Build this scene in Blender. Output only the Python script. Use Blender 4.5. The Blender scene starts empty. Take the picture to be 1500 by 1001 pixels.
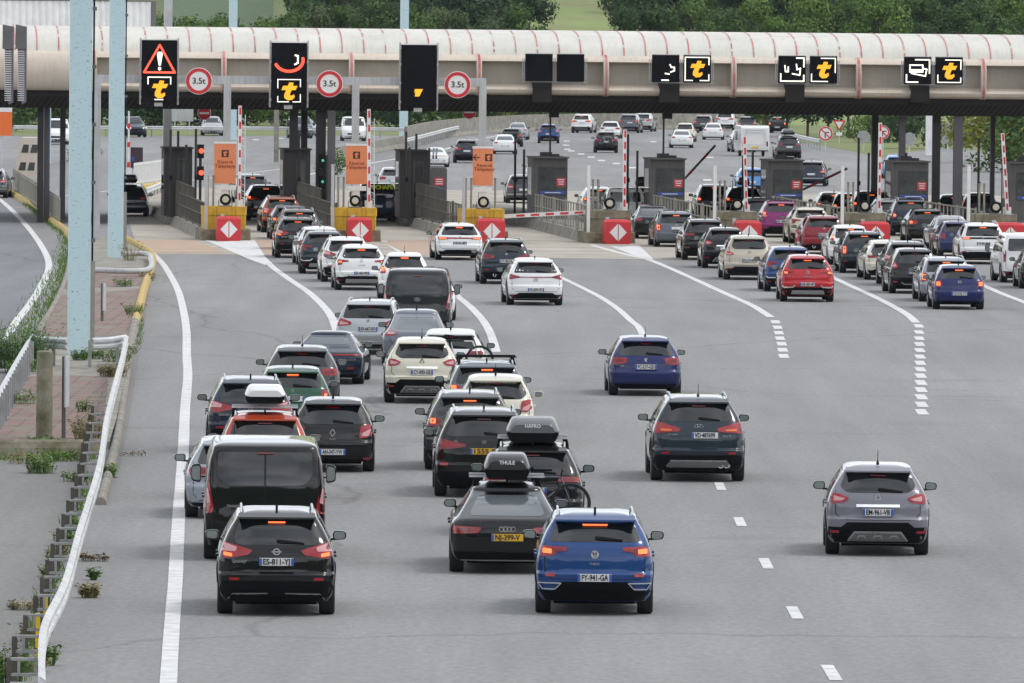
import bpy, bmesh, math, random
import numpy as np
from mathutils import Vector, Matrix
from mathutils.bvhtree import BVHTree
from mathutils.geometry import delaunay_2d_cdt
random.seed(7)
R = math.radians
sc = bpy.context.scene
C = sc.collection

# ------------------------------------------------------------------ camera
FPX, HC, Y0C, ROLL = 13300.0, 8.85, 49.0, R(0.55)
PITCH = math.atan((500.5 - Y0C) / FPX)
RX = Vector((1, 0, 0)); FW = Vector((0, math.cos(PITCH), -math.sin(PITCH))); UP0 = Vector((0, math.sin(PITCH), math.cos(PITCH)))
RI = (RX * math.cos(ROLL) + UP0 * math.sin(ROLL)); UP = (UP0 * math.cos(ROLL) - RX * math.sin(ROLL))
CAM = Vector((0, 0, HC))
cd = bpy.data.cameras.new('camera'); cam = bpy.data.objects.new('camera', cd); C.objects.link(cam)
cd.sensor_width = 36; cd.lens = FPX * 36 / 1500; cd.clip_start = 1; cd.clip_end = 9000
m = Matrix.Identity(4)
for i in range(3):
    m[i][0] = RI[i]; m[i][1] = UP[i]; m[i][2] = -FW[i]; m[i][3] = CAM[i]
cam.matrix_world = m
sc.camera = cam
# ------------------------------------------------------------------ sky, sun, exposure
SUN_EL, SUN_AZ = R(56), R(95)        # azimuth clockwise from +Y: veiled sun high on the right
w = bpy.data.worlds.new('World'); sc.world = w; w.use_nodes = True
nt = w.node_tree; nt.nodes.clear()
out = nt.nodes.new('ShaderNodeOutputWorld'); bg = nt.nodes.new('ShaderNodeBackground')
sky = nt.nodes.new('ShaderNodeTexSky'); sky.sky_type = 'NISHITA'; sky.sun_disc = False
sky.sun_elevation = SUN_EL; sky.sun_rotation = SUN_AZ; sky.dust_density = 4; sky.air_density = 1.2
hs = nt.nodes.new('ShaderNodeHueSaturation'); hs.inputs['Saturation'].default_value = 0.42
tc = nt.nodes.new('ShaderNodeTexCoord'); mp = nt.nodes.new('ShaderNodeMapping'); mp.inputs['Scale'].default_value = (1.2, 1.2, 3.5)
nz = nt.nodes.new('ShaderNodeTexNoise'); nz.inputs['Scale'].default_value = 2.2; nz.inputs['Detail'].default_value = 5
rp = nt.nodes.new('ShaderNodeValToRGB'); rp.color_ramp.elements[0].position = .35; rp.color_ramp.elements[1].position = .68
rp.color_ramp.elements[0].color = (.62, .65, .70, 1); rp.color_ramp.elements[1].color = (1.45, 1.43, 1.4, 1)
mx = nt.nodes.new('ShaderNodeMix'); mx.data_type = 'RGBA'; mx.blend_type = 'MULTIPLY'; mx.inputs['Factor'].default_value = 1
nt.links.new(sky.outputs[0], hs.inputs['Color']); nt.links.new(tc.outputs['Generated'], mp.inputs[0]); nt.links.new(mp.outputs[0], nz.inputs['Vector'])
nt.links.new(nz.outputs[0], rp.inputs[0]);  nt.links.new(rp.outputs[0], mx.inputs['B'])
oc = nt.nodes.new('ShaderNodeMix'); oc.data_type = 'RGBA'; oc.inputs['Factor'].default_value = .72; oc.inputs['B'].default_value = (7.0, 7.2, 7.5, 1)   # overcast veil over the blue
nt.links.new(hs.outputs[0], oc.inputs['A']); nt.links.new(oc.outputs['Result'], mx.inputs['A'])
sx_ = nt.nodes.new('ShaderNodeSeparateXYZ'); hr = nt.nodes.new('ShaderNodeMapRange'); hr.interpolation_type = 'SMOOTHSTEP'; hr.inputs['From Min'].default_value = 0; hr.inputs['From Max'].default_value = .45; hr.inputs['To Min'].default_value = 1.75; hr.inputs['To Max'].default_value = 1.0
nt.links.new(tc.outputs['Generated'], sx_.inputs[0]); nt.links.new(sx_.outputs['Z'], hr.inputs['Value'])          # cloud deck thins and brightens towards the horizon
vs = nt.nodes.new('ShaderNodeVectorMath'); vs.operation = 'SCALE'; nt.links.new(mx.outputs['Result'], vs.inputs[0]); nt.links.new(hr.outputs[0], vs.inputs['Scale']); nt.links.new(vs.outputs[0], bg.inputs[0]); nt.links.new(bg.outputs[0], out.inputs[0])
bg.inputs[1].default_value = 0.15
sd = bpy.data.lights.new('sun', 'SUN'); sd.energy = 1.0; sd.angle = R(12); sd.color = (1, .97, .92)
so = bpy.data.objects.new('sun', sd); C.objects.link(so)
dirv = Vector((math.sin(SUN_AZ) * math.cos(SUN_EL), math.cos(SUN_AZ) * math.cos(SUN_EL), math.sin(SUN_EL)))
so.rotation_euler = dirv.to_track_quat('Z', 'Y').to_euler()
sc.view_settings.view_transform = 'Standard'; sc.view_settings.look = 'None'
sc.view_settings.gamma = 1; sc.view_settings.exposure = 0.06

# ------------------------------------------------------------------ picture -> world
def ray(px, py):
    return (FW * FPX + RI * (px - 750) - UP * (py - 500.5)).normalized()
def P(px, py, z=0.0):
    d = ray(px, py); t = (z - HC) / d.z
    return CAM + d * t
def at(px, py, D):
    d = ray(px, py); return CAM + d * (D / d.y)
def S(D): return FPX / D

# ------------------------------------------------------------------ materials
def lin(c):
    if isinstance(c, str):
        c = [int(c[i:i+2], 16) / 255 for i in (0, 2, 4)]
        return tuple(x / 12.92 if x <= .04045 else ((x + .055) / 1.055) ** 2.4 for x in c)
    if isinstance(c, (int, float)): return (c, c, c)
    return tuple(c)
MATS = {}
def mat(name, col, rough=.6, metal=0., coat=0., noise=None, bump=None, emit=0., spec=.5, coatr=.06, streak=None):
    """noise=(scale, amount[, second colour]); bump=(scale, strength)"""
    if name in MATS: return MATS[name]
    m = bpy.data.materials.new(name); m.use_nodes = True; n = m.node_tree; b = n.nodes['Principled BSDF']
    col = lin(col)
    b.inputs['Base Color'].default_value = (*col, 1); b.inputs['Roughness'].default_value = rough
    b.inputs['Metallic'].default_value = metal; b.inputs['Coat Weight'].default_value = coat
    b.inputs['Coat Roughness'].default_value = coatr; b.inputs['Coat IOR'].default_value = 1.43; b.inputs['Specular IOR Level'].default_value = spec
    if emit:
        b.inputs['Emission Color'].default_value = (*col, 1); b.inputs['Emission Strength'].default_value = emit
    if noise or bump:
        t = n.nodes.new('ShaderNodeTexCoord')
    if noise:
        x = n.nodes.new('ShaderNodeTexNoise'); x.inputs['Scale'].default_value = noise[0]; x.inputs['Detail'].default_value = 6; x.inputs['Roughness'].default_value = .65
        n.links.new(t.outputs['Object'], x.inputs['Vector'])
        r = n.nodes.new('ShaderNodeValToRGB'); r.color_ramp.elements[0].position = .32; r.color_ramp.elements[1].position = .70
        c2 = lin(noise[2]) if len(noise) > 2 else tuple(k * (1 - noise[1]) for k in col)
        r.color_ramp.elements[0].color = (*c2, 1); r.color_ramp.elements[1].color = (*[min(1, k * (1 + noise[1] * .4)) for k in col], 1)
        n.links.new(x.outputs[0], r.inputs[0]); n.links.new(r.outputs[0], b.inputs['Base Color'])
        if streak:                                   # rain streaks and grime running down
            q = n.nodes.new('ShaderNodeMapping'); q.inputs['Scale'].default_value = (5, 1.2, .35); n.links.new(t.outputs['Object'], q.inputs[0])
            y = n.nodes.new('ShaderNodeTexNoise'); y.inputs['Scale'].default_value = 1.5; y.inputs['Detail'].default_value = 7; y.inputs['Roughness'].default_value = .7; n.links.new(q.outputs[0], y.inputs['Vector'])
            k = n.nodes.new('ShaderNodeMapRange'); k.inputs['From Min'].default_value = .48; k.inputs['From Max'].default_value = .72; k.inputs['To Min'].default_value = 1; k.inputs['To Max'].default_value = 1 - streak; n.links.new(y.outputs[0], k.inputs['Value'])
            z = n.nodes.new('ShaderNodeVectorMath'); z.operation = 'SCALE'; n.links.new(r.outputs[0], z.inputs[0]); n.links.new(k.outputs[0], z.inputs['Scale']); n.links.new(z.outputs[0], b.inputs['Base Color'])
    if bump:
        x = n.nodes.new('ShaderNodeTexNoise'); x.inputs['Scale'].default_value = bump[0]; x.inputs['Detail'].default_value = 4
        n.links.new(t.outputs['Object'], x.inputs['Vector'])
        u = n.nodes.new('ShaderNodeBump'); u.inputs['Strength'].default_value = bump[1]; u.inputs['Distance'].default_value = .05
        n.links.new(x.outputs[0], u.inputs['Height']); n.links.new(u.outputs[0], b.inputs['Normal'])
    MATS[name] = m
    return m

def asphalt(name, base, tint=(1, 1, 1), streak=True):
    m = bpy.data.materials.new(name); m.use_nodes = True; n = m.node_tree; b = n.nodes['Principled BSDF']; L = n.links
    b.inputs['Roughness'].default_value = .88; b.inputs['Specular IOR Level'].default_value = .3
    t = n.nodes.new('ShaderNodeTexCoord')
    def noise(scale, det=5, mapping=None, rough=.6):
        x = n.nodes.new('ShaderNodeTexNoise'); x.inputs['Scale'].default_value = scale; x.inputs['Detail'].default_value = det; x.inputs['Roughness'].default_value = rough
        if mapping:
            mpn = n.nodes.new('ShaderNodeMapping'); mpn.inputs['Scale'].default_value = mapping[0]; mpn.inputs['Rotation'].default_value = (0, 0, mapping[1])
            L.new(t.outputs['Object'], mpn.inputs[0]); L.new(mpn.outputs[0], x.inputs['Vector'])
        else: L.new(t.outputs['Object'], x.inputs['Vector'])
        return x.outputs[0]
    def rng(v, a, bb, lo, hi):
        x = n.nodes.new('ShaderNodeMapRange'); x.inputs['From Min'].default_value = a; x.inputs['From Max'].default_value = bb
        x.inputs['To Min'].default_value = lo; x.inputs['To Max'].default_value = hi; L.new(v, x.inputs['Value']); return x.outputs[0]
    def mul(a, c):
        x = n.nodes.new('ShaderNodeMath'); x.operation = 'MULTIPLY'; L.new(a, x.inputs[0]); L.new(c, x.inputs[1]); return x.outputs[0]
    v = rng(noise(.035, 4, ((1, .35, 1), .05)), .35, .65, .86, 1.08)            # wide patches
    v = mul(v, rng(noise(9, 3, ((1, .3, 1), 0)), .3, .7, .86, 1.12))           # coarse grain, seen foreshortened
    v = mul(v, rng(noise(.6, 5, ((1, .06, 1), .06)), .33, .7, 1.07, .85))       # tyre wear along the lanes
    v = mul(v, rng(noise(.28, 6, ((.5, 1, 1), .0)), .59, .73, 1.0, .84))       # stains
    # thin dark sealed joints
    wv = n.nodes.new('ShaderNodeTexVoronoi'); wv.feature = 'DISTANCE_TO_EDGE'; wv.inputs['Scale'].default_value = .028
    mq = n.nodes.new('ShaderNodeMapping'); mq.inputs['Scale'].default_value = (1, .45, 1); L.new(t.outputs['Object'], mq.inputs[0])
    dn = n.nodes.new('ShaderNodeTexNoise'); dn.inputs['Scale'].default_value = .25; dn.inputs['Detail'].default_value = 4; L.new(mq.outputs[0], dn.inputs['Vector'])
    mv = n.nodes.new('ShaderNodeMix'); mv.data_type = 'VECTOR'; mv.inputs['Factor'].default_value = .06
    ad = n.nodes.new('ShaderNodeVectorMath'); ad.operation = 'MULTIPLY_ADD'; ad.inputs[1].default_value = (3, 3, 0)
    L.new(dn.outputs['Color'], ad.inputs[0]); L.new(mq.outputs[0], ad.inputs[2]); L.new(ad.outputs[0], wv.inputs['Vector'])
    v = mul(v, rng(wv.outputs['Distance'], 0, .0024, .74, 1.0))
    cr = n.nodes.new('ShaderNodeVectorMath'); cr.operation = 'SCALE'; cr.inputs[0].default_value = [base * k for k in tint]; L.new(v, cr.inputs['Scale'])
    L.new(cr.outputs[0], b.inputs['Base Color'])
    return m

M = dict(
    asphalt=asphalt('asphalt', .255, (1, 1, 1.0)),
    asphalt_blue=asphalt('asphalt_bluish', .205, (.97, 1, 1.07)),
    asphalt_old=asphalt('asphalt_old', .225, (1, .99, .96)),
    concrete=mat('apron_concrete', (.42, .385, .33), .85, noise=(.35, .35), bump=(3, .2)),
    lane_concrete=mat('lane_concrete', (.29, .27, .235), .85, noise=(.5, .45)),
    kerb=mat('kerb_concrete', (.30, .28, .24), .9, noise=(1.7, .5)),
    mossy=mat('mossy_concrete', (.26, .24, .185), .95, noise=(2.2, .5, (.10, .10, .05)), bump=(12, .3)),
    white=mat('road_paint_white', .68, .7, noise=(2.6, .30)),
    white_orange=mat('worn_orange_paint', (.46, .29, .19), .8, noise=(.9, .3, (.34, .29, .24))),
    yellow=mat('yellow_paint', (.66, .40, .03), .7, noise=(2.4, .3), streak=.5),
    yellow_kerb=mat('yellow_kerb_paint', (.56, .38, .07), .8, noise=(1.1, .5, (.34, .28, .16))),
    pink=mat('pink_paving', (.22, .135, .125), .9, noise=(1.3, .45)),
    cushion=mat('red_plastic', (.62, .035, .045), .45, noise=(1.4, .25)),
    cream=mat('cream_panel', (.64, .555, .465), .5, noise=(.5, .14), streak=.14),
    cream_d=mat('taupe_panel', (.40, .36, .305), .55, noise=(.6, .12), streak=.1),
    vault=mat('vault_white', (.66, .645, .59), .6, noise=(.45, .14), streak=.12), vault_seam=mat('vault_seam', (.58, .56, .51), .6),
    stripe=mat('faded_red_stripe', (.42, .05, .06), .7, noise=(1.6, .3, (.55, .36, .33))),
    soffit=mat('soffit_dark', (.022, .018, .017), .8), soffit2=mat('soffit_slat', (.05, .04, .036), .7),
    column=mat('column_dark', (.045, .04, .043), .6, noise=(.9, .3)), column2=mat('column_grey', (.14, .13, .145), .6),
    grey=mat('grey_steel', (.50, .51, .52), .5, noise=(1.2, .15), streak=.25), grey_d=mat('dark_grey_steel', (.14, .14, .14), .6, noise=(2, .2)),
    rail=mat('railing_steel', (.30, .285, .24), .6, noise=(1.2, .35)), raild=mat('railing_dark', (.09, .082, .068), .7, noise=(1.2, .35)),
    galv=mat('galvanised_steel', (.60, .62, .63), .45, metal=.15, noise=(1.5, .2)),
    railw=mat('dull_white_rail', (.60, .61, .61), .6, noise=(2.2, .3), streak=.2), whitep=mat('white_painted_steel', .78, .5, noise=(1.4, .12)),
    blue=mat('pale_blue_paint', (.36, .60, .66), .6, noise=(1.1, .12)),
    black=mat('matt_black', .008, .6, spec=.15), blackp=mat('black_panel', (.004, .004, .006), .6, spec=.12),
    rust=mat('rust_marks', (.13, .10, .07), .9),
    orange=mat('orange_sign', (.75, .25, .105), .5), orange2=mat('orange_sign_bright', (.85, .17, .03), .5),
    red=mat('sign_red', (.58, .025, .03), .45), signw=mat('sign_white', .78, .45),
    ink=mat('sign_ink', (.03, .018, .015), .5), brownink=mat('brown_ink', (.30, .06, .02), .6),
    led_y=mat('led_yellow', (.92, .40, .02), emit=.75), led_w=mat('led_white', (1, .98, .85), emit=.9), led_r=mat('led_red', (1, .12, .06), emit=.9),
    glass=mat('booth_glass', (.05, .055, .05), .05, noise=(1.5, .8), spec=.9),
    booth=mat('booth_grey', (.095, .09, .088), .6, noise=(1.5, .15), streak=.4), booth_d=mat('booth_black', (.018, .016, .016), .6),
    notice=mat('notice_red', (.48, .04, .05), .5), blue_sign=mat('notice_blue', (.03, .07, .28), .5),
    lamp_glass=mat('lamp_glass', (.55, .55, .45), .2), tree_trunk=mat('bark', (.09, .07, .05), .9),
    grass=mat('grass_ground', (.115, .17, .045), .95, noise=(.08, .4, (.19, .19, .075))),
    meadow=mat('meadow_ground', (.19, .27, .075), .95, noise=(.12, .4, (.21, .21, .10))),
    added_hill=mat('added_hill_ground', (.05, .085, .03), .95, noise=(.05, .4)),
    stem=mat('weed_green', (.11, .21, .03), .8, noise=(3, .4)), dry=mat('dry_weed', (.28, .24, .10), .9, noise=(3, .4)),
    tyre=mat('tyre_rubber', .014, .75), rim=mat('alloy_rim', (.32, .32, .34), .35, metal=.7), rimd=mat('dark_rim', .03, .4),
    plastic=mat('black_plastic', (.006, .0065, .008), .5, spec=.10), under=mat('underbody', .008, .9),
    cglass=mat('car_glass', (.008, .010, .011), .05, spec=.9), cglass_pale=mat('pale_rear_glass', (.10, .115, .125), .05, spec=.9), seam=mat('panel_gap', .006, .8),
    chrome=mat('chrome', .85, .15, metal=1), silver_trim=mat('silver_trim', (.38, .38, .38), .35, metal=.6),
    lamp=mat('tail_lamp_red', (.30, .007, .014), .12, coat=.7), lampw=mat('tail_lamp_clear', (.60, .30, .31), .15, coat=.8), lampo=mat('indicator_lens', (.75, .16, .02), .2, coat=.5),
    lampd=mat('tail_lamp_dark', (.16, .006, .012), .12, coat=.8),
    lit=mat('brake_lamp_lit', (1, .17, .05), emit=1.5), lit_o=mat('indicator_lit', (1, .42, .10), emit=1.6), head=mat('headlamp', (.72, .74, .76), .1, coat=.8), headlit=mat('headlamp_lit', (1, .95, .8), emit=1.6),
    mirror=mat('mirror_glass', (.34, .38, .37), .10, metal=.6),
    plate=mat('plate_white', .70, .45), plate_y=mat('plate_yellow', (.72, .42, .03), .45), plate_b=mat('plate_blue', (.03, .10, .42), .5), text=mat('plate_text', .015, .6),
    vtext=mat('yellow_lettering', (.72, .80, .03), .6), bikered=mat('red_reflective', (.65, .04, .03), .5),
)
PAINTS = dict(
    black=((.0035, .004, .005), .30), black2=((.006, .006, .0075), .30), navy=((.012, .020, .042), .28), blueblack=((.018, .028, .042), .28), blue=((.013, .055, .19), .28),
    blue2=((.010, .018, .10), .28), rblue=((.02, .09, .42), .3), ltblue=((.08, .26, .58), .3), white=((.78, .79, .79), .3), cream=((.66, .63, .52), .3),
    silver=((.42, .44, .47), .32), silver2=((.30, .33, .38), .3), grey=((.19, .19, .225), .3), dgrey=((.06, .062, .068), .3), greyblue=((.10, .115, .14), .3),
    silver3=((.15, .165, .20), .3), anthracite=((.022, .024, .028), .3), red=((.47, .02, .028), .3), dred=((.23, .012, .025), .3), orange=((.45, .055, .012), .3), copper=((.30, .065, .012), .3), purple=((.20, .012, .12), .3),
    champ=((.45, .41, .33), .35), green=((.022, .085, .05), .3), orangered=((.42, .055, .022), .3), caravan=((.76, .77, .75), .45))
PM = {}
def paint(k):
    if k not in PM:
        c, r = PAINTS[k]; PM[k] = mat('car_paint_' + k, c, r, coat=1.0, metal=.0 if k in ('white', 'cream', 'caravan') else .15, coatr=.04, spec=.12)
    return PM[k]

# ------------------------------------------------------------------ object helpers
def tag(o, label=None, cat=None, group=None, kind=None):
    if label: o['label'] = label
    if cat: o['category'] = cat
    if group: o['group'] = group
    if kind: o['kind'] = kind
    return o
def mobj(name, me, parent=None, loc=None, rot=None):
    o = bpy.data.objects.new(name, me); C.objects.link(o)
    if parent: o.parent = parent
    if loc is not None: o.location = loc
    if rot is not None: o.rotation_euler = rot
    return o
def empty(name, loc, rz=0, **k):
    o = bpy.data.objects.new(name, None); C.objects.link(o); o.location = loc; o.rotation_euler = (0, 0, rz); o.empty_display_size = .3
    return tag(o, **k)
class MB:
    """collects shapes into one mesh"""
    def __init__(s): s.v = []; s.f = []; s.mi = []; s.sm = []
    def add(s, v, f, mi=0, sm=False):
        b = len(s.v); s.v += [tuple(p) for p in v]; s.f += [[b + i for i in q] for q in f]; s.mi += [mi] * len(f); s.sm += [sm] * len(f); return s
    def box(s, c, d, rz=0, mi=0, rx=0, ry=0):
        hx, hy, hz = d[0] / 2, d[1] / 2, d[2] / 2
        M3 = Matrix.Rotation(rz, 3, 'Z') @ Matrix.Rotation(ry, 3, 'Y') @ Matrix.Rotation(rx, 3, 'X')
        v = [Vector(c) + M3 @ Vector((x * hx, y * hy, z * hz)) for z in (-1, 1) for y in (-1, 1) for x in (-1, 1)]
        return s.add(v, [(0, 2, 3, 1), (4, 5, 7, 6), (0, 1, 5, 4), (2, 6, 7, 3), (0, 4, 6, 2), (1, 3, 7, 5)], mi)
    def prism(s, pts, axis, a, b, mi=0):
        """2D polygon pts extruded along axis: 'x' pts=(y,z); 'y' pts=(x,z); 'z' pts=(x,y)"""
        def q(p, t): return (t, p[0], p[1]) if axis == 'x' else ((p[0], t, p[1]) if axis == 'y' else (p[0], p[1], t))
        n = len(pts); v = [q(p, a) for p in pts] + [q(p, b) for p in pts]
        ar = sum(pts[i][0] * pts[(i + 1) % n][1] - pts[(i + 1) % n][0] * pts[i][1] for i in range(n))
        flip = (ar > 0) != (axis == 'y')
        f = [list(range(n))[::-1], list(range(n, 2 * n))] + [(i, (i + 1) % n, n + (i + 1) % n, n + i) for i in range(n)]
        if not flip: f = [list(q)[::-1] for q in f]
        return s.add(v, f, mi)
    def tube(s, pts, r, n=8, mi=0, r2=None, sm=True, cap=True):
        pts = [Vector(p) for p in pts]; rings = []; k = len(pts)
        for i, p in enumerate(pts):
            t = (pts[min(i + 1, k - 1)] - pts[max(i - 1, 0)]).normalized()
            a = t.cross(Vector((0, 0, 1)));
            if a.length < 1e-3: a = Vector((1, 0, 0))
            a.normalize(); b = t.cross(a).normalized()
            rr = r + (r2 - r) * i / max(1, k - 1) if r2 is not None else r
            rings.append([p + a * rr * math.cos(2 * math.pi * j / n) + b * rr * math.sin(2 * math.pi * j / n) for j in range(n)])
        v = [q for g in rings for q in g]; f = []
        for i in range(k - 1):
            for j in range(n):
                f.append((i * n + j, (i + 1) * n + j, (i + 1) * n + (j + 1) % n, i * n + (j + 1) % n))
        s.add(v, f, mi, sm)
        if cap: s.add(rings[0], [list(range(n))], mi); s.add(rings[-1], [list(range(n))[::-1]], mi)
        return s
    def lathe(s, prof, c=(0, 0, 0), axis='z', n=24, mi=0, sm=True):
        v = []; f = []; k = len(prof)
        for r, h in prof:
            for j in range(n):
                a = 2 * math.pi * j / n; x, y = r * math.cos(a), r * math.sin(a)
                v.append((c[0] + x, c[1] + y, c[2] + h) if axis == 'z' else ((c[0] + h, c[1] + x, c[2] + y) if axis == 'x' else (c[0] + x, c[1] + h, c[2] + y)))
        for i in range(k - 1):
            for j in range(n): f.append((i * n + j, i * n + (j + 1) % n, (i + 1) * n + (j + 1) % n, (i + 1) * n + j))
        s.add(v, f, mi, sm); s.add(v[:n], [list(range(n))[::-1]], mi); s.add(v[-n:], [list(range(n))], mi); return s
    def mesh(s, name, mats, sharp=None, fix=False):
        me = bpy.data.meshes.new(name); me.from_pydata(s.v, [], s.f)
        for m_ in (mats if isinstance(mats, (list, tuple)) else [mats]): me.materials.append(m_)
        me.polygons.foreach_set('material_index', s.mi); me.polygons.foreach_set('use_smooth', s.sm)
        if fix:
            b = bmesh.new(); b.from_mesh(me); bmesh.ops.recalc_face_normals(b, faces=b.faces); b.to_mesh(me); b.free()
        if sharp: me.set_sharp_from_angle(angle=R(sharp))
        me.update(); return me
    def build(s, name, mats, parent=None, loc=None, rot=None, fix=True, sharp=None):
        return mobj(name, s.mesh(name, mats, sharp, fix), parent, loc, rot)
_txt = {}
def text_mesh(t, size, mt, ext=.002, bold=0.0, fit=None):
    k = (t, size, mt.name, bold, fit)
    if k in _txt: return _txt[k]
    cu = bpy.data.curves.new('t', 'FONT'); cu.body = t; cu.size = size; cu.align_x = 'CENTER'; cu.align_y = 'CENTER'; cu.extrude = ext; cu.offset = bold; cu.resolution_u = 3
    o = bpy.data.objects.new('t', cu); C.objects.link(o)
    dg = bpy.context.evaluated_depsgraph_get(); dg.update()
    me = bpy.data.meshes.new_from_object(o.evaluated_get(dg)); bpy.data.objects.remove(o); bpy.data.curves.remove(cu)
    if fit:
        xs = [v.co.x for v in me.vertices]; f = fit / (max(xs) - min(xs))
        for v in me.vertices: v.co.x *= f
    me.materials.clear(); me.materials.append(mt); _txt[k] = me; return me
FACE = (R(90), 0, 0)
def rpoly(pts, r=.03, n=4):
    """round the corners of a polygon"""
    o = []; k = len(pts)
    for i in range(k):
        p = Vector(pts[i][:2]); rr = pts[i][2] if len(pts[i]) > 2 else r
        a = Vector(pts[i - 1][:2]) - p; b = Vector(pts[(i + 1) % k][:2]) - p
        d = min(rr, a.length * .45, b.length * .45)
        A = p + a.normalized() * d; B = p + b.normalized() * d
        for j in range(n + 1):
            t = j / n; o.append(tuple(A * (1 - t) ** 2 + p * 2 * t * (1 - t) + B * t * t))
    return o
def pchip(xs, ys):
    xs = np.array(xs, float); ys = np.array(ys, float); h = np.diff(xs); d = np.diff(ys) / h; mm = np.zeros_like(xs)
    mm[0], mm[-1] = d[0], d[-1]
    for i in range(1, len(xs) - 1):
        mm[i] = 0 if d[i - 1] * d[i] <= 0 else 2 * d[i - 1] * d[i] / (d[i - 1] + d[i])
    def f(x):
        x = min(max(x, xs[0]), xs[-1]); i = min(int(np.searchsorted(xs, x, 'right')) - 1, len(h) - 1); i = max(i, 0)
        t = (x - xs[i]) / h[i]
        return float((2*t**3 - 3*t*t + 1) * ys[i] + (t**3 - 2*t*t + t) * h[i] * mm[i] + (-2*t**3 + 3*t*t) * ys[i+1] + (t**3 - t*t) * h[i] * mm[i+1])
    return f
# ================================================================== cars
KIND = dict(   # rear silhouette seen from the side: (height, distance in front of the rear bumper); h = roof height
    hatch=lambda h: [(.2, .14), (.34, .03), (.5, 0), (.60, .0), (.65, .055), (.8, .075), (.93, .12), (1.02, .19), (h - .14, .42), (h - .10, .44)],
    suv=lambda h: [(.22, .14), (.38, .03), (.55, 0), (.63, .0), (.68, .06), (.82, .07), (.95, .09), (1.08, .14), (h - .17, .38), (h - .12, .40)],
    van=lambda h: [(.22, .08), (.38, .0), (.6, .0), (.95, .03), (1.25, .05), (h - .2, .17), (h - .12, .20)],
    fast=lambda h: [(.2, .13), (.34, .02), (.6, 0), (.78, .02), (.88, .08), (.96, .30), (1.2, 1.0), (h - .1, 1.5)],
    sedan=lambda h: [(.2, .13), (.34, .02), (.6, 0), (.8, .02), (.93, .07), (.99, .42), (1.2, .85), (h - .1, 1.2)],
    sport=lambda h: [(.16, .16), (.3, .04), (.55, 0), (.7, .03), (.8, .12), (.88, .42), (1.02, .95), (h - .08, 1.6)])
def front_prof(kind, L, h):
    if kind == 'van': return [(.2, L - .12), (.45, L), (.85, L - .08), (1.02, L - .3), (1.2, L - .85), (h - .12, L - 1.75)]
    if kind == 'sport': return [(.16, L - .12), (.4, L), (.6, L - .15), (.72, L - .7), (.86, L - 1.25), (h - .08, L - 2.05)]
    b = .0 if kind in ('hatch', 'fast', 'sedan') else .1
    return [(.2, L - .12), (.45, L), (.64 + b, L - .04), (.76 + b, L - .2), (.86 + b, L - .65), (.95 + b, L - 1.1), (1.02 + b, L - 1.25), (h - .1, L - 2.05)]
DEF = dict(kind='suv', W=1.80, H=1.58, L=4.35, zc=.22, belt=None, rw=.69, tw=.60, bw=.72, bb=.66, z1=None, z0=None, zm=None,
           light=[(.93, 1.12), (.89, 1.13), (.40, 1.0), (.47, .93), (.86, .87), (.93, .95)], light2=None, lit=None, lmat='lamp', roofc=None,
           plate=(0, .83), ptype='w', badge=('ring', .97), bump=.54, bumpc=.54, skid=None, fog=(.70, .57), rails=False, spoiler=True, third=True,
           bar=None, wr=.34, tyw=.235, exh=None, claddingside=True, text=None, wiper=True, ant='fin', trims=None, split=False, lowplate=False, extra=None, tread=None)
def offset_ribbon(pts, wd, closed=False):
    """thin strip polygon along a polyline, as a list of quads"""
    q = []; n = len(pts)
    for i in range(n if closed else n - 1):
        a, b = Vector(pts[i]), Vector(pts[(i + 1) % n]); t = (b - a)
        if t.length < 1e-5: continue
        t.normalize(); nn = Vector((-t.y, t.x)) * wd / 2; e = t * wd * .3
        q.append([tuple(a - nn - e), tuple(b - nn + e), tuple(b + nn + e), tuple(a + nn - e)])
    return q
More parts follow.
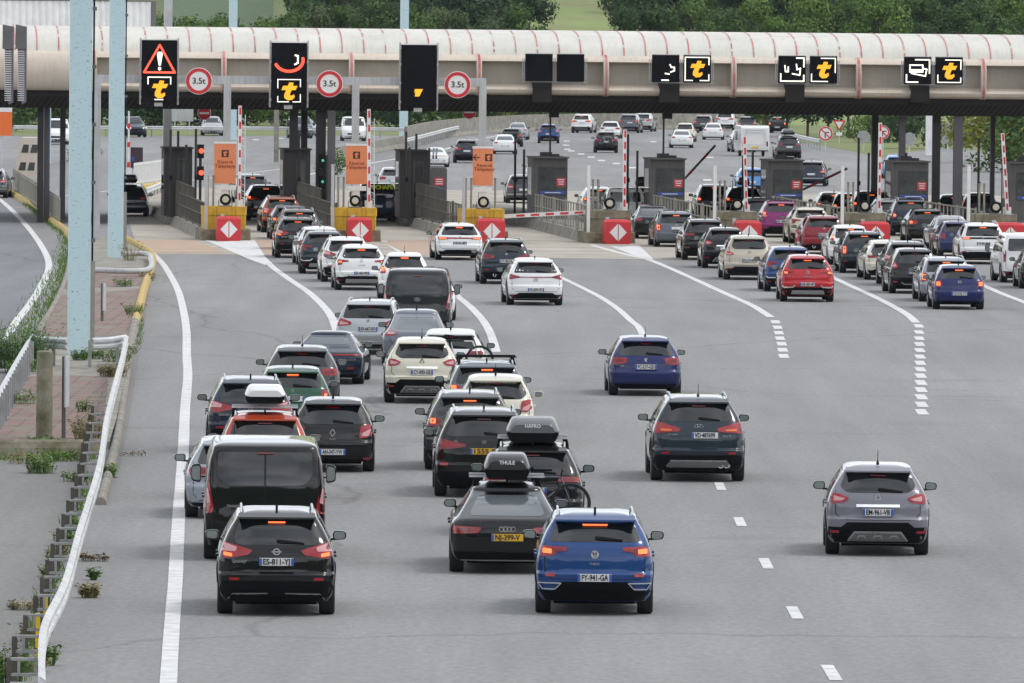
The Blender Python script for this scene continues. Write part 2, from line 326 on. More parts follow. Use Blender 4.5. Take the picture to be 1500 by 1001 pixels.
def car_spec(cfg, lit, ptext, detail):
    c = dict(DEF); c.update(cfg); W, H, L, kind = c['W'], c['H'], c['L'], c['kind']; hw = W / 2; zc = c['zc']
    belt = c['belt'] or (.93 if kind in ('hatch', 'fast', 'sedan') else (.86 if kind == 'sport' else (1.12 if kind == 'van' else 1.02)))
    rw = c['rw']; z1 = c['z1'] or H - .13; z0 = c['z0'] or belt + .06; zm = c['zm'] or z0 + .09
    eh = .10 if kind != 'sport' else .08
    fr = pchip(*zip(*[(a, b) for a, b in KIND[kind](H)])); ff = pchip(*zip(*front_prof(kind, L, H)))
    fw = pchip([zc, zc + .1, .5, .7, belt - .14, belt, belt + (H - eh - belt) * .5, H - eh], [.90, .965, .99, 1.0, .985, .945, .5 * (.945 + rw) + .018, rw])
    if kind in ('fast', 'sedan', 'sport'): fw = pchip([zc, zc + .1, .5, .7, belt - .09, belt, belt + .12, H - eh], [.90, .965, .99, 1.0, .965, .87, .775, rw])
    if kind == 'van': fw = pchip([zc, zc + .1, .5, .8, belt, H - .35, H - .12], [.93, .97, .99, 1.0, .985, .93, rw])
    fcr = pchip([zc, .6, belt, H - eh], [.42, .38, .30, .20] if kind not in ('van',) else [.25, .22, .2, .18])
    fcf = pchip([zc, .6, belt, H - eh], [.8, .75, .5, .28])
    a1, a2 = .80, L - .86
    if kind == 'van': a2 = L - .95
    wr = c['wr']; ar = wr + .055
    NR, NS, NF = 9, 12, 8
    def half(z, sc_=1., zz=None):
        w_, yr, yf, cr, cf = fw(z) * hw, fr(z), ff(z), fcr(z), fcf(z); yc = (yr + yf) / 2
        cr = min(cr, (yf - yr) * .35); cf = min(cf, (yf - yr) * .35); n = 3.0; p = []
        for i in range(NR):
            t = math.pi / 2 * (i / (NR - 1)) ** 1.0; p.append((w_ * math.sin(t) ** (2 / n), yr + cr * (1 - math.cos(t) ** (2 / n))))
        ya, yb = yr + cr, yf - cf
        d = math.sqrt(max(0, ar * ar - (z - wr) ** 2)) if z < wr + ar else 0
        if z < wr: d = ar
        b1 = min(max(a1, ya + .02 + d), yb); b2 = max(min(a2, yb - .02 - d), b1 + .05)
        ins = .26 if d > 0 else 0
        yy = [(ya + (b1 - d - ya) * k / 2, 0) for k in (1, 2)] + [(b1 - d + .002, ins), (b1 + d - .002, ins), (b1 + d, 0)]
        yy += [(b1 + d + (b2 - d - b1 - d) * k / 3, 0) for k in (1, 2, 3)] + [(b2 - d + .002, ins), (b2 + d - .002, ins), (b2 + d, 0)]
        for y, i_ in yy: p.append((w_ - i_, y))
        for i in range(NF):
            t = math.pi / 2 * (1 - i / (NF - 1)); p.append((w_ * math.sin(t) ** (2 / 2.5), yf - cf * (1 - math.cos(t) ** (2 / 2.5))))
        q = []
        for x, y in p:
            s_ = (y - L / 2) / (L / 2); x *= 1 - .035 * abs(s_) ** 3
            q.append((x * sc_, yc + (y - yc) * sc_))
        return q
    zs = sorted(set([round(z, 3) for z in list(np.linspace(zc, wr + ar + .01, 9)) + list(np.linspace(wr + ar + .04, belt + .12, 13)) + [.60, .63, .65, .68] + list(np.linspace(belt + .17, H - eh, 9))]))
    mb = MB(); rings = []
    CB = .055 if kind in ('hatch', 'suv') else .02
    def addring(hp, z, camber=0):
        fz = max(0, min(1, (z - belt) / (H - eh - belt))) ** 2 * CB; Lr = fr(H - eh); Lf = ff(H - eh)
        full = hp + [(-x, y) for x, y in hp[-2:0:-1]]
        yc = (hp[0][1] + hp[-1][1]) / 2; hl = abs(hp[-1][1] - hp[0][1]) / 2 + .01
        base = len(mb.v)
        for x, y in full:
            tr = max(0, (Lr + .95 - y) / .95) if kind != 'van' else max(0, (1.2 - y) / 1.2); mb.v.append((x, y, z - fz * min(1.2, tr) ** 1.5))
        rings.append((base, len(full)))
    for z in zs: addring(half(z), z)
    zr = zs[-1]; hl0 = half(zr)
    cam_ = .0
    for s_ in (.985, .95, .88, .75, .55, .3, .1):
        z = H - eh * (1 - math.sqrt(max(0, 1 - s_ ** 4)));
        hp = half(zr, s_); addring(hp, z)
    n = rings[0][1]
    for (b0, _), (b1_, _) in zip(rings, rings[1:]):
        for j in range(n):
            mb.f.append([b0 + j, b0 + (j + 1) % n, b1_ + (j + 1) % n, b1_ + j]); mb.mi.append(0); mb.sm.append(True)
    mb.f.append(list(range(rings[-1][0], rings[-1][0] + n))); mb.mi.append(0); mb.sm.append(True)
    mb.f.append(list(range(rings[0][0], rings[0][0] + n))[::-1]); mb.mi.append(1); mb.sm.append(False)
    body = mb.mesh('body', [paint('white'), M['under']], sharp=38, fix=True)
    bm = bmesh.new(); bm.from_mesh(body); bmesh.ops.remove_doubles(bm, verts=bm.verts, dist=.0008); bmesh.ops.recalc_face_normals(bm, faces=bm.faces)
    bm.to_mesh(body); bvh = BVHTree.FromBMesh(bm); bm.free(); body.set_sharp_from_angle(angle=R(38))
    parts = []
    ub = MB(); ub.box((0, L / 2 + .05, .27), (1.36 * hw, L - 1.3, .24)); ub.box((0, a1, .30), (1.5 * hw, .22, .16)); ub.box((.12, .42, .29), (.62, .28, .16)); ub.box((0, a2, .28), (1.5 * hw, .3, .2))
    def part(name, me, parent=0, paintslot=False, loc=None, rot=None, label=None, mslot=None):
        parts.append(dict(name=name, me=me, parent=parent, paint=paintslot, loc=loc, rot=rot, label=label)); return len(parts)
    part('body', body, 0, True); part('underbody', ub.mesh('underbody', [M['under']], fix=True), 0)
    def cast(side, u, v):
        if side == 'rear': o, d = Vector((u, -2, v)), Vector((0, 1, 0))
        elif side == 'front': o, d = Vector((u, L + 2, v)), Vector((0, -1, 0))
        elif side == 'top': o, d = Vector((u, v, 4)), Vector((0, 0, -1))
        else:
            sx = -1 if side == 'left' else 1; o, d = Vector((sx * 3, u, v)), Vector((-sx, 0, 0))
        h, nn, _, _ = bvh.ray_cast(o, d)
        if h is None: h, nn, _, _ = bvh.find_nearest(o + d * 2.2)
        if nn.dot(d) > 0: nn = -nn
        return h, nn, d
    def patch(side, polys, off=.006, depth=.03, grid=.09, mi=None, flat=False):
        """polys: outlines in the view of that side; laid on the body's surface, proud by off"""
        if polys and not isinstance(polys[0], list): polys = [polys]
        g = MB()
        for pi, pl in enumerate(polys):
            ol = []
            for i in range(len(pl)):
                a, b = Vector(pl[i][:2]), Vector(pl[(i + 1) % len(pl)][:2]); k = max(1, int((b - a).length / (grid * .8)))
                for j in range(k): ol.append(a + (b - a) * j / k)
            v2 = []
            for p in ol:
                if not v2 or (p - v2[-1]).length > 1e-4: v2.append(p)
            if (v2[0] - v2[-1]).length < 1e-4: v2.pop()
            ar_ = sum(v2[i].x * v2[(i + 1) % len(v2)].y - v2[(i + 1) % len(v2)].x * v2[i].y for i in range(len(v2)))
            if ar_ < 0: v2.reverse()
            nb = len(v2); xs = [p.x for p in v2]; ys = [p.y for p in v2]; pts = list(v2)
            if max(xs) - min(xs) > grid * 1.3 and max(ys) - min(ys) > grid * 1.3:
                gx = np.arange(min(xs) + grid * .5, max(xs), grid); gy = np.arange(min(ys) + grid * .5, max(ys), grid)
                for x in gx:
                    for y in gy:
                        ins = False; j = nb - 1; dmin = 9
                        for i in range(nb):
                            xi, yi, xj, yj = xs[i], ys[i], xs[j], ys[j]
                            if (yi > y) != (yj > y) and x < (xj - xi) * (y - yi) / (yj - yi) + xi: ins = not ins
                            dmin = min(dmin, (xi - x) ** 2 + (yi - y) ** 2); j = i
                        if ins and dmin > (grid * .3) ** 2: pts.append(Vector((x, y)))
            vo, _, fo, _, _, _ = delaunay_2d_cdt(pts, [], [list(range(nb))], 1, 1e-5)
            if not fo: continue
            top = [];
            for p in vo:
                h, nn, d = cast(side, p.x, p.y); top.append(h + nn * off * .6 - d * off * .4)
            g.add(top, [list(f) for f in fo], 0 if mi is None else mi[pi], not flat)
            # skirt round the boundary
            cnt = {}
            for f in fo:
                for i in range(len(f)):
                    a, b = f[i], f[(i + 1) % len(f)]; cnt[(a, b)] = cnt.get((a, b), 0) + 1
            bd = [(a, b) for (a, b) in cnt if (b, a) not in cnt]
            dd = Vector(cast(side, *vo[0])[2])
            for a, b in bd: g.add([top[a], top[b], top[b] + dd * (depth + off), top[a] + dd * (depth + off)], [(0, 1, 2, 3)], 0 if mi is None else mi[pi], False)
        return g
    def add_patch(name, side, polys, mt, off=.006, depth=.03, parent=0, grid=.09, mi=None, label=None, pt=False):
        g = patch(side, polys, off, depth, grid, mi)
        if not g.f: return None
        me = g.mesh(name, mt, fix=False)
        b = bmesh.new(); b.from_mesh(me); bmesh.ops.remove_doubles(b, verts=b.verts, dist=.0004); bmesh.ops.recalc_face_normals(b, faces=b.faces)
        # make sure the faces look outward
        s_ = 0; dv = {'rear': Vector((0, -1, 0)), 'front': Vector((0, 1, 0)), 'left': Vector((-1, 0, 0)), 'right': Vector((1, 0, 0)), 'top': Vector((0, 0, 1))}[side]
        for f in b.faces: s_ += f.normal.dot(dv) * f.calc_area()
        if s_ < 0: bmesh.ops.reverse_faces(b, faces=b.faces)
        b.to_mesh(me); b.free(); me.set_sharp_from_angle(angle=R(40))
        return part(name, me, parent, pt, label=label)
    sx = lambda pl: [(-a[0], *a[1:]) for a in pl][::-1]
    hx = lambda pl: [(a[0] * hw, *a[1:]) for a in pl]
    BODY = 0
    # rear window
    if kind != 'caravan':
        wn = c.get('win') or [(-c['tw'], z1, .07), (c['tw'], z1, .07), (c['bw'], zm, .06), (c['bb'], z0, .10), (-c['bb'], z0, .10), (-c['bw'], zm, .06)]
        if c['split']:
            for s_ in (-1, 1):
                add_patch('rear_window', 'rear', rpoly([(s_ * a if abs(a) > .02 else s_ * .02, *b) for a, *b in [(.01, z1), (c['tw'] * hw, z1, .05), (c['bw'] * hw, zm, .08), (c['bb'] * hw, z0, .12), (.01, z0)]]), M['cglass'], .004)
        else: add_patch('rear_window', 'rear', rpoly(hx(wn)), M['cglass_pale' if kind in ('fast', 'sport', 'sedan') else 'cglass'], .004)
        if c['wiper'] and detail:
            zb = (zm if not c['bb'] > .8 else z0) * 0 + z0 + .045
            add_patch('wiper', 'rear', [[(0, zb), (.05, zb - .015), (.42, zb - .03), (.42, zb - .015), (.06, zb + .03), (0, zb + .03)]], M['plastic'], .022, .02)
    # windscreen and side windows
    zf0 = belt + .05; zt = H - eh - .03
    wd = lambda z: fw(z) * hw
    add_patch('windscreen', 'front', rpoly([(-wd(zf0) + .12, zf0 + .04), (wd(zf0) - .12, zf0 + .04), (wd(zt) - .08, zt), (-wd(zt) + .08, zt)], .06), M['cglass'], .004, grid=.16)
    ysr = lambda z: fr(z) + .30; ysf = lambda z: ff(z) - .20
    zt2 = H - eh - .05; zb2 = belt + .03; ymid = (ysr(zb2) * .45 + ysf(zb2) * .55)
    if kind in ('sport',): ymid = ysr(zb2) + .5
    for sd_, s_ in (('left', -1), ('right', 1)):
        add_patch('side_window', sd_, rpoly([(ysr(zb2) + .12, zb2), (ymid - .05, zb2), (ymid - .05, zt2), (ysr(zt2) + .05, zt2)], .04), M['cglass'], .004, grid=.2)
        add_patch('side_window', sd_, rpoly([(ymid + .05, zb2), (ysf(zb2) - .02, zb2), (ysf(zt2) - .05, zt2), (ymid + .05, zt2)], .04), M['cglass'], .004, grid=.2)
        if detail and kind != 'sport':
            [add_patch('door_seam', sd_, offset_ribbon(q_, .014), M['seam'], .002, grid=.3) for q_ in ([(ymid, belt - .02), (ymid, .38)], [(ymid + 1.08, belt - .02), (ymid + 1.08, .38)], [(ymid - .85, belt - .05), (ymid - .80, .72)])]
            for yy in (ymid + .12, ymid - .78): add_patch('door_handle', sd_, rpoly([(yy, belt - .17), (yy + .2, belt - .17), (yy + .2, belt - .13), (yy, belt - .13)], .015), paint('black'), .03, pt=True)
        if c['claddingside'] and kind != 'sport':
            zq = .40 if kind in ('suv',) else .30
            add_patch('sill_trim', sd_, [(a1 + ar + .02, zc + .01), (a2 - ar - .02, zc + .01), (a2 - ar - .02, zq), (a1 + ar + .02, zq)], M['plastic'], .008, grid=.3)
            if kind == 'suv':
                for aa in (a1, a2):
                    o_ = [(aa + (ar + .06) * math.cos(t), wr + (ar + .06) * math.sin(t)) for t in np.linspace(0, math.pi, 15)]; i_ = [(aa + (ar + .005) * math.cos(t), wr + (ar + .005) * math.sin(t)) for t in np.linspace(math.pi, 0, 15)]
                    add_patch('wheel_arch_trim', sd_, o_ + i_, M['plastic'], .012, grid=.3)
    # tail lamps
    if c['light']:
        lp = hx(c['light'])
        for s_ in (-1, 1):
            pl = lp if s_ > 0 else sx(lp)
            li = add_patch('tail_light', 'rear', rpoly(pl, c.get('lr', .025)), M[c['lmat']], .012)
            if li is None: continue
            l2 = c['light2']
            if l2:
                l2p = hx(l2) if s_ > 0 else sx(hx(l2)); add_patch('clear_lens', 'rear', rpoly(l2p, .02), M[c.get('l2mat', 'lampw')], .016, parent=li)
            elif detail:
                cx, cz = sum(a[0] for a in pl) / len(pl), sum(a[1] for a in pl) / len(pl)
                add_patch('inner_lens', 'rear', rpoly([(cx + (a[0] - cx) * .66, cz + (a[1] - cz) * .5) for a in pl], .02), M['lampd' if c['lmat'] == 'lamp' else 'lamp'], .015, parent=li)
            if lit and 'o' not in lit or (lit and 'o' in lit):
                if c['lit']: q = hx(c['lit']); q = q if s_ > 0 else sx(q); qs = [q]
                else:
                    ox = max(abs(a[0]) for a in lp); cz = sum(a[1] for a in lp) / len(lp); zz = [a[1] for a in lp if abs(a[0]) > ox * .8]; cz = sum(zz) / len(zz)
                    hh = min(.05, (max(zz) - min(zz)) * .3 + .01); q = [(ox - .16, cz - hh), (ox - .05, cz - hh), (ox - .05, cz + hh), (ox - .16, cz + hh)]; qs = [q if s_ > 0 else sx(q)]
                for q in qs: add_patch('brake_lamp', 'rear', rpoly(q, .02), M['lit_o' if 'o' in lit else 'lit'], .02, parent=li)
    if c['bar']: add_patch('light_bar', 'rear', hx(c['bar']), M['lamp'], .01)
    # third brake light, spoiler
    zsp = H - eh - .005
    if c['third']:
        yb3 = z1 + .012 if kind not in ('fast', 'sedan', 'sport') else z1 - .02
        wl = c.get('wl', .13)
        zz3 = z1 - .035
        if kind in ('fast', 'sedan', 'sport'): zz3 = z1 - .03
        if c['spoiler'] and kind in ('hatch', 'suv'): zz3 = min(zz3, H - .208)
        add_patch('third_brake_light', 'rear', rpoly([(-wl, zz3), (wl, zz3), (wl, zz3 + .027), (-wl, zz3 + .027)], .012), M['lit' if lit else 'lampd'], .035, .05)
    if c['spoiler'] and kind in ('hatch', 'suv'):
        g = MB(); sw = rw * hw * .93; ysp = fr(H - eh)
        pr = [(ysp - .09, H - .135), (ysp - .085, H - .108), (ysp + .10, H - .055), (ysp + .35, H - .10), (ysp + .05, H - .16)]
        g.prism(pr, 'x', -sw, sw); me = g.mesh('spoiler', [paint('white')], fix=True); part('spoiler', me, BODY, 'spoiler')
    # bumper
    if c['bump']:
        b0, b1_ = c['bump'], c['bumpc']
        add_patch('rear_bumper', 'rear', [(-.985 * hw, zc + .012), (.985 * hw, zc + .012), (.99 * hw, b0), (.70 * hw, b0), (.58 * hw, b1_), (-.58 * hw, b1_), (-.70 * hw, b0), (-.99 * hw, b0)], M['plastic'], .014, .04)
    if c['skid']:
        x0, x1, s0, s1, mk = c['skid']; add_patch('skid_plate', 'rear', rpoly(hx([(-x0, s0), (x0, s0), (x1, s1), (-x1, s1)]), .03), M[mk], .03, .03)
    if c['trims'] and detail:
        for t_ in c['trims']: add_patch('bumper_trim', 'rear', [hx(q) for q in offset_ribbon(t_[0], t_[1] )], M[t_[2]], .03, .02)
    if c['fog']:
        fx, fz = c['fog']
        for s_ in (-1, 1): add_patch('reflector', 'rear', rpoly([(s_ * fx * hw - .075, fz - .02), (s_ * fx * hw + .075, fz - .02), (s_ * fx * hw + .075, fz + .022), (s_ * fx * hw - .075, fz + .022)], .012), M['lamp'], .022)
    # tailgate gap
    if detail and kind != 'caravan':
        zt_, zl = zm, (c['bumpc'] + .03 if c['bumpc'] else .5); gx = min(.86, c['bw'] + .08)
        ln = [(-gx * hw, zm), (-gx * hw, zl + .12), (-(gx - .12) * hw, zl + .01), ((gx - .12) * hw, zl + .01), (gx * hw, zl + .12), (gx * hw, zm)]
        if c['split']: ln = [(-.86 * hw, H - .2), (-.86 * hw, .5), (0, .48), (.86 * hw, .5), (.86 * hw, H - .2)]
        q = offset_ribbon(ln, .011)
        if c['split']: q += offset_ribbon([(0, .48), (0, H - .15)], .012)
        if kind not in ('fast', 'sport', 'sedan'): add_patch('tailgate_seam', 'rear', q, M['seam'], .002, .01)
        else: add_patch('tailgate_seam', 'rear', offset_ribbon([(-.8 * hw, .9), (-.72 * hw, .60), (.72 * hw, .60), (.8 * hw, .9)], .011), M['seam'], .002, .01)
    # number plate
    px_, pz_ = c['plate']; yl = c['ptype'] == 'y'
    h_, nn, _ = cast('rear', px_, pz_); yp = min(h_.y, cast('rear', px_ + .2, pz_ + .05)[0].y, cast('rear', px_ - .2, pz_ - .05)[0].y) - .035
    g = MB(); g.box((px_, yp + .02, pz_), (.52, .04, .115)); g.box((px_ - .24, yp - .002, pz_), (.04, .008, .108), mi=1)
    if not yl and c['ptype'] != 's': g.box((px_ + .24, yp - .002, pz_), (.04, .008, .108), mi=1)
    pi_ = part('number_plate', g.mesh('number_plate', [M['plate_y' if yl else 'plate'], M['plate_b']]), BODY)
    if ptext:
        tm = text_mesh(ptext, .122, M['text'], .002, .0035, fit=.405); part('plate_text', tm, pi_, loc=(px_, yp - .004, pz_ - .002), rot=FACE)
    # badge
    if c['badge'] and detail:
        bt, bz = c['badge']; h_, _, _ = cast('rear', 0, bz); yb_ = h_.y - .012; g = MB()
        def ringm(cx, cz, r, th=.018):
            for i in range(16):
                a, b = 2 * math.pi * i / 16, 2 * math.pi * (i + 1) / 16
                g.prism([(cx + r * math.cos(a), cz + r * math.sin(a)), (cx + r * math.cos(b), cz + r * math.sin(b)), (cx + (r - th) * math.cos(b), cz + (r - th) * math.sin(b)), (cx + (r - th) * math.cos(a), cz + (r - th) * math.sin(a))], 'y', yb_, yb_ + .014)
        st = lambda a, b, t: [g.prism(q, 'y', yb_, yb_ + .014) for q in offset_ribbon([a, b], t)]
        if bt == 'ring': ringm(0, bz, .055); st((-.07, bz), (.07, bz), .018)
        elif bt == 'vw':
            ringm(0, bz, .062)
            for a, b in (((-.045, bz + .03), (-.02, bz - .045)), ((-.02, bz - .045), (0, bz)), ((0, bz), (.02, bz - .045)), ((.02, bz - .045), (.045, bz + .03)), ((-.02, bz + .05), (0, bz + .01)), ((0, bz + .01), (.02, bz + .05))): st(a, b, .011)
        elif bt == 'rings4':
            for k in (-1.5, -.5, .5, 1.5): ringm(k * .062, bz, .045, .012)
        elif bt == 'diamond':
            for a, b in (((0, bz + .075), (.05, bz)), ((.05, bz), (0, bz - .075)), ((0, bz - .075), (-.05, bz)), ((-.05, bz), (0, bz + .075))): st(a, b, .022)
        elif bt == 'oval':
            ol = [(.085 * math.cos(t), bz + .045 * math.sin(t)) for t in np.linspace(0, 2 * math.pi, 19)[:-1]]
            for q in offset_ribbon(ol, .012, True): g.prism(q, 'y', yb_, yb_ + .014)
            st((-.035, bz - .032), (-.02, bz + .032), .014); st((.02, bz - .032), (.035, bz + .032), .014); st((-.028, bz - .006), (.028, bz + .006), .012)
        elif bt == 'round': ringm(0, bz, .045); g.prism([(.03 * math.cos(t), bz + .03 * math.sin(t)) for t in np.linspace(0, 6.28, 13)[:-1]], 'y', yb_ + .002, yb_ + .014)
        elif bt == 'lion': g.prism([(-.035, bz + .05), (.02, bz + .06), (.045, bz + .03), (.015, bz + .01), (.04, bz - .06), (.01, bz - .05), (-.02, bz - .07), (-.02, bz - .01), (-.045, bz)], 'y', yb_, yb_ + .014)
        me = g.mesh('badge', [M['chrome']], fix=True); part('badge', me, BODY)
    if c['text'] and detail:
        for (t_, tx, tz, ts) in c['text']:
            h_, _, _ = cast('rear', tx, tz); part('lettering', text_mesh(t_, ts, M['silver_trim'], .003, .001), BODY, loc=(tx, h_.y - .012, tz), rot=FACE)
    if c['exh'] and detail:
        for (ex, ez, er) in c['exh']:
            h_, _, _ = cast('rear', ex, max(ez, zc + .03)); g = MB(); g.lathe([(er * .75, .10), (er * .75, .0), (er, -.005), (er, .12)], (ex, h_.y - .03, ez), 'y', 14); part('exhaust', g.mesh('exhaust', [M['chrome']], fix=True), BODY)
    if c['extra'] == 'louvre':
        ql = []
        for k in range(-15, 16):
            if abs(k) > 1: ql.append([(k * .036 - .007, .90), (k * .036 + .007, .90), (k * .036 + .007, .955), (k * .036 - .007, .955)])
        add_patch('engine_louvre', 'rear', ql, M['plastic'], .006, .004)
    if c['extra'] == 'blackpanel': add_patch('tailgate_panel', 'rear', rpoly(hx([(-.9, .99), (.9, .99), (.9, 1.06), (-.9, 1.06)]), .02), M['plastic'], .008)
    if c['extra'] == 'stripes':
        for s_ in (-1, 1): add_patch('racing_stripe', 'rear', [(s_ * .10 - .06, .40), (s_ * .10 + .06, .40), (s_ * .10 + .06, 1.24), (s_ * .10 - .06, 1.24)], paint('navy'), .009)
    # front end: lamps, grille, plate
    for s_ in (-1, 1):
        zl = .62 if kind in ('hatch', 'fast', 'sedan', 'sport') else .74
        q = [(.93 * hw, zl + .04), (.9 * hw, zl + .10), (.55 * hw, zl + .05), (.58 * hw, zl - .05), (.88 * hw, zl - .07)]
        add_patch('headlight', 'front', rpoly(q if s_ > 0 else sx(q), .03), M['headlit' if lit == 'front' else 'head'], .012, grid=.15)
    if kind != 'sport': add_patch('grille', 'front', rpoly([(-.5 * hw, .52), (.5 * hw, .52), (.55 * hw, .66), (-.55 * hw, .66)], .04), M['plastic'], .008, grid=.2)
    add_patch('lower_grille', 'front', rpoly([(-.75 * hw, zc + .03), (.75 * hw, zc + .03), (.68 * hw, .42), (-.68 * hw, .42)], .04), M['plastic'], .008, grid=.2)
    # roof rails and aerial
    zr_ = H - .025
    if c['rails']:
        for s_ in (-1, 1):
            y0, y1 = fr(H - eh) + .12, ff(H - eh) - .1; xx = s_ * (rw * hw - .085); g = MB()
            g.tube([(xx, y0, zr_ - .03), (xx, y0 + .12, zr_ + .035), (xx, (y0 + y1) / 2, zr_ + .055), (xx, y1 - .15, zr_ + .03), (xx, y1, zr_ - .04)], .018, 6)
            part('roof_rail', g.mesh('roof_rail', [M['galv' if c['rails'] != 'black' else 'plastic']], fix=True), BODY)
    g = MB(); ya_ = fr(H - eh) + .30
    if c['ant'] == 'fin': g.prism([(ya_ - .03, H - .02), (ya_ + .02, H + .065), (ya_ + .16, H - .02)], 'x', -.018, .018)
    elif c['ant'] == 'rod': g.tube([(0, ya_, H - .03), (0, ya_ - .02, H + .02), (0, ya_ - .12, H + .24)], .010, 5, r2=.005); g.lathe([(.03, -.02), (.02, .03), (.008, .05)], (0, ya_, H), 'z', 8)
    if g.f: part('aerial', g.mesh('aerial', [M['plastic']], fix=True), BODY)
    # door mirrors
    zmr = belt + .06 if kind != 'van' else belt + .12; ymr = ff(belt) - (.42 if kind != 'van' else .35); big = 1.0 if kind != 'van' else 1.25
    for s_ in (-1, 1):
        w0 = fw(zmr) * hw; xm = s_ * (w0 + .15); g = MB()
        hw_, hh = .105 * big if kind != 'van' else .085, .078 if kind != 'van' else .17
        ol = rpoly([(-hw_, -hh), (hw_, -hh * .8), (hw_, hh * .85), (-hw_, hh)] if s_ > 0 else [(-hw_, -hh * .8), (hw_, -hh), (hw_, hh), (-hw_, hh * .85)], .06)
        prev = None
        for (t, sc2) in ((-.045, .97), (-.02, 1.0), (.03, .9), (.075, .55)):
            ri = [(xm + a * sc2, ymr + t, zmr + b * sc2) for a, b in ol]
            if prev: base = len(g.v); g.add(prev + ri, [(i, (i + 1) % len(ol), len(ol) + (i + 1) % len(ol), len(ol) + i) for i in range(len(ol))], 0, True)
            prev = ri
        g.add([(xm + a * .97, ymr - .045, zmr + b * .97) for a, b in ol], [list(range(len(ol)))], 0); g.add(prev, [list(range(len(ol)))], 0)
        g.box((s_ * (w0 + .03), ymr + .02, zmr - .06), (.12, .06, .035))
        mi_ = part('door_mirror', g.mesh('door_mirror', [paint('black')], fix=True, sharp=50), BODY, 'mirror')
        g = MB(); g.prism([(xm + a * .80, zmr + b * .78) for a, b in ol], 'y', ymr - .050, ymr - .047); part('mirror_glass', g.mesh('mirror_glass', [M['mirror']], fix=True), mi_)
    # wheels
    tk = ('tyre', wr, c['tyw'])
    if tk not in _wm:
        t = c['tyw'] / 2; g = MB(); g.lathe([(wr * .66, -t * .9), (wr * .93, -t), (wr * .985, -t * .85), (wr, -t * .6), (wr, t * .6), (wr * .985, t * .85), (wr * .93, t), (wr * .66, t * .9)], (0, 0, 0), 'x', 28)
        me = g.mesh('wheel', [M['tyre']], fix=True, sharp=50)
        g2 = MB(); 
        for sd2 in (-1,):
            g2.lathe([(wr * .62, -.02), (wr * .66, -t * .86), (wr * .60, -t * .93), (wr * .56, -t * .6)], (0, 0, 0), 'x', 24)
            for k in range(10):
                a = 2 * math.pi * k / 10; g2.box((-t * .78, wr * .34 * math.cos(a), wr * .34 * math.sin(a)), (.03, .055, wr * .52), rx=-(a - math.pi / 2) + math.pi)
            g2.lathe([(.07, -t * .9), (.07, -t * .5)], (0, 0, 0), 'x', 10)
        _wm[tk] = (me, g2.mesh('rim', [M['rim']], fix=True, sharp=40))
    me, rm = _wm[tk]; t = c['tyw'] / 2
    for yy in (a1, a2):
        for s_ in (-1, 1):
            wi = part('wheel', me, 0, loc=(s_ * (hw * .985 - t), yy, wr), rot=(0, 0, 0 if s_ < 0 else math.pi)); part('rim', rm, wi)
    return parts, c, dict(fr=fr, ff=ff, fw=fw, hw=hw, H=H, L=L, a1=a1, eh=eh)
_wm = {}; _specs = {}
CARS = {}
def put_car(key, cfgname, colour, xl, xr, yb, rel, label, cat='car', lit=None, ptext=None, roofc=None, oncoming=False, name='parked_car', group='cars queuing for the toll booths', detail=None):
    Sx = None
    g = P((xl + xr) / 2, yb); s = S(g.y)
    det = (s > 34) if detail is None else detail
    k = (cfgname, lit, ptext, det)
    if k not in _specs: _specs[k] = car_spec(TPL[cfgname], lit, ptext, det)
    parts, c, info = _specs[k]
    va = math.atan(((xl + xr) / 2 - 750) / FPX); yaw = R(rel) - va
    if oncoming: yaw = math.pi + R(rel) - va
    root = empty(name, (0, 0, 0), yaw)
    dv = Vector((-math.sin(yaw), math.cos(yaw), 0))
    axle = info['a1'] if not oncoming else info['L'] - .86
    root.location = g - dv * axle
    tag(root, label, cat, group)
    objs = [root]
    for p in parts:
        o = bpy.data.objects.new(p['name'], p['me']); C.objects.link(o); o.parent = objs[p['parent']]
        if p['loc'] is not None: o.location = p['loc']
        if p['rot'] is not None: o.rotation_euler = p['rot']
        if p['paint']:
            mt = paint(colour)
            if p['paint'] == 'mirror' and c.get('mirc', 1): mt = paint('black') if cfgname not in ('clio',) else paint(colour)
            o.material_slots[0].link = 'OBJECT'; o.material_slots[0].material = mt
        objs.append(o)
    CARS[key] = (root, info, c, yaw)
    return root
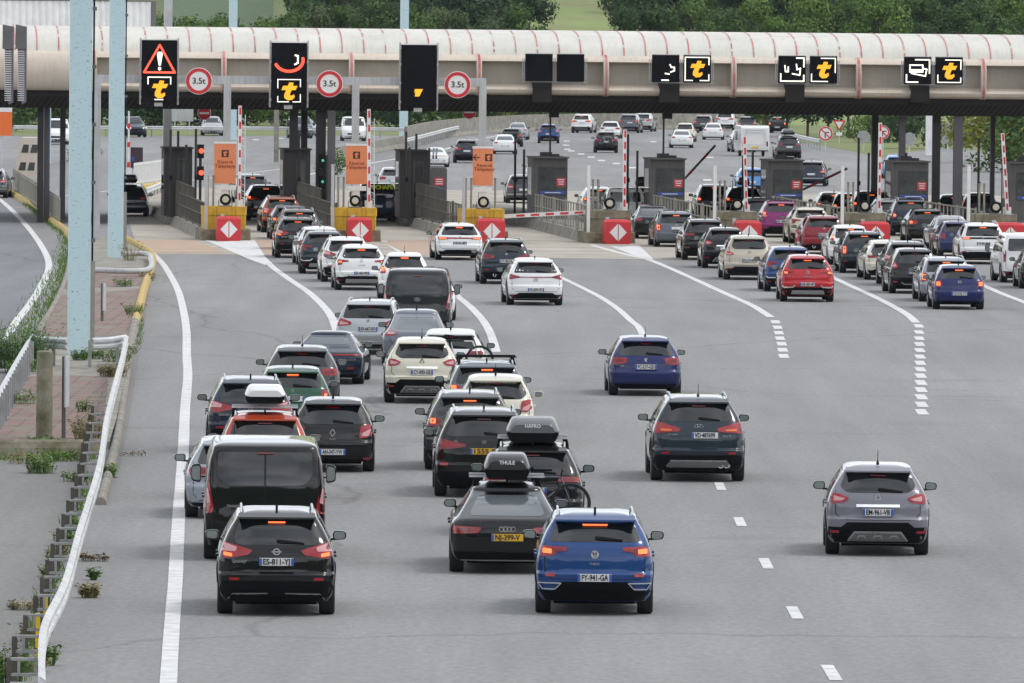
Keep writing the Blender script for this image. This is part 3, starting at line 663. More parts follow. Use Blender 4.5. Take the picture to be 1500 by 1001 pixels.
TPL = dict(
    crossover=dict(W=1.81, H=1.60, rails=True, light2=[(.915, 1.10), (.86, 1.105), (.66, 1.045), (.68, .98), (.915, .985)], skid=(.80, .72, .30, .35, 'plastic'), badge=('ring', .98), trims=[([(-.80, .27), (-.72, .35), (-.15, .36)], .012, 'silver_trim'), ([(.80, .27), (.72, .35), (.15, .36)], .012, 'silver_trim')],
                   text=[('QASHQAI', -.55, .83, .055)], lit=[(.88, .92), (.74, .90), (.74, .95), (.88, .97)], plate=(0, .83)),
    croc=dict(wl=.19, W=1.82, H=1.56, rw=.72, z1=1.44, z0=1.12, zm=1.15, tw=.62, bw=.76, bb=.74, light=[(.93, 1.06), (.46, 1.04), (.47, .99), (.62, .965), (.72, .90), (.93, .90)], plate=(0, .585), badge=('vw', .935),
              bump=.38, bumpc=.52, fog=(.74, .62), rails=True, text=[('T-ROC', 0, .79, .05)], trims=[([(-.93, .50), (-.86, .41), (-.66, .41), (-.56, .50)], .014, 'chrome'), ([(.93, .50), (.86, .41), (.66, .41), (.56, .50)], .014, 'chrome'), ([(-.93, .50), (-.56, .50)], .016, 'chrome'), ([(.93, .50), (.56, .50)], .016, 'chrome'), ([(-.56, .28), (-.42, .38), (.42, .38), (.56, .28)], .02, 'plastic')], lit=[(.87, .95), (.72, .94), (.72, 1.01), (.87, 1.02)]),
    rounded=dict(W=1.78, H=1.56, L=4.12, z1=1.43, z0=1.08, zm=1.18, tw=.60, bw=.73, bb=.58, rw=.67, light=[(.90, 1.03), (.86, 1.07), (.72, 1.06), (.55, .99), (.66, .91), (.90, .89)], light2=[(.84, 1.03), (.62, .98), (.68, .95), (.84, .94)],
                 plate=(0, .755), badge=('diamond', 1.0), bump=.50, bumpc=.585, fog=(.82, .42), skid=(.42, .56, .42, .27, 'grey_d'), ant='rod', trims=[([(-.40, .865), (.40, .865)], .045, 'chrome'), ([(-.56, .28), (-.44, .42), (.44, .42), (.56, .28)], .028, 'silver_trim'), ([(-.40, .30), (-.36, .36), (-.26, .36), (-.22, .30)], .02, 'silver_trim'), ([(-.09, .30), (-.06, .36), (.06, .36), (.09, .30)], .02, 'silver_trim'), ([(.40, .30), (.36, .36), (.26, .36), (.22, .30)], .02, 'silver_trim')]),
    rounded_new=dict(W=1.80, H=1.57, L=4.23, z1=1.45, z0=1.10, zm=1.17, tw=.60, bw=.74, bb=.66, rw=.67, light=[(.92, 1.03), (.88, 1.06), (.48, 1.03), (.50, .98), (.72, .97), (.74, .88), (.90, .86)], plate=(0, .60), badge=('diamond', .99), bump=.46, bumpc=.50,
                     fog=(.84, .36), skid=(.58, .62, .40, .27, 'silver_trim'), ant='rod', trims=[([(-.92, .54), (-.86, .49), (-.55, .50), (-.48, .56)], .035, 'chrome'), ([(.92, .54), (.86, .49), (.55, .50), (.48, .56)], .035, 'chrome')], text=[('CAPTUR', 0, .86, .06)], lit=[(.86, .95), (.74, .95), (.74, 1.0), (.86, 1.01)]),
    hatch=dict(kind='hatch', W=1.80, H=1.46, L=4.25, z1=1.30, z0=.99, zm=1.03, tw=.63, bw=.75, bb=.70, rw=.68, light=[(.92, .90), (.84, .95), (.50, .93), (.54, .80), (.88, .77)], plate=(0, .72), badge=('lion', .88), bump=.30, bumpc=.30, fog=None, ant='rod',
               lit=None, text=[('308', -.58, .74, .05)]),
    smallhatch=dict(kind='hatch', W=1.69, H=1.46, L=3.97, z1=1.30, z0=1.0, zm=1.05, tw=.62, bw=.74, bb=.70, rw=.69, light=[(.93, .96), (.72, .95), (.68, .90), (.70, .74), (.93, .75)], plate=(0, .53), badge=('vw', .90), bump=.27, bumpc=.27, fog=None, ant='rod', lit=[(.88, .78), (.74, .78), (.74, .90), (.88, .90)]),
    clio=dict(kind='hatch', W=1.71, H=1.48, L=4.03, z1=1.38, z0=.97, zm=1.08, tw=.62, bw=.80, bb=.66, rw=.70, light=[(.95, .93), (.84, .97), (.66, .93), (.62, .70), (.80, .70), (.93, .78)], light2=[(.90, .88), (.70, .80), (.68, .73), (.84, .74)], plate=(0, .42), badge=('diamond', .80),
              bump=.26, bumpc=.26, fog=(.80, .29), ant='rod', text=[('CLIO', 0, .67, .06)]),
    blob=dict(kind='hatch', W=1.77, H=1.57, L=4.14, z1=1.44, z0=1.05, zm=1.14, tw=.58, bw=.76, bb=.66, rw=.66, light=[(.93, .95), (.82, 1.12), (.78, 1.12), (.70, .96), (.72, .88), (.92, .88)], light2=[(.90, .93), (.80, 1.05), (.74, .94)], plate=(0, .76), badge=('ring', .90), bump=.48, bumpc=.56, fog=(.8, .42), ant='rod',
              trims=[([(-.55, .40), (-.45, .34), (.45, .34), (.55, .40)], .03, 'silver_trim')]),
    mini=dict(kind='hatch', W=1.73, H=1.42, L=3.84, belt=.90, z1=1.30, z0=.96, zm=1.0, tw=.63, bw=.74, bb=.70, rw=.70, light=[(.92, .86), (.86, .92), (.78, .92), (.72, .86), (.72, .66), (.78, .60), (.86, .60), (.92, .66)], lr=.06, plate=(0, .72), badge=('round', .90), bump=.30, bumpc=.30, fog=(.6, .3), lit=[(.87, .68), (.80, .68), (.80, .84), (.87, .84)]),
    countryman=dict(W=1.82, H=1.57, rails='black', z1=1.44, z0=1.12, zm=1.15, tw=.62, bw=.74, bb=.72, rw=.70, light=[(.93, 1.04), (.75, 1.04), (.72, .98), (.72, .74), (.76, .70), (.93, .72)], plate=(0, .80), badge=('round', 1.0), bump=.46, bumpc=.46, fog=(.80, .45), lit=[(.88, .76), (.78, .76), (.78, 1.0), (.88, 1.0)]),
    wagon=dict(kind='hatch', W=1.83, H=1.50, L=4.75, z1=1.36, z0=1.0, zm=1.04, tw=.66, bw=.77, bb=.72, rw=.72, light=[(.93, .98), (.82, 1.0), (.50, .90), (.52, .82), (.93, .78)], light2=[(.86, .92), (.62, .88), (.60, .84), (.86, .82)], plate=(0, .72), badge=('lion', .92), bump=.30, bumpc=.30, fog=None, rails=True, skid=(.9, .9, .52, .44, 'silver_trim')),
    boxwagon=dict(kind='hatch', W=1.80, H=1.50, L=4.6, z1=1.37, z0=1.0, zm=1.02, tw=.66, bw=.76, bb=.74, rw=.73, light=[(.94, 1.0), (.78, .98), (.70, .90), (.72, .70), (.94, .70)], plate=(0, .80), badge=('round', .93), bump=.28, bumpc=.28, fog=None, rails=True, lit=[(.90, .74), (.78, .74), (.78, .92), (.90, .94)]),
    mpv=dict(kind='hatch', W=1.82, H=1.62, L=4.35, belt=1.0, z1=1.48, z0=1.12, zm=1.22, tw=.60, bw=.70, bb=.60, rw=.68, light=[(.93, 1.0), (.84, 1.20), (.80, 1.20), (.76, 1.02), (.60, .96), (.66, .91), (.92, .90)], l2mat='lampw', light2=[(.90, .97), (.70, .96), (.70, .93), (.90, .93)], plate=(0, .72), badge=('diamond', .98), bump=.42, bumpc=.50, fog=(.78, .42), ant='rod', spoiler=True),
    suvbig=dict(W=1.88, H=1.69, L=4.69, belt=1.10, z1=1.56, z0=1.20, zm=1.25, tw=.62, bw=.72, bb=.66, rw=.68, light=[(.93, 1.16), (.86, 1.19), (.38, 1.06), (.40, 1.0), (.70, .98), (.92, .96)], light2=[(.80, 1.06), (.56, 1.04), (.58, 1.01), (.80, 1.01)], l2mat='lampo', plate=(.12, .93), ptype='s', badge=('oval', 1.10), bump=.54, bumpc=.54, fog=(.70, .58), rails=True, wr=.37,
                skid=(.60, .68, .43, .30, 'grey_d'), exh=[(.44, .33, .05), (.56, .33, .05)], trims=[([(-.66, .33), (-.58, .43), (.58, .43), (.66, .33)], .022, 'silver_trim')], text=[('HYUNDAI', -.52, .94, .045), ('Santa Fe', .56, .92, .05)], ant='rod'),
    bimmer=dict(W=1.89, H=1.68, L=4.7, belt=1.06, z1=1.55, z0=1.17, zm=1.22, tw=.63, bw=.74, bb=.70, rw=.69, light=[(.94, 1.10), (.86, 1.12), (.36, 1.02), (.38, .97), (.66, .93), (.92, .92)], plate=(0, .89), ptype='y', badge=('round', 1.06), bump=.50, bumpc=.50, fog=(.80, .64), rails=True, wr=.37, lmat='lampd', text=[('X3', -.54, 1.08, .055)]),
    bimmer_small=dict(W=1.82, H=1.60, L=4.44, z1=1.46, z0=1.12, zm=1.16, tw=.62, bw=.75, bb=.72, rw=.69, light=[(.93, 1.04), (.86, 1.08), (.45, 1.0), (.50, .93), (.92, .90)], plate=(0, .82), badge=('round', 1.06), bump=.42, bumpc=.45, fog=(.76, .52), rails=True, exh=[(-.42, .33, .06), (.42, .33, .06)]),
    wedge=dict(W=1.84, H=1.54, L=4.49, z1=1.40, z0=1.06, zm=1.10, tw=.60, bw=.76, bb=.74, rw=.66, light=[(.92, 1.00), (.88, 1.02), (.55, .94), (.10, .93), (.10, .91), (.55, .91), (.92, .84)], plate=(0, .52), badge=('oval', .84), bump=.36, bumpc=.42, fog=(.84, .32), bar=[(-.2, .905), (.2, .905), (.2, .935), (-.2, .935)]),
    claw=dict(W=1.84, H=1.62, L=4.45, z1=1.47, z0=1.10, zm=1.14, tw=.64, bw=.75, bb=.73, rw=.70, light=[(.92, 1.06), (.52, 1.06), (.48, .98), (.88, .97)], extra='blackpanel', light2=None, plate=(0, .82), badge=('lion', 1.02), bump=.48, bumpc=.50, fog=(.8, .5), rails=True, lit=[(.86, .99), (.60, .99), (.60, 1.04), (.86, 1.04)]),
    clawlow=dict(kind='hatch', W=1.85, H=1.45, L=4.7, z1=1.30, z0=.98, zm=1.02, tw=.62, bw=.77, bb=.74, rw=.67, light=[(.92, .90), (.52, .90), (.48, .82), (.88, .80)], plate=(0, .68), badge=('lion', .87), bump=.36, bumpc=.42, fog=None, lit=[(.86, .82), (.56, .84), (.56, .88), (.86, .88)], bar=[(-.5, .84), (.5, .84), (.5, .89), (-.5, .89)]),
    liftback=dict(kind='fast', W=1.91, H=1.42, L=4.97, z1=1.24, z0=.95, zm=.99, tw=.50, bw=.64, bb=.60, rw=.60, light=[(.93, .79), (.44, .77), (.50, .68), (.93, .66)], plate=(0, .61), ptype='y', badge=('rings4', .745), bump=.36, bumpc=.36, fog=None, wiper=False, third=False, trims=[([(-.78, .24), (.78, .24)], .02, 'silver_trim')], text=[('S-line', .60, .60, .035)]),
    fastback=dict(kind='fast', W=1.86, H=1.46, L=4.87, z1=1.26, z0=.97, zm=1.01, tw=.52, bw=.66, bb=.62, rw=.62, light=[(.94, .93), (.84, .97), (.56, .92), (.54, .84), (.90, .78)], light2=[(.84, .89), (.64, .88), (.64, .84), (.84, .84)], plate=(0, .70), badge=('oval', .85), bump=.28, bumpc=.28, fog=None, wiper=False, third=False, ant='rod'),
    saloon=dict(kind='sedan', W=1.82, H=1.45, L=4.65, z1=1.30, z0=1.03, zm=1.06, tw=.55, bw=.66, bb=.64, rw=.63, light=[(.93, .92), (.60, .90), (.62, .80), (.93, .78)], plate=(0, .62), badge=('oval', .85), bump=.26, bumpc=.26, fog=None, wiper=False, third=False, spoiler=False),
    sport=dict(kind='sport', W=1.85, H=1.30, L=4.52, zc=.17, z1=1.16, z0=.99, zm=1.02, tw=.46, bw=.58, bb=.56, rw=.56, light=None, bar=[(-.92, .735), (.92, .735), (.92, .765), (-.92, .765)], plate=(0, .48), badge=None, bump=.26, bumpc=.26, fog=(.66, .42), wiper=False, third=False, spoiler=False, tyw=.29, extra='louvre', claddingside=False, ant=None, trims=[([(-.75, .34), (.75, .34)], .03, 'plastic')]),
    van=dict(kind='van', W=2.0, H=1.98, L=5.0, zc=.26, belt=1.15, z1=1.78, z0=1.26, zm=1.40, tw=.74, bw=.76, bb=.66, rw=.86, light=[(.90, 1.70), (.86, 1.72), (.90, 1.30), (.84, .88), (.86, .80), (.97, .80), (.97, 1.30)], light2=[(.94, 1.25), (.92, 1.25), (.88, .98), (.94, .98)], plate=(0, .70), badge=('oval', 1.08), bump=.46, bumpc=.46, fog=None, third=True, split=False, wiper=False, ant=None),
    vansplit=dict(kind='van', W=2.06, H=2.0, L=5.3, zc=.26, belt=1.15, z1=1.82, z0=1.27, zm=1.42, tw=.76, bw=.77, bb=.62, rw=.86, light=[(.90, 1.72), (.86, 1.74), (.90, 1.30), (.83, .90), (.86, .80), (.97, .80), (.97, 1.30)], light2=[(.94, 1.22), (.92, 1.22), (.88, .98), (.94, .96)], plate=(0, .62), badge=None, bump=.44, bumpc=.44, fog=None, split=True, wiper=False, ant=None, wr=.35, text=[('TRANSIT', -.52, .92, .06)]),
    kangoo=dict(kind='van', W=1.83, H=1.81, L=4.28, zc=.24, belt=1.08, z1=1.60, z0=1.15, zm=1.2, tw=.74, bw=.78, bb=.74, rw=.84, light=[(.95, 1.16), (.84, 1.14), (.86, .78), (.95, .72)], plate=(0, .74), badge=('diamond', 1.02), bump=.42, bumpc=.42, fog=(.82, .36), wiper=False, ant='rod'),
    duster=dict(W=1.80, H=1.66, L=4.34, z1=1.52, z0=1.15, zm=1.20, tw=.64, bw=.74, bb=.70, rw=.71, light=[(.93, 1.06), (.78, 1.08), (.76, .80), (.92, .80)], plate=(0, .78), badge=('oval', 1.0), bump=.50, bumpc=.50, fog=None, rails=True),
    leaf=dict(kind='hatch', W=1.78, H=1.55, L=4.4, z1=1.42, z0=1.04, zm=1.10, tw=.60, bw=.68, bb=.64, rw=.66, light=[(.93, 1.0), (.84, 1.30), (.78, 1.30), (.76, 1.06), (.72, .95), (.92, .86)], plate=(0, .66), badge=('ring', .92), bump=.34, bumpc=.40, fog=None, ant='rod'),
)
TPL['striped'] = dict(TPL['sport'], extra='stripes')
Q = 'cars queuing for the toll booths'; FAR = 'cars driving away beyond the booths'; ON = 'oncoming vehicles on the far carriageway'; OPEN = 'cars driving across the open asphalt'
# key, template, colour, left px, right px, wheel line px, heading, lamps, plate, group, label
CL = [
 ('qash', 'crossover', 'black', 316, 492, 899, .3, 'r', 'ES-811-YJ', Q, 'black crossover with roof rails and lit brake lamps, front left of the photo, plate ES-811-YJ'),
 ('troc', 'croc', 'blue', 784, 956, 898, .5, 'r', 'FY-941-GA', Q, 'bright blue crossover with roof rails at the bottom centre, plate FY-941-GA'),
 ('audi', 'liftback', 'black', 656, 828, 838, .5, None, 'NJ-399-V', Q, 'low black liftback car with four ring badge and yellow plate NJ-399-V'),
 ('hyun', 'suvbig', 'blueblack', 952, 1090, 704, 2.2, None, 'VD·487699', OPEN, 'dark blue grey large crossover with oval country sticker driving alone right of centre'),
 ('capt', 'rounded', 'grey', 1210, 1358, 812, 1.2, None, 'EM-961-VB', OPEN, 'metallic grey rounded crossover driving alone at the lower right, plate EM-961-VB'),
 ('p308', 'hatch', 'blue2', 891, 997, 579, 2.3, None, 'FC-217-GD', OPEN, 'royal blue hatchback driving alone in the middle of the asphalt, plate FC-217-GD'),
 ('tran', 'vansplit', 'black', 296, 478, 819, .4, None, None, Q, 'tall black panel van with two windowed back doors behind the black crossover'),
 ('gleft', 'hatch', 'silver2', 271, 414, 758, .6, None, None, Q, 'grey hatchback half hidden at the left of the black van'),
 ('clio', 'clio', 'black', 426, 548, 690, -.4, None, 'AH-347-YW', Q, 'glossy black small hatchback right of the black van, plate AH-347-YW'),
 ('dust', 'duster', 'orangered', 317, 457, 733, .2, None, None, Q, 'orange red crossover carrying a white roof box'),
 ('aron', 'crossover', 'navy', 305, 427, 664, 1.0, None, None, Q, 'dark blue crossover with roof rails behind the white roof box, leftmost of the queue'),
 ('mini', 'mini', 'green', 371, 485, 630, .4, 'r', None, Q, 'small green hatchback with tall rounded tail lamps'),
 ('g208', 'hatch', 'dgrey', 388, 496, 597, .6, None, None, Q, 'dark grey hatchback ahead of the small green one, rear glass mirroring the sky'),
 ('pors', 'sport', 'navy', 426, 534, 562, -3.4, None, None, Q, 'dark blue low sports coupe with louvred engine lid'),
 ('p5008', 'wagon', 'silver', 492, 590, 519, -3.0, None, 'EX-667-DD', Q, 'silver estate with silver roof rails ahead of the sports coupe, plate EX-667-DD'),
 ('mond', 'fastback', 'silver3', 559, 661, 535, .5, None, None, Q, 'grey blue fastback saloon right of the silver estate'),
 ('tourn', 'van', 'anthracite', 562, 660, 492, -.8, None, None, Q, 'dark grey people carrier van with wide rear window and white striped lamps'),
 ('wrv', 'hatch', 'white', 582, 668, 469, -.5, 'r', None, Q, 'white hatchback mostly hidden behind the dark grey van'),
 ('juke', 'blob', 'white', 553, 631, 439, .8, 'r', None, Q, 'white rounded small crossover ahead of the dark grey van'),
 ('aust', 'rounded_new', 'white', 489, 567, 425, 2.8, 'r', 'EL-466-WE', Q, 'white crossover with full width red lamp line, plate EL-466-WE'),
 ('w21', 'crossover', 'white', 470, 544, 413, 2.9, None, None, Q, 'plain white crossover directly ahead of the one with the red lamp line'),
 ('b22', 'rounded_new', 'blueblack', 438, 510, 401, 1.2, None, None, Q, 'dark blue crossover with chrome bumper hooks in the left queue'),
 ('w23', 'hatch', 'white', 434, 502, 388, 3.3, None, None, Q, 'white hatchback just ahead of the dark blue crossover with chrome hooks'),
 ('k24', 'crossover', 'black2', 401, 470, 378, 2.2, 'r', None, Q, 'black crossover at the edge of the concrete apron in the left queue'),
 ('k25', 'duster', 'dgrey', 405, 470, 366, 2.6, 'r', None, Q, 'dark grey roof railed crossover squeezed ahead of the black one in the left queue'),
 ('k26', 'hatch', 'black2', 395, 457, 351, 3.0, 'r', None, Q, 'black hatchback behind the copper crossover in the left lane'),
 ('cop', 'crossover', 'copper', 381, 443, 341, 3.8, 'r', None, Q, 'copper orange crossover between the left railings'),
 ('k28', 'suvbig', 'black', 359, 418, 324, 3.4, 'r', None, Q, 'black crossover with orange lit lamps next to the left yellow block'),
 ('k29', 'wagon', 'dgrey', 344, 395, 298, 3.2, 'r', None, Q, 'dark grey estate with roof spoiler farthest into the left lane'),
 ('w30', 'clawlow', 'white', 637, 706, 381, 4.0, 'r', 'CE-261-BP', Q, 'white estate car with black lamp band beside the right yellow block'),
 ('x1', 'bimmer_small', 'blueblack', 702, 778, 416, 3.3, None, 'CT-182-KA', Q, 'dark blue crossover between the two white cars in the middle lane'),
 ('ux', 'wedge', 'white', 741, 824, 447, 3.6, None, 'FX-829-VD', Q, 'white wedge shaped crossover with a thin lamp line, last of the middle lane'),
 ('creamc', 'rounded', 'cream', 571, 663, 590, .8, None, 'CY-093-GE', Q, 'cream coloured rounded crossover with black bumper, plate CY-093-GE'),
 ('w34', 'hatch', 'white', 607, 712, 568, -1.0, None, None, Q, 'white hatchback with a bicycle hung on its tailgate'),
 ('seat', 'wagon', 'greyblue', 656, 768, 627, 1.8, 'r', None, Q, 'dark grey estate with a black roof rack beside the cream crossover'),
 ('w36', 'clio', 'cream', 669, 781, 649, -.2, None, None, Q, 'off white hatchback with round red lamps right of the grey crossovers'),
 ('nx', 'bimmer_small', 'dgrey', 622, 752, 688, .8, 'r', None, Q, 'dark grey crossover directly ahead of the yellow plated black one'),
 ('x3', 'bimmer', 'black', 635, 780, 727, 1.0, None, '155S-9', Q, 'black crossover with large red lamps and a partly hidden yellow plate'),
 ('p3008', 'claw', 'black2', 708, 850, 784, -.2, None, None, Q, 'black crossover under the large grey roof box with a bicycle on its tailgate'),
 # right hand queues
 ('ra', 'suvbig', 'black', 916, 973, 329, 3.5, 'r', None, Q, 'black crossover with a black roof box beside the concrete block'),
 ('rb', 'saloon', 'black2', 927, 988, 350, 4.0, None, None, Q, 'black saloon tight against the red cushion of the fourth island'),
 ('rc', 'boxwagon', 'greyblue', 957, 1021, 362, 4.8, 'r', None, Q, 'grey blue estate with tall red lamps right of the fourth red cushion'),
 ('rd', 'claw', 'black2', 998, 1066, 381, 4.8, None, None, Q, 'black crossover with claw shaped lamps behind the grey blue estate'),
 ('re', 'rounded', 'black2', 1027, 1096, 393, 3.8, None, None, Q, 'black compact crossover with rounded red lamps left of the champagne car'),
 ('rf', 'mpv', 'champ', 1058, 1133, 410, 4.0, None, 'DJ-333-MN', Q, 'champagne coloured people carrier with arched rear glass'),
 ('rg', 'rounded_new', 'blue', 1118, 1194, 427, 4.6, None, None, Q, 'blue crossover hidden behind the bright red one'),
 ('rh', 'rounded_new', 'red', 1141, 1222, 442, 3.0, 'r', 'GE-282-NP', Q, 'bright red crossover with chrome bumper hooks'),
 ('ri', 'mpv', 'purple', 1114, 1172, 348, 4.0, 'r', 'BW-148-KE', Q, 'purple people carrier with round lamps'),
 ('rj', 'rounded_new', 'cream', 1155, 1216, 357, 5.5, None, None, Q, 'off white crossover with dark rear between the purple and the dark red car'),
 ('rk', 'bimmer_small', 'dred', 1172, 1238, 373, 5.0, None, 'EH-510-ZC', Q, 'dark red crossover with roof rails'),
 ('rl', 'leaf', 'white', 1210, 1278, 388, 4.6, 'o', None, Q, 'white tall hatchback with orange lit lamp right of the dark red crossover'),
 ('rm', 'countryman', 'blueblack', 1229, 1300, 400, 4.8, 'r', 'FB-407-QR', Q, 'blue black boxy crossover with tall glowing lamps and black roof rails'),
 ('rn', 'clawlow', 'cream', 1266, 1338, 410, 5.0, None, None, Q, 'creamy white fastback crossover left of the two dark crossovers'),
 ('ro', 'crossover', 'dgrey', 1291, 1366, 419, 4.6, None, None, Q, 'dark grey crossover with silver rails hidden behind the black rounded one'),
 ('rp', 'blob', 'black2', 1301, 1376, 430, 5.2, None, 'CG-740-LW', Q, 'black rounded small crossover with white boomerang lamps'),
 ('rq', 'boxwagon', 'silver2', 1345, 1424, 442, 4.3, 'r', None, Q, 'silver estate car partly hidden by the dark blue small hatchback'),
 ('rr', 'smallhatch', 'blue2', 1365, 1441, 453, 4.3, 'r', 'CD-525-YT', Q, 'dark blue small hatchback with square lit lamps at the end of the right queue'),
 ('rs', 'duster', 'navy', 1303, 1363, 346, 4.0, 'r', None, Q, 'navy crossover with glowing lamps near the sixth concrete block'),
 ('rt', 'hatch', 'black2', 1326, 1388, 355, 5.5, 'r', None, Q, 'black hatchback behind the navy crossover near the sixth block'),
 ('ru', 'saloon', 'silver', 1361, 1425, 367, 5.0, None, None, Q, 'pale silver saloon ahead of the small blue car'),
 ('rv', 'smallhatch', 'blue2', 1372, 1434, 376, 6.0, None, None, Q, 'small blue hatchback hidden behind the white crossover'),
 ('rw', 'claw', 'white', 1403, 1473, 387, 5.0, 'r', 'GT-861-DA', Q, 'white crossover with black lamp band at the right edge queue'),
 ('rx', 'kangoo', 'white', 1464, 1538, 414, 7.5, None, None, Q, 'white small delivery van cut off by the right edge'),
 ('ry', 'blob', 'black2', 1491, 1566, 423, 5.0, None, None, Q, 'black car at the right edge behind the white delivery van'),
 ('s1', 'hatch', 'white', 850, 905, 318, 4.0, 'r', None, Q, 'white hatchback seen through the railing left of the fourth block'),
 ('s2', 'kangoo', 'white', 886, 943, 332, 3.0, 'r', None, Q, 'white high roofed car behind the fourth barrier arm'),
 ('s3', 'duster', 'black2', 1018, 1073, 320, 4.0, 'r', None, Q, 'black crossover with white roof left of the fifth barrier arm'),
 ('s4', 'suvbig', 'black', 1060, 1118, 326, 4.0, 'r', None, Q, 'black crossover with a small black roof box at the fifth island'),
 ('s5', 'wagon', 'dgrey', 1085, 1143, 338, 4.0, None, None, Q, 'dark silver estate roof just ahead of the purple car'),
 ('s6', 'hatch', 'white', 1193, 1249, 326, 4.0, 'r', None, Q, 'white roofed dark glass hatchback left of the sixth block'),
 ('s7', 'smallhatch', 'black2', 1216, 1270, 328, 4.0, 'r', None, Q, 'small black car squeezed behind the sixth railing'),
 ('s8', 'suvbig', 'black', 1247, 1304, 333, 4.0, 'r', None, Q, 'black crossover behind the sixth spotlight'),
 ('s9', 'wagon', 'silver', 1275, 1334, 340, 4.0, None, None, Q, 'silver railed estate ahead of the navy crossover'),
 ('s10', 'hatch', 'dgrey', 1370, 1424, 330, 3.0, 'r', None, Q, 'dark grey hatchback behind the right canopy columns'),
 ('s11', 'mpv', 'dgrey', 1406, 1464, 333, 3.0, None, None, Q, 'dark grey people carrier under the last floodlight'),
 # lanes on the left
 ('t1', 'kangoo', 'navy', 520, 583, 325, 3.5, None, None, Q, 'dark blue van with yellow lettering inside the second booth lane'),
 ('t2', 'hatch', 'silver', 553, 601, 284, 2.0, None, None, FAR, 'silver hatchback just beyond the lettered dark blue van'),
 ('t3', 'wagon', 'blueblack', 160, 218, 317, -1.0, None, 'DA-314-BK', Q, 'dark teal estate with a roof box behind the second blue mast'),
 ('t4', 'wagon', 'greyblue', -42, 14, 290, -4.0, None, None, Q, 'grey blue car cut off by the left edge beside the yellow kerb'),
 # beyond the booths
 ('f1', 'striped', 'white', 617, 657, 245, -1.0, None, None, FAR, 'white coupe with two dark blue racing stripes'),
 ('f2', 'crossover', 'navy', 664, 703, 239, 1.0, None, None, FAR, 'navy crossover beyond the arrowed orange sign'),
 ('f3', 'saloon', 'white', 722, 757, 226, 2.0, None, None, FAR, 'white saloon driving away right of the arrowed orange sign'),
 ('f4', 'hatch', 'black2', 732, 766, 215, -1.0, None, None, FAR, 'dark hatchback with red lamps ahead of the far white saloon'),
 ('f5', 'saloon', 'silver', 742, 774, 205, -2.0, None, None, FAR, 'pale silver car ahead of the dark hatchback near the concrete wall'),
 ('f6', 'rounded', 'blue', 787, 820, 210, 0, None, None, FAR, 'blue and white crossover under the canopy lamp'),
 ('f7', 'wagon', 'dgrey', 740, 792, 298, 2.0, None, None, FAR, 'dark grey estate beside the first grey booth'),
 ('f8', 'hatch', 'white', 769, 815, 268, 2.0, None, None, FAR, 'white hatchback mostly hidden by the first grey booth'),
 ('f9', 'suvbig', 'white', 837, 868, 195, -7.0, 'r', None, FAR, 'white crossover turning right along the concrete wall'),
 ('f10', 'hatch', 'white', 879, 909, 203, -3.0, None, None, FAR, 'white hatchback ahead of the dark one carrying bicycles'),
 ('f11', 'crossover', 'black2', 870, 905, 224, 1.0, None, None, FAR, 'black crossover with bicycles on its tailgate'),
 ('f12', 'suvbig', 'greyblue', 908, 935, 195, -6.0, None, None, FAR, 'slate grey crossover along the concrete wall left of a silver car'),
 ('f13', 'suvbig', 'silver', 928, 955, 193, -6.0, None, None, FAR, 'silver car along the concrete wall ahead of the slate grey one'),
 ('f14', 'saloon', 'white', 983, 1014, 217, 2.0, None, None, FAR, 'white coupe in the middle of the far carriageway'),
 ('f15', 'blob', 'cream', 989, 1018, 208, -2.0, None, None, FAR, 'cream white small car just ahead of the white coupe'),
 ('f16', 'crossover', 'dgrey', 1018, 1043, 195, -5.0, None, None, FAR, 'charcoal crossover with red lamps near the concrete wall'),
 ('f17', 'saloon', 'white', 1031, 1058, 205, -1.0, None, None, FAR, 'white coupe with black bumper left of the caravan'),
 ('f18', 'suvbig', 'white', 1050, 1074, 191, -6.0, None, None, FAR, 'white crossover turning along the wall left of the caravan'),
 ('f19', 'wagon', 'dgrey', 1082, 1107, 195, -3.0, None, None, FAR, 'dark estate peeping over the caravan roof'),
 ('f21', 'smallhatch', 'black2', 1127, 1152, 195, -5.0, 'r', None, FAR, 'black hatchback with flashing lamp right of the caravan'),
 ('f22', 'claw', 'dgrey', 1137, 1173, 232, 5.0, None, None, FAR, 'grey crossover with a roof box right of the caravan'),
 ('f23', 'rounded', 'ltblue', 1077, 1124, 287, 4.0, None, None, FAR, 'light blue car between the second and third grey booths'),
 ('f24', 'wagon', 'navy', 1166, 1211, 273, -2.0, None, None, FAR, 'navy estate beside the third grey booth'),
 ('f25', 'hatch', 'ltblue', 1293, 1336, 262, 3.0, None, None, FAR, 'pale blue car behind the fourth grey booth'),
 # oncoming
 ('o1', 'duster', 'navy', 184, 213, 201, 10.0, 'front', None, ON, 'dark oncoming crossover with lit headlamps under the left canopy'),
 ('o2', 'mpv', 'silver', 296, 326, 199, 2.0, None, None, ON, 'silver oncoming people carrier beside the no entry sign'),
 ('o3', 'kangoo', 'greyblue', 431, 452, 203, 6.0, None, None, ON, 'oncoming grey blue van between the dark columns'),
 ('o3b', 'hatch', 'silver', 437, 464, 200, 10.0, None, None, ON, 'oncoming silver car beside the grey blue van'),
 ('o4', 'van', 'white', 500, 536, 207, 2.0, None, None, ON, 'white oncoming van left of the red and white arm'),
 ('o5', 'van', 'white', 68, 99, 212, 3.0, None, None, ON, 'white oncoming van seen between the left canopy columns'),
 ('o6', 'hatch', 'silver', 985, 1010, 178, 40.0, None, None, ON, 'pale car roof showing above the concrete wall at centre right'),
 ('o7', 'saloon', 'silver', 1085, 1110, 178, 40.0, None, None, ON, 'silver car roof showing above the wall over the caravan'),
 ('o8', 'hatch', 'white', 816, 842, 179, 40.0, None, None, ON, 'white car roof showing above the wall by the canopy lamp'),
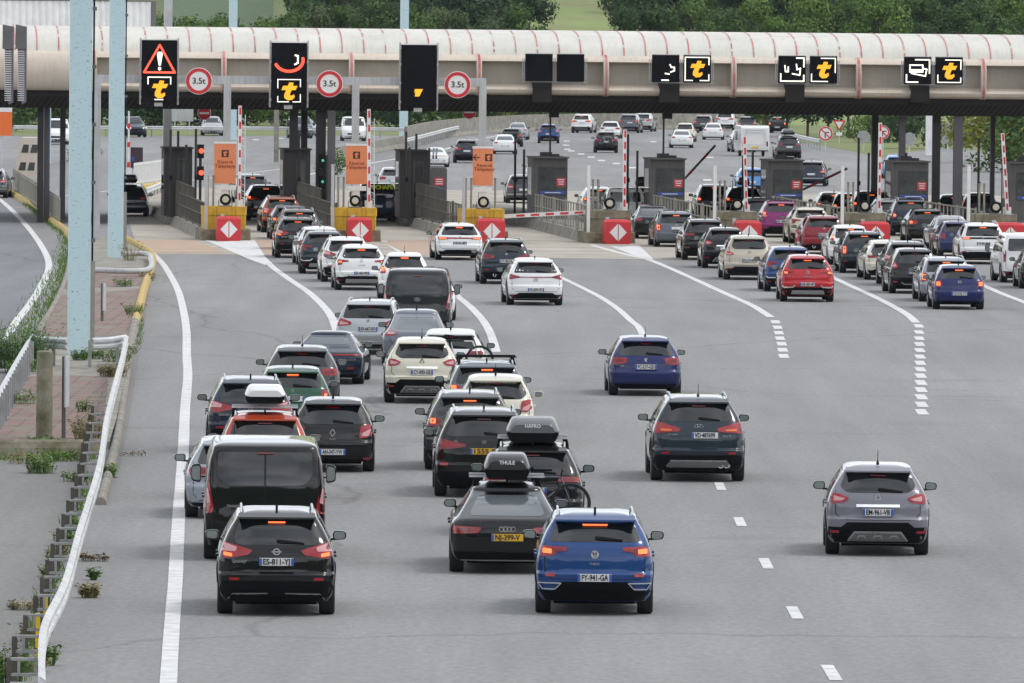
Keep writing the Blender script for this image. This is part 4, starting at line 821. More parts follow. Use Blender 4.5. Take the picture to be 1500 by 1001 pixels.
 ('tow', 'suvbig', 'dgrey', 1074, 1104, 223, 6.0, None, None, FAR, 'dark car towing the white caravan'),
]
for (k, t, col, xl, xr, yb, rel, lit, pt, grp, lab) in CL:
    nm = {'striped': 'sports_car', 'van': 'van', 'vansplit': 'van', 'kangoo': 'van', 'sport': 'sports_car', 'wagon': 'estate_car', 'boxwagon': 'estate_car'}.get(t, 'car')
    if not pt and yb > 350: pt = None
    put_car(k, t, col, xl, xr, yb, rel, lab, cat='van' if nm == 'van' else ('sports car' if nm == 'sports_car' else ('estate car' if nm == 'estate_car' else 'car')), lit=lit, ptext=pt, name=nm, group=grp, oncoming=(grp == ON))
    if lit is None and False: pass
# ================================================================== ground and markings
def sheet(name, px, z, mt, kind='structure'):
    g = MB(); pts = [P(a, b) for a, b in px]; g.add([(p.x, p.y, z) for p in pts], [list(range(len(pts)))]); o = g.build(name, mt)
    if o.data.polygons[0].normal.z < 0: o.data.flip_normals()
    if kind: tag(o, kind=kind)
    return o
def smooth(pts, n=6):
    pts = [Vector(p) for p in pts]; o = []
    for i in range(len(pts) - 1):
        p0, p1, p2, p3 = pts[max(i - 1, 0)], pts[i], pts[i + 1], pts[min(i + 2, len(pts) - 1)]
        for k in range(n):
            t = k / n; o.append(.5 * ((2 * p1) + (p2 - p0) * t + (2 * p0 - 5 * p1 + 4 * p2 - p3) * t * t + (3 * p1 - p0 - 3 * p2 + p3) * t ** 3))
    return o + [pts[-1]]
def stripe(name, px, wid, z=.008, mt=None, wids=None):
    c = smooth([P(*p) for p in px]); n = len(c); g = MB(); v = []
    for i, p in enumerate(c):
        t = (c[min(i + 1, n - 1)] - c[max(i - 1, 0)]).normalized(); q = Vector((-t.y, t.x, 0))
        w_ = wid * (1 + .015 * math.sin(i * 1.7)); v += [(p + q * w_ / 2)[:2] + (z,), (p - q * w_ / 2)[:2] + (z,)]
    g.add(v, [(2 * i, 2 * i + 1, 2 * i + 3, 2 * i + 2) for i in range(n - 1)]); o = g.build(name, mt or M['white'])
    if o.data.polygons[0].normal.z < 0: o.data.flip_normals()
    return tag(o, kind='structure')
def sweep(g, c, prof, mi=0, sm=False, closed=True):
    n = len(c); k = len(prof); v = []
    for i, p in enumerate(c):
        t = (c[min(i + 1, n - 1)] - c[max(i - 1, 0)]); t.z = 0; t.normalize(); q = Vector((t.y, -t.x, 0))
        v += [tuple(p + q * a + Vector((0, 0, b))) for a, b in prof]
    f = [(i * k + j, i * k + (j + 1) % k, (i + 1) * k + (j + 1) % k, (i + 1) * k + j) for i in range(n - 1) for j in range(k if closed else k - 1)]
    g.add(v, f, mi, sm)
    if closed: g.add(v[:k], [list(range(k))], mi); g.add(v[-k:], [list(range(k))[::-1]], mi)
g = MB(); g.add([(-1500, -400, 0), (1500, -400, 0), (1500, 905, 0), (-1500, 905, 0)], [(0, 1, 2, 3)]); tag(g.build('road', M['asphalt']), kind='structure')
sheet('concrete_apron', [(205, 372), (420, 374), (640, 377), (860, 379), (1000, 381), (1180, 384), (1560, 388), (1560, 288), (1200, 284), (820, 280), (420, 277), (170, 274)], .006, M['concrete'])
sheet('side_road', [(-60, 288), (0, 290), (18, 308), (38, 330), (58, 352), (73, 378), (74, 395), (63, 420), (43, 450), (28, 467), (-10, 540), (-140, 700), (-180, 300)], .006, M['asphalt_blue'])
for pl in ([(200, 352), (280, 352), (335, 371), (222, 370)], [(372, 352), (432, 356), (440, 374), (392, 373)], [(560, 355), (630, 352), (650, 374), (600, 374)]):
    sheet('worn_road_marking', pl, .012, M['white_orange'])
stripe('lane_marking', [(222, 370), (236, 384), (246, 398), (260, 424), (268, 452), (273, 484), (273.5, 520), (275, 552), (271, 600), (269, 650), (266, 700), (261, 770), (257, 850), (251, 930), (246, 1012)], .235)
stripe('lane_marking', [(-6, 288), (6, 298), (16, 307), (36, 328), (55, 352), (69, 377), (71, 395), (60, 420), (41, 450), (27, 467), (8, 498)], .25, z=.012)
stripe('lane_marking', [(392, 384), (401, 393), (426, 411), (450, 427), (470, 445), (484, 462), (492, 481), (496, 500)], .26)
sheet('gore_marking', [(297, 351), (318, 355), (352, 353), (373, 352), (388, 376), (398, 386), (388, 389), (366, 381)], .014, M['white'])
stripe('lane_marking', [(562, 353), (585, 368), (610, 384), (640, 408), (671, 435), (688, 449), (706, 468), (718, 488), (727, 516)], .25)
stripe('lane_marking', [(742, 364), (770, 378), (795, 394), (826, 409), (851, 421), (880, 436), (904, 452), (924, 470), (936, 480), (944, 498)], .22)
stripe('lane_marking', [(866, 359), (905, 370), (950, 381), (976, 391), (1001, 402), (1062, 430), (1100, 447), (1120, 459), (1129, 465)], .26)
sheet('gore_marking', [(893, 361), (910, 362), (936, 360), (958, 381), (945, 381)], .014, M['white'])
stripe('lane_marking', [(1212, 403), (1250, 421), (1281, 435), (1310, 450), (1330, 462), (1342, 473)], .26)
stripe('lane_marking', [(1432, 415), (1469, 431), (1500, 443), (1545, 462)], .26)
stripe('lane_marking', [(420, 262), (540, 240), (640, 222), (690, 207), (740, 197)], .3)
stripe('lane_marking', [(60, 291), (150, 281), (300, 262), (420, 247)], .2)
def dashes(px, wid, ln):
    for a, b in px:
        p = P(a, b); q = P(a - (a - 700) * 4 / 850, b - 4); t = (q - p).normalized(); n = Vector((-t.y, t.x, 0)); g = MB()
        g.add([(p + t * s1 * ln / 2 + n * s2 * wid / 2)[:2] + (.008,) for s1, s2 in ((-1, -1), (1, -1), (1, 1), (-1, 1))], [(0, 1, 2, 3)]); o = g.build('lane_marking', M['white'])
        if o.data.polygons[0].normal.z < 0: o.data.flip_normals()
        tag(o, kind='structure')
dashes([(1055, 713), (1084, 765), (1122, 826), (1164, 898), (1218, 986)], .18, 3.0)
dashes([(1136, 472), (1139, 480), (1141, 488), (1142.5, 496), (1145, 504), (1146.5, 513), (1148, 522)], .27, 3.0)
dashes([(1346, 478), (1346.3, 487), (1346.6, 496), (1347, 504.5), (1347.4, 513.5), (1347.8, 523), (1348, 532), (1348.3, 541.5), (1348.6, 551), (1349, 561), (1349.3, 571.5), (1349.6, 582), (1350, 593), (1350.3, 604)], .26, 3.1)
dashes([(830, 207), (829, 213), (831, 219), (837, 221.5), (851, 226), (866, 230.5), (881, 235.5), (903, 240), (927, 246), (957, 208), (1040, 231), (1036, 264), (1140, 212), (375, 205), (412, 203), (352, 203)], .5, 6)

# ================================================================== toll plaza frame
A = R(4.7); EX = Vector((math.cos(A), math.sin(A), 0)); EY = Vector((-math.sin(A), math.cos(A), 0)); D0 = 384.0; ORG = at(750, 350, D0); ORG.z = 0
def PL(px, py, v):
    d = ray(px, py); o = ORG + EY * v; t = (o - CAM).dot(EY) / d.dot(EY); p = CAM + d * t; return (p - ORG).dot(EX), p.z
def W3(u, v, z=0): return ORG + EX * u + EY * v + Vector((0, 0, z))
def pthing(name, px, v, z=0, **k):
    u, _ = PL(px, 200, v); return empty(name, W3(u, v, z), A, **k)
def zz(px, py, v): return PL(px, py, v)[1]
SC = FPX / D0
# ---- canopy
VF = 30.0
can = empty('toll_canopy', W3(0, VF), A, label='long cream canopy roof with red striped white vault spanning all toll lanes', cat='canopy')
X0 = PL(-90, 100, VF)[0]; X1 = PL(1640, 100, VF)[0]
zJ, zA, zB, zL, zE = [zz(888, y, VF) for y in (82, 91, 125, 130, 140)]
zS, zT = zz(888, 149, VF), zz(888, 166, VF)
ribs = [PL(p, 100, VF)[0] for p in (-52, 138, 328, 515, 702, 888, 1075, 1258, 1441, 1626)]
left_end = PL(100, 100, VF)[0]
def strip(name, pr, xa, xb, mt, par, close=True, sm=True):
    g = MB(); n = len(pr); g.add([(xa, a, b) for a, b in pr] + [(xb, a, b) for a, b in pr], [(i, i + 1, n + i + 1, n + i) for i in range(n - 1)], 0, sm)
    g.add([(xa, a, b) for a, b in pr], [list(range(n))]); g.add([(xb, a, b) for a, b in pr], [list(range(n))[::-1]])
    g.add([(xa, *pr[0]), (xa, *pr[-1]), (xb, *pr[-1]), (xb, *pr[0])], [(0, 1, 2, 3)])
    return g.build(name, mt, par, sharp=40)
top_pr = [(.75, zJ - .02), (.55, zJ), (.3, zJ - .05), (.12, zJ - .14), (.03, zJ - .24), (.0, zA), (.06, zA - .03), (.5, zA - .03)]
lip_pr = [(.5, zB + .01), (.0, zL), (-.06, zL - .08), (-.03, zL - .2), (.08, zE + .03), (.3, zE - .02), (.5, zE)]
for a, b in zip(ribs, ribs[1:]):
    if b < left_end + 2 and b > left_end - .5 or b < left_end:
        full = [(.75, zJ - .02), (.55, zJ), (.3, zJ - .05), (.08, zJ - .2), (-.08, zJ - .5), (-.15, (zJ + zE) / 2), (-.12, zE + .5), (0, zE + .15), (.2, zE), (.5, zE)]
        strip('fascia_panel', full, a + .12, b - .12, M['cream'], can); continue
    strip('fascia_top', top_pr, a + .12, b - .12, M['cream'], can)
    strip('fascia_lip', lip_pr, a + .12, b - .12, M['cream'], can)
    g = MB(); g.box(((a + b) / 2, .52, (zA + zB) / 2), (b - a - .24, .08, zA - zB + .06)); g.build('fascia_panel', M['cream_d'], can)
for r_ in ribs:
    arc = [(.75, zJ), (.52, zJ + .03), (.25, zJ - .03), (.02, zJ - .2), (-.12, zJ - .5), (-.18, (zJ + zE) / 2), (-.15, zE + .45), (-.03, zE + .12), (.2, zE - .05), (.5, zE - .04)]
    strip('fascia_rib', arc, r_ - .12, r_ + .12, M['cream'], can)
    arc2 = [(a - .012, b + (.012 if i < 4 else -.004)) for i, (a, b) in enumerate(arc)]
    strip('rib_stripe', arc2, r_ - .055, r_ + .055, M['stripe'], can)
vp = [(.6, 0), (.72, .28), (1.0, .55), (1.5, .79), (2.3, .99), (3.4, 1.12), (5, 1.2), (18, 1.2), (21, .8), (23.6, 0)]
vk = (zz(750, 43.5, VF + 4) - zJ) / 1.19
vp = [(a, zJ - .03 + b * vk) for a, b in vp]
g = MB(); n = len(vp); g.add([(X0, a, b) for a, b in vp] + [(X1, a, b) for a, b in vp], [(i, i + 1, n + i + 1, n + i) for i in range(n - 1)], 0, True)
x = X0 + .5; random.seed(3); pit = 31.9 / (FPX / (D0 + VF))
while x < X1:
    j = 0
    for i in range(6):
        a, b = vp[i], vp[i + 1]; e = .012
        for q in range(2):
            if random.random() < .13: continue
            t0, t1 = q / 2, q / 2 + .5; y0, z0_, y1, z1_ = a[0] + (b[0] - a[0]) * t0, a[1] + (b[1] - a[1]) * t0, a[0] + (b[0] - a[0]) * t1, a[1] + (b[1] - a[1]) * t1
            g.add([(x - .03, y0 - e, z0_ + e), (x + .03, y0 - e, z0_ + e), (x + .03, y1 - e, z1_ + e), (x - .03, y1 - e, z1_ + e)], [(0, 1, 2, 3)], 1)
    # raised white seam under the paint
    for i in range(6): g.add([(x - .05, vp[i][0] - .005, vp[i][1] + .005), (x + .05, vp[i][0] - .005, vp[i][1] + .005), (x + .05, vp[i + 1][0] - .005, vp[i + 1][1] + .005), (x - .05, vp[i + 1][0] - .005, vp[i + 1][1] + .005)], [(0, 1, 2, 3)], 2)
    x += pit
g.build('vault_roof', [M['vault'], M['stripe'], M['vault_seam']], can)
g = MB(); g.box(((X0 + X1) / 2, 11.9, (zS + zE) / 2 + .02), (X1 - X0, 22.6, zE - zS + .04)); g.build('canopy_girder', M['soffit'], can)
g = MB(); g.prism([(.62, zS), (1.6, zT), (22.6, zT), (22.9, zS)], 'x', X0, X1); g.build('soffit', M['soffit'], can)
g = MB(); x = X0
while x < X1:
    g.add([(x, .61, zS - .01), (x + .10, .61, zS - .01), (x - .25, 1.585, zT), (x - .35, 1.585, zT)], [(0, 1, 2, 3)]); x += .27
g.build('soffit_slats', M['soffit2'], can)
for p0, p1 in ((780, 808), (966, 995), (1150, 1178), (1334, 1361), (1518, 1545)):
    ua, ub = PL(p0, 130, VF)[0], PL(p1, 130, VF)[0]; g = MB(); g.box(((ua + ub) / 2, .2, zz(p0, 133, VF)), (ub - ua, .72, 1.05)); g.build('drain_recess', M['soffit'], can)
# columns under the canopy
for p0, p1, v_, mk in ((55, 64, 33, 'column'), (64.5, 73, 33.4, 'column2'), (88, 96, 40, 'column2'), (424, 436, 33, 'column'), (441, 450, 36, 'column'), (463, 477, 32.5, 'column'), (480, 491, 31.8, 'column2'), (1277, 1286, 37, 'column'), (1317, 1326, 33, 'column2'), (1366, 1377, 33, 'column'), (1397, 1410, 32, 'column2'), (1451, 1457, 38, 'column')):
    ua, ub = PL(p0, 200, v_)[0], PL(p1, 200, v_)[0]; h = zT + .3; g = MB(); g.box(((ua + ub) / 2, v_ - VF, h / 2), (ub - ua, .34, h)); g.build('column', M[mk], can)
# corrugated screen standing on the canopy
u0, u1 = PL(-60, 20, VF + 9)[0], PL(221, 20, VF + 9)[0]; zt_ = zz(120, 2, VF + 9); zb_ = zJ + .9
scn = empty('corrugated_screen', W3(u0, VF + 9, zb_), A, label='pale corrugated metal screen standing on the left end of the canopy roof', cat='screen')
g = MB(); x = 0; Wd = u1 - u0
while x < Wd:
    g.prism([(x, 0), (x + .11, -.07), (x + .2, -.07), (x + .31, 0)], 'z', 0, zt_ - zb_); x += .31
g.build('cladding', M['whitep'], scn)
g = MB(); g.box((Wd + .12, 1.2, (zt_ - zb_) / 2), (.24, 2.6, zt_ - zb_ + .1)); g.box((Wd / 2, .9, zt_ - zb_ + .03), (Wd, 2, .06)); g.build('end_frame', M['grey_d'], scn)
# ---- hanging louvred box at the far left
t = pthing('louvred_signal_back', 21, 26, 0, label='pair of grey louvred signal backs hanging at the left end of the canopy', cat='signal')
s_ = FPX / (D0 + 26)
for px_ in (11, 30):
    u_ = (px_ - 21) / s_; za, zb, zc_ = zz(px_, 36, 26), zz(px_, 72, 26), zz(px_, 150, 26)
    g = MB(); g.prism([(-.25, za), (.25, za - .1), (.25, zb), (-.25, zb)], 'y', -.1, .3); o = g.build('hood', M['galv'], t, loc=(u_, 0, 0)); o.data.materials[0] = M['grey_d']
    g = MB(); g.prism([(-.15, zb), (.25, zb), (.25, zc_), (.05, zc_ - .1), (-.1, zc_ + .5)], 'y', .0, .25)
    g.build('case', M['column2'], t, loc=(u_, 0, 0)); g = MB()
    for k in range(24):
        z_ = zb - .1 - k * .1
        if z_ > zc_: g.box((.0, -.02, z_), (.3, .05, .035))
    g.build('louvres', M['whitep'], t, loc=(u_, 0, 0))

# ---- islands
CX = [331, 522, 709, 895, 1081, 1269, 1461]
ORD = ['first', 'second', 'third', 'fourth', 'fifth', 'sixth', 'seventh']
bar_px = [351, 541, None, 915, 1094, 1288, 1477]; bar_top = [155, 160, None, 190, 200, 180, 195]; bar_tilt = [0, .5, 0, 0, 2.0, -.3, 4.2]
for i, cx in enumerate(CX):
    z0_ = .42
    isl = pthing('traffic_island', cx, 0, label=f'concrete island of the {ORD[i]} booth from the left', cat='traffic island', group='toll islands')
    g = MB(); g.prism([(-1.02, 0), (1.02, 0), (.95, .12), (.86, z0_), (-.86, z0_), (-.95, .12)], 'y', .2, 64); g.build('island_kerb', M['kerb'], isl)
    g = MB(); g.prism([(-1.05, -.2), (1.05, -.2), (1.12, .8), (1.12, 3), (-1.12, 3), (-1.12, .8)], 'z', 0, .46); g.build('island_nose', M['mossy'], isl)
    blk = pthing('concrete_block', cx, .55, label=f'{"yellow painted" if i < 3 else "mossy grey"} concrete block on the nose of the {ORD[i]} island', cat='block', group='impact blocks')
    mk = 'yellow' if i < 3 else 'mossy'; hb = zz(cx, 303 + i * 1.9, .6)
    g = MB(); w_ = .83; g.prism([(-w_, 0), (w_, 0), (w_ + .06, .3), (w_ + .06, 2.6), (-w_ - .06, 2.6), (-w_ - .06, .3)], 'z', .462, .462 + (hb - .462) * .62); g.build('lower_block', M[mk], blk)
    g = MB(); w_ = .86; g.prism([(-w_, -.04), (w_, -.04), (w_ + .06, .3), (w_ + .06, 2.5), (-w_ - .06, 2.5), (-w_ - .06, .3)], 'z', .47 + (hb - .462) * .62, hb); g.build('upper_block', M[mk], blk)
    g = MB(); g.box((-.12, -.05, .95), (.16, .03, .30)); g.build('bracket', M['galv'], blk)
    # red crash cushion with white diamond
    cpx = [336.5, 529, 722, 907, 1099, 1285, 1482][i]; wc = [.5, .5, .56, .55, .52, .58, .6][i]
    cu = pthing('crash_cushion', cpx, -1.6, label=f'red plastic crash cushion with a white diamond before the {ORD[i]} island', cat='crash cushion', group='red crash cushions')
    g = MB(); g.prism([(-wc, 0), (wc, 0), (wc, 1.5), (-wc, 1.5)], 'z', .05, .93); g.prism([(-wc * .92, .0), (wc * .92, 0), (wc * .92, .03), (-wc * .92, .03)], 'z', 0, .05)
    g.add([(-wc, 0, .93), (wc, 0, .93), (wc, 1.5, .93), (-wc, 1.5, .93), (-wc * .8, .12, 1.03), (wc * .8, .12, 1.03), (wc * .8, 1.4, 1.03), (-wc * .8, 1.4, 1.03)], [(0, 1, 5, 4), (1, 2, 6, 5), (2, 3, 7, 6), (3, 0, 4, 7), (4, 5, 6, 7)])
    o = g.build('cushion_body', M['cushion'], cu); bv = o.modifiers.new('b', 'BEVEL'); bv.width = .03; bv.segments = 2
    for sg in (-1, 1):
        g = MB(); g.prism([(sg * .02, .14), (sg * .36, .5), (sg * .02, .86)][::sg], 'y', -.012, .01); g.build('diamond_half', M['signw'], cu)
    # spotlight
    sp = pthing('floodlight', [331, 521, 709, 894, 1081, 1268, 1460][i], .9, hb, label=f'round black floodlight on top of the {ORD[i]} concrete block', cat='floodlight', group='floodlights on the blocks')
    g = MB(); g.lathe([(.10, .2), (.235, .1), (.245, -.06), (.215, -.08), (.2, -.02)], (0, 0, .30), 'y', 22); g.build('housing', M['black'], sp, sharp=40)
    g = MB(); g.lathe([(.12, -.075), (.15, -.05), (.15, -.02)], (0, 0, .30), 'y', 20); g.build('lens', M['lamp_glass'], sp)
    g = MB(); g.box((0, .08, .02), (.55, .3, .04)); g.box((-.28, .05, .15), (.03, .05, .28)); g.box((.28, .05, .15), (.03, .05, .28)); g.build('bracket', M['grey_d'], sp)
    # post left of the block
    ppx = [303, 488, 680, 863, 1048, 1235, 1420][i]
    po = pthing('post', ppx, .3, .42, label=f'slender pale steel post at the left of the {ORD[i]} island nose', cat='post', group='slender posts')
    h = zz(ppx, 242, .3) - .42; g = MB(); g.box((0, 0, h / 2), (.13, .13, h)); g.build('shaft', M['whitep' if i > 2 else 'grey'], po); g = MB(); g.box((0, 0, .02), (.3, .3, .04)); g.box((0, 0, h + .015), (.16, .16, .03)); g.build('base_plate', M['grey'], po)
    # small stanchions behind the floodlight
    for k, dx in enumerate((-.75, -.5, .55)):
        g = MB(); h2 = 1.25; g.tube([(0, 0, 0), (0, 0, h2)], .045, 8); g.tube([(0, 0, h2), (0, 0, h2 + .05)], .06, 8)
        if k < 2 or i < 3: tag(g.build('stanchion', M['rail'], None, loc=W3(PL(cx, 200, 1.6)[0] + dx, 1.6 + k * .3, hb if abs(dx) < .8 else .42)), 'thin steel stanchion on the %s block, %s' % (ORD[i], ('leftmost', 'second from the left', 'right of the floodlight')[k]), 'stanchion', 'steel stanchions')
    # railing along the left edge
    near = 30
    rl = pthing('railing', cx, 0, z0_, label=f'barred steel railing running back along the {ORD[i]} island', cat='railing', group='island railings')
    u_ = -.78; g = MB()
    for zz_ in (.10, .60, 1.12): g.box((u_, 1 + near / 2, zz_), (.05, near, .05))
    if i < 3: g.box((u_, 1 + near / 2 + 5, 1.6), (.04, near - 10, .04))
    y = 1.0
    while y < 1 + near:
        g.box((u_, y, .58 + (.25 if i < 3 and y > 11 else 0)), (.05, .05, 1.06 + (.5 if i < 3 and y > 11 else 0))); y += (.9 if i < 3 else 1.3)
    
    for y in np.arange(1, near + 1.1, 6.0): g.box((u_ + .02, y, .6), (.08, .08, 1.2))
    g.build('bars', M['rail'] if i > 2 else M['raild'], rl)
    # raised barrier arm
    if bar_px[i]:
        ba = pthing('barrier_arm', bar_px[i], 1.3, .42, label=f'raised red and white barrier arm at the {ORD[i]} island', cat='barrier', group='toll barriers')
        zt = zz(bar_px[i], bar_top[i], 1.3) - .42; z_b = hb - .3 - .42
        g = MB(); g.box((0, .1, z_b / 2 + .3), (.3, .4, z_b + .6)); g.build('cabinet', M['whitep'], ba)
        L_ = zt - z_b - .1; arm = MB(); arm.box((0, 0, L_ / 2), (.15, .06, L_)); am = arm.build('arm', M['whitep'], ba, loc=(0, -.14, z_b + .1), rot=(0, R(-bar_tilt[i]), 0))
        for k in range(7):
            z_ = L_ * (.14 + .135 * k)
            if z_ < L_: g = MB(); g.box((.01, -.033, z_), (.08, .012, .30)); g.build('red_band', M['red'], am)
        if i < 2:
            g = MB(); g.box((.23, .05, L_ / 2 - .2), (.03, .03, L_ - .4)); 
            for k in range(14): g.box((.15, .05, .3 + k * (L_ - .6) / 14), (.17, .02, .02), ry=.5)
            g.build('skirt', M['whitep'], am)
# lowered arm across the third lane
pa, pb = W3(PL(738, 317, 1.6)[0], 1.6, zz(738, 317, 1.6)), W3(PL(857, 311, 1.6)[0], 1.6, zz(857, 311, 1.6))
t = empty('barrier_arm', (pa.x, pa.y, .42), A, label='lowered red and white barrier arm closing the lane right of the third island', cat='barrier', group='toll barriers')
g = MB(); g.box((-.15, .1, (pa.z - .42) / 2 + .1), (.34, .4, pa.z - .42 + .2)); g.build('cabinet', M['whitep'], t)
Ln = (pb - pa).length; ang = math.atan2(pb.z - pa.z, (pb.xy - pa.xy).length); arm = MB(); arm.box((Ln / 2, 0, 0), (Ln, .06, .17)); am = arm.build('arm', M['whitep'], t, loc=(0, -.15, pa.z - .42), rot=(0, -ang, 0))
for k in range(5): g = MB(); g.box((Ln * (.2 + .18 * k), -.034, 0), (.36, .012, .09)); g.build('red_band', M['red'], am)
for (xa, ya, xb, yb, lb, vv) in ((1003, 262, 1048, 213, 'dark red striped arm swinging up beyond the second grey booth', 44), (1176, 278, 1241, 247, 'dark red striped arm half raised beyond the third grey booth', 44), (760, 262, 812, 190, '', 0)):
    if not lb: continue
    ua, za = PL(xa, ya, vv); ub, zb = PL(xb, yb, vv); t = empty('barrier_arm', W3(ua, vv, 0), A, label=lb, cat='barrier', group='toll barriers')
    g = MB(); g.box((0, .1, .5), (.3, .35, 1.0)); g.build('cabinet', M['grey_d'], t); d = Vector((ub - ua, 0, zb - za)); Ln = d.length
    g = MB(); g.tube([(0, 0, za), (d.x, 0, zb)], .06, 6); g.build('arm', M['grey_d'], t)
    for k in (.12, .55): g = MB(); g.tube([(d.x * k, -.01, za + d.z * k), (d.x * (k + .22), -.01, za + d.z * (k + .22))], .066, 6); g.build('red_band', M['red'], t)

# ---- booths
bx = [(241, 282, 218, 0), (416, 455, 220, 0), (586, 628, 222, 0), (781, 832, 232, 1), (953, 1004, 234, 1), (1125, 1177, 236, 1), (1308, 1361, 238, 1), (1480, 1534, 240, 1)]
for i, (a, b, yt, grey) in enumerate(bx):
    v_ = 29.0; c_ = (a + b) / 2; w_ = (b - a) / (FPX / (D0 + v_)); zt = zz(c_, yt, v_)
    nm = ['first', 'second', 'third'][i] if not grey else ['first', 'second', 'third', 'fourth', 'fifth'][i - 3]
    t = pthing('toll_booth', c_, v_, .42, label=f'{"grey booth with a red notice, the " + nm + " grey one from the left" if grey else "black unmanned booth, the " + nm + " black one from the left"}', cat='toll booth', group='toll booths')
    h = zt - .42; mt = M['booth' if grey else 'booth_d']
    wa, wb = (-.5 * w_ + .20 * w_, .5 * w_ - .05 * w_) if grey else (-.0 * w_, .3 * w_)
    z_a, z_b = (h - (283 - 232) / 31.2, h - (246 - 232) / 31.2) if grey else (h - 2.1, h - .5)
    g = MB(); g.box((0, 1.5, h / 2), (w_, 3.0, h));
    o = g.build('walls', mt, t)
    g = MB(); g.box((0, 1.4, h + .03), (w_ + .12, 3.3, .06)); g.build('roof', M['booth' if grey else 'booth_d'], t)
    fr_ = MB(); fw_ = .05
    for q in ((wa - fw_ / 2, (z_a + z_b) / 2, fw_, z_b - z_a + 2 * fw_), (wb + fw_ / 2, (z_a + z_b) / 2, fw_, z_b - z_a + 2 * fw_), ((wa + wb) / 2, z_a - fw_ / 2, wb - wa, fw_), ((wa + wb) / 2, z_b + fw_ / 2, wb - wa, fw_)):
        fr_.box((q[0], -.02, q[1]), (q[2], .05, q[3]))
    wf = fr_.build('window_frame', M['column'], t)
    g = MB(); g.box(((wa + wb) / 2, -.006, (z_a + z_b) / 2), (wb - wa, .02, z_b - z_a)); g.build('pane', M['glass'], wf)
    for s2 in (-1, 1): g = MB(); g.box((s2 * (w_ / 2 + .004), 1.6, h * .62), (.012, 1.9, h * .45)); g.build('side_glass', M['glass'], t)
    if grey:
        g = MB(); g.box((wb - .22, -.03, z_a + .55), (.42, .012, .38)); nb = g.build('notice', M['notice'], t)
        for k in range(3): g = MB(); g.box((wb - .22, -.038, z_a + .66 - k * .1), (.30 - .04 * k, .006, .035)); g.build('notice_line', M['signw'], nb)
        g = MB(); g.box(((wa + wb) / 2, -.03, z_a + .07), (wb - wa, .012, .16)); nb = g.build('blue_strip', M['blue_sign'], t)
        g = MB(); g.box(((wa + wb) / 2, -.038, z_a + .07), ((wb - wa) * .6, .006, .03)); g.build('strip_lettering', M['signw'], nb)
        g = MB(); g.box((-.1, 1.2, h + .16), (.5, .8, .2)); g.box((.3, 1, h + .12), (.35, .6, .12)); g.build('roof_unit', M['booth_d'], t)
# slim poles, cameras and signals round the booths
for (px_, yt, v_, hd, lb) in ((250, 190, 27, 0, 'black pole left of the first black booth window'), (261, 192, 31, 0, 'black pole standing behind the first black booth'), (287, 189, 26, 0, 'black pole right of the first black booth'), (273, 212, 26.5, 0, 'short black pole over the first black booth'),
        (595, 193, 27, 0, 'tall black pole left of the third black booth'), (610, 196, 31, 0, 'tall black pole over the third black booth'), (600, 216, 26, 0, 'short black pole at the third black booth'), (629, 217, 28, 0, 'short black pole right of the third black booth'),
        (755, 196, 33, 0, 'thin black pole left of the first grey booth'), (768, 219, 30, 0, 'thick black pole just left of the first grey booth'), (806, 168, 31, 1, 'camera pole rising over the first grey booth'), (920, 197, 33, 0, 'tall black pole right of the fourth raised arm'), (934, 221, 30, 0, 'thick black pole left of the second grey booth'),
        (972, 170, 31, 1, 'camera pole rising over the second grey booth'), (1089, 228, 33, 0, 'black pole behind the fifth raised arm'), (1103, 223, 31, 0, 'thick black pole left of the third grey booth'), (1258, 202, 31, 0, 'tall black pole left of the sixth raised arm'), (1273, 224, 29, 0, 'short black pole left of the sixth raised arm'),
        (1434, 203, 31, 0, 'tall black pole right of the grey column pair'), (479, 228, 28, 0, 'short black pole right of the second black booth'), (438, 195, 29, 0, 'black pole rising from the second black booth'), (1148, 224, 30.5, 0, 'short black stub on the third grey booth'), (1328, 224, 30.5, 0, 'short black stub on the fourth grey booth')):
    t = pthing('pole', px_, v_, .42, label=lb, cat='pole', group='slim black poles'); h = zz(px_, yt, v_) - .42
    g = MB(); g.tube([(0, 0, 0), (0, 0, h)], .055 if hd == 0 else .045, 8); g.build('shaft', M['booth_d'], t)
    g = MB(); g.box((0, 0, .03), (.3, .3, .06)); g.build('foot', M['booth_d'], t)
    if hd: g = MB(); g.box((.15, -.1, h), (.42, .5, .26)); g.build('camera_head', M['black'], t); g = MB(); g.box((0, -.02, h * .56), (.16, .16, .35)); g.build('junction_box', M['black'], t)
    elif h > 3.3: g = MB(); g.box((.02, -.06, h * .45), (.14, .12, .2)); g.build('sensor', M['black'], t)
for px_, y0_, mk, lb, v_ in ((294, (222, 254), 'led_r', 'black signal post with two red lamps left of the first orange sign', 24), (472, (236, 267), 'led_g', 'dark signal post with two green lamps between the dark columns', 31)):
    if mk not in M: M[mk] = mat('led_green', (.1, .7, .5), emit=.35)
    t = pthing('traffic_light', px_, v_, .42, label=lb, cat='traffic light'); zt = zz(px_, y0_[0] - 8, v_) - .42
    g = MB(); g.box((0, .1, zt / 2), (.12, .12, zt)); g.build('pole', M['booth_d'], t)
    for y_ in y0_:
        z_ = zz(px_, y_, v_) - .42; g = MB(); g.box((0, 0, z_), (.3, .2, .62)); c_ = g.build('housing', M['black'], t)
        g = MB(); k_ = 1 if mk == 'led_r' else .55; g.lathe([(.1 * k_, -.13), (.12 * k_, -.11), (.12 * k_, -.09)], (0.03, 0, z_ + .02), 'y', 16); g.build('lamp', M[mk], c_)
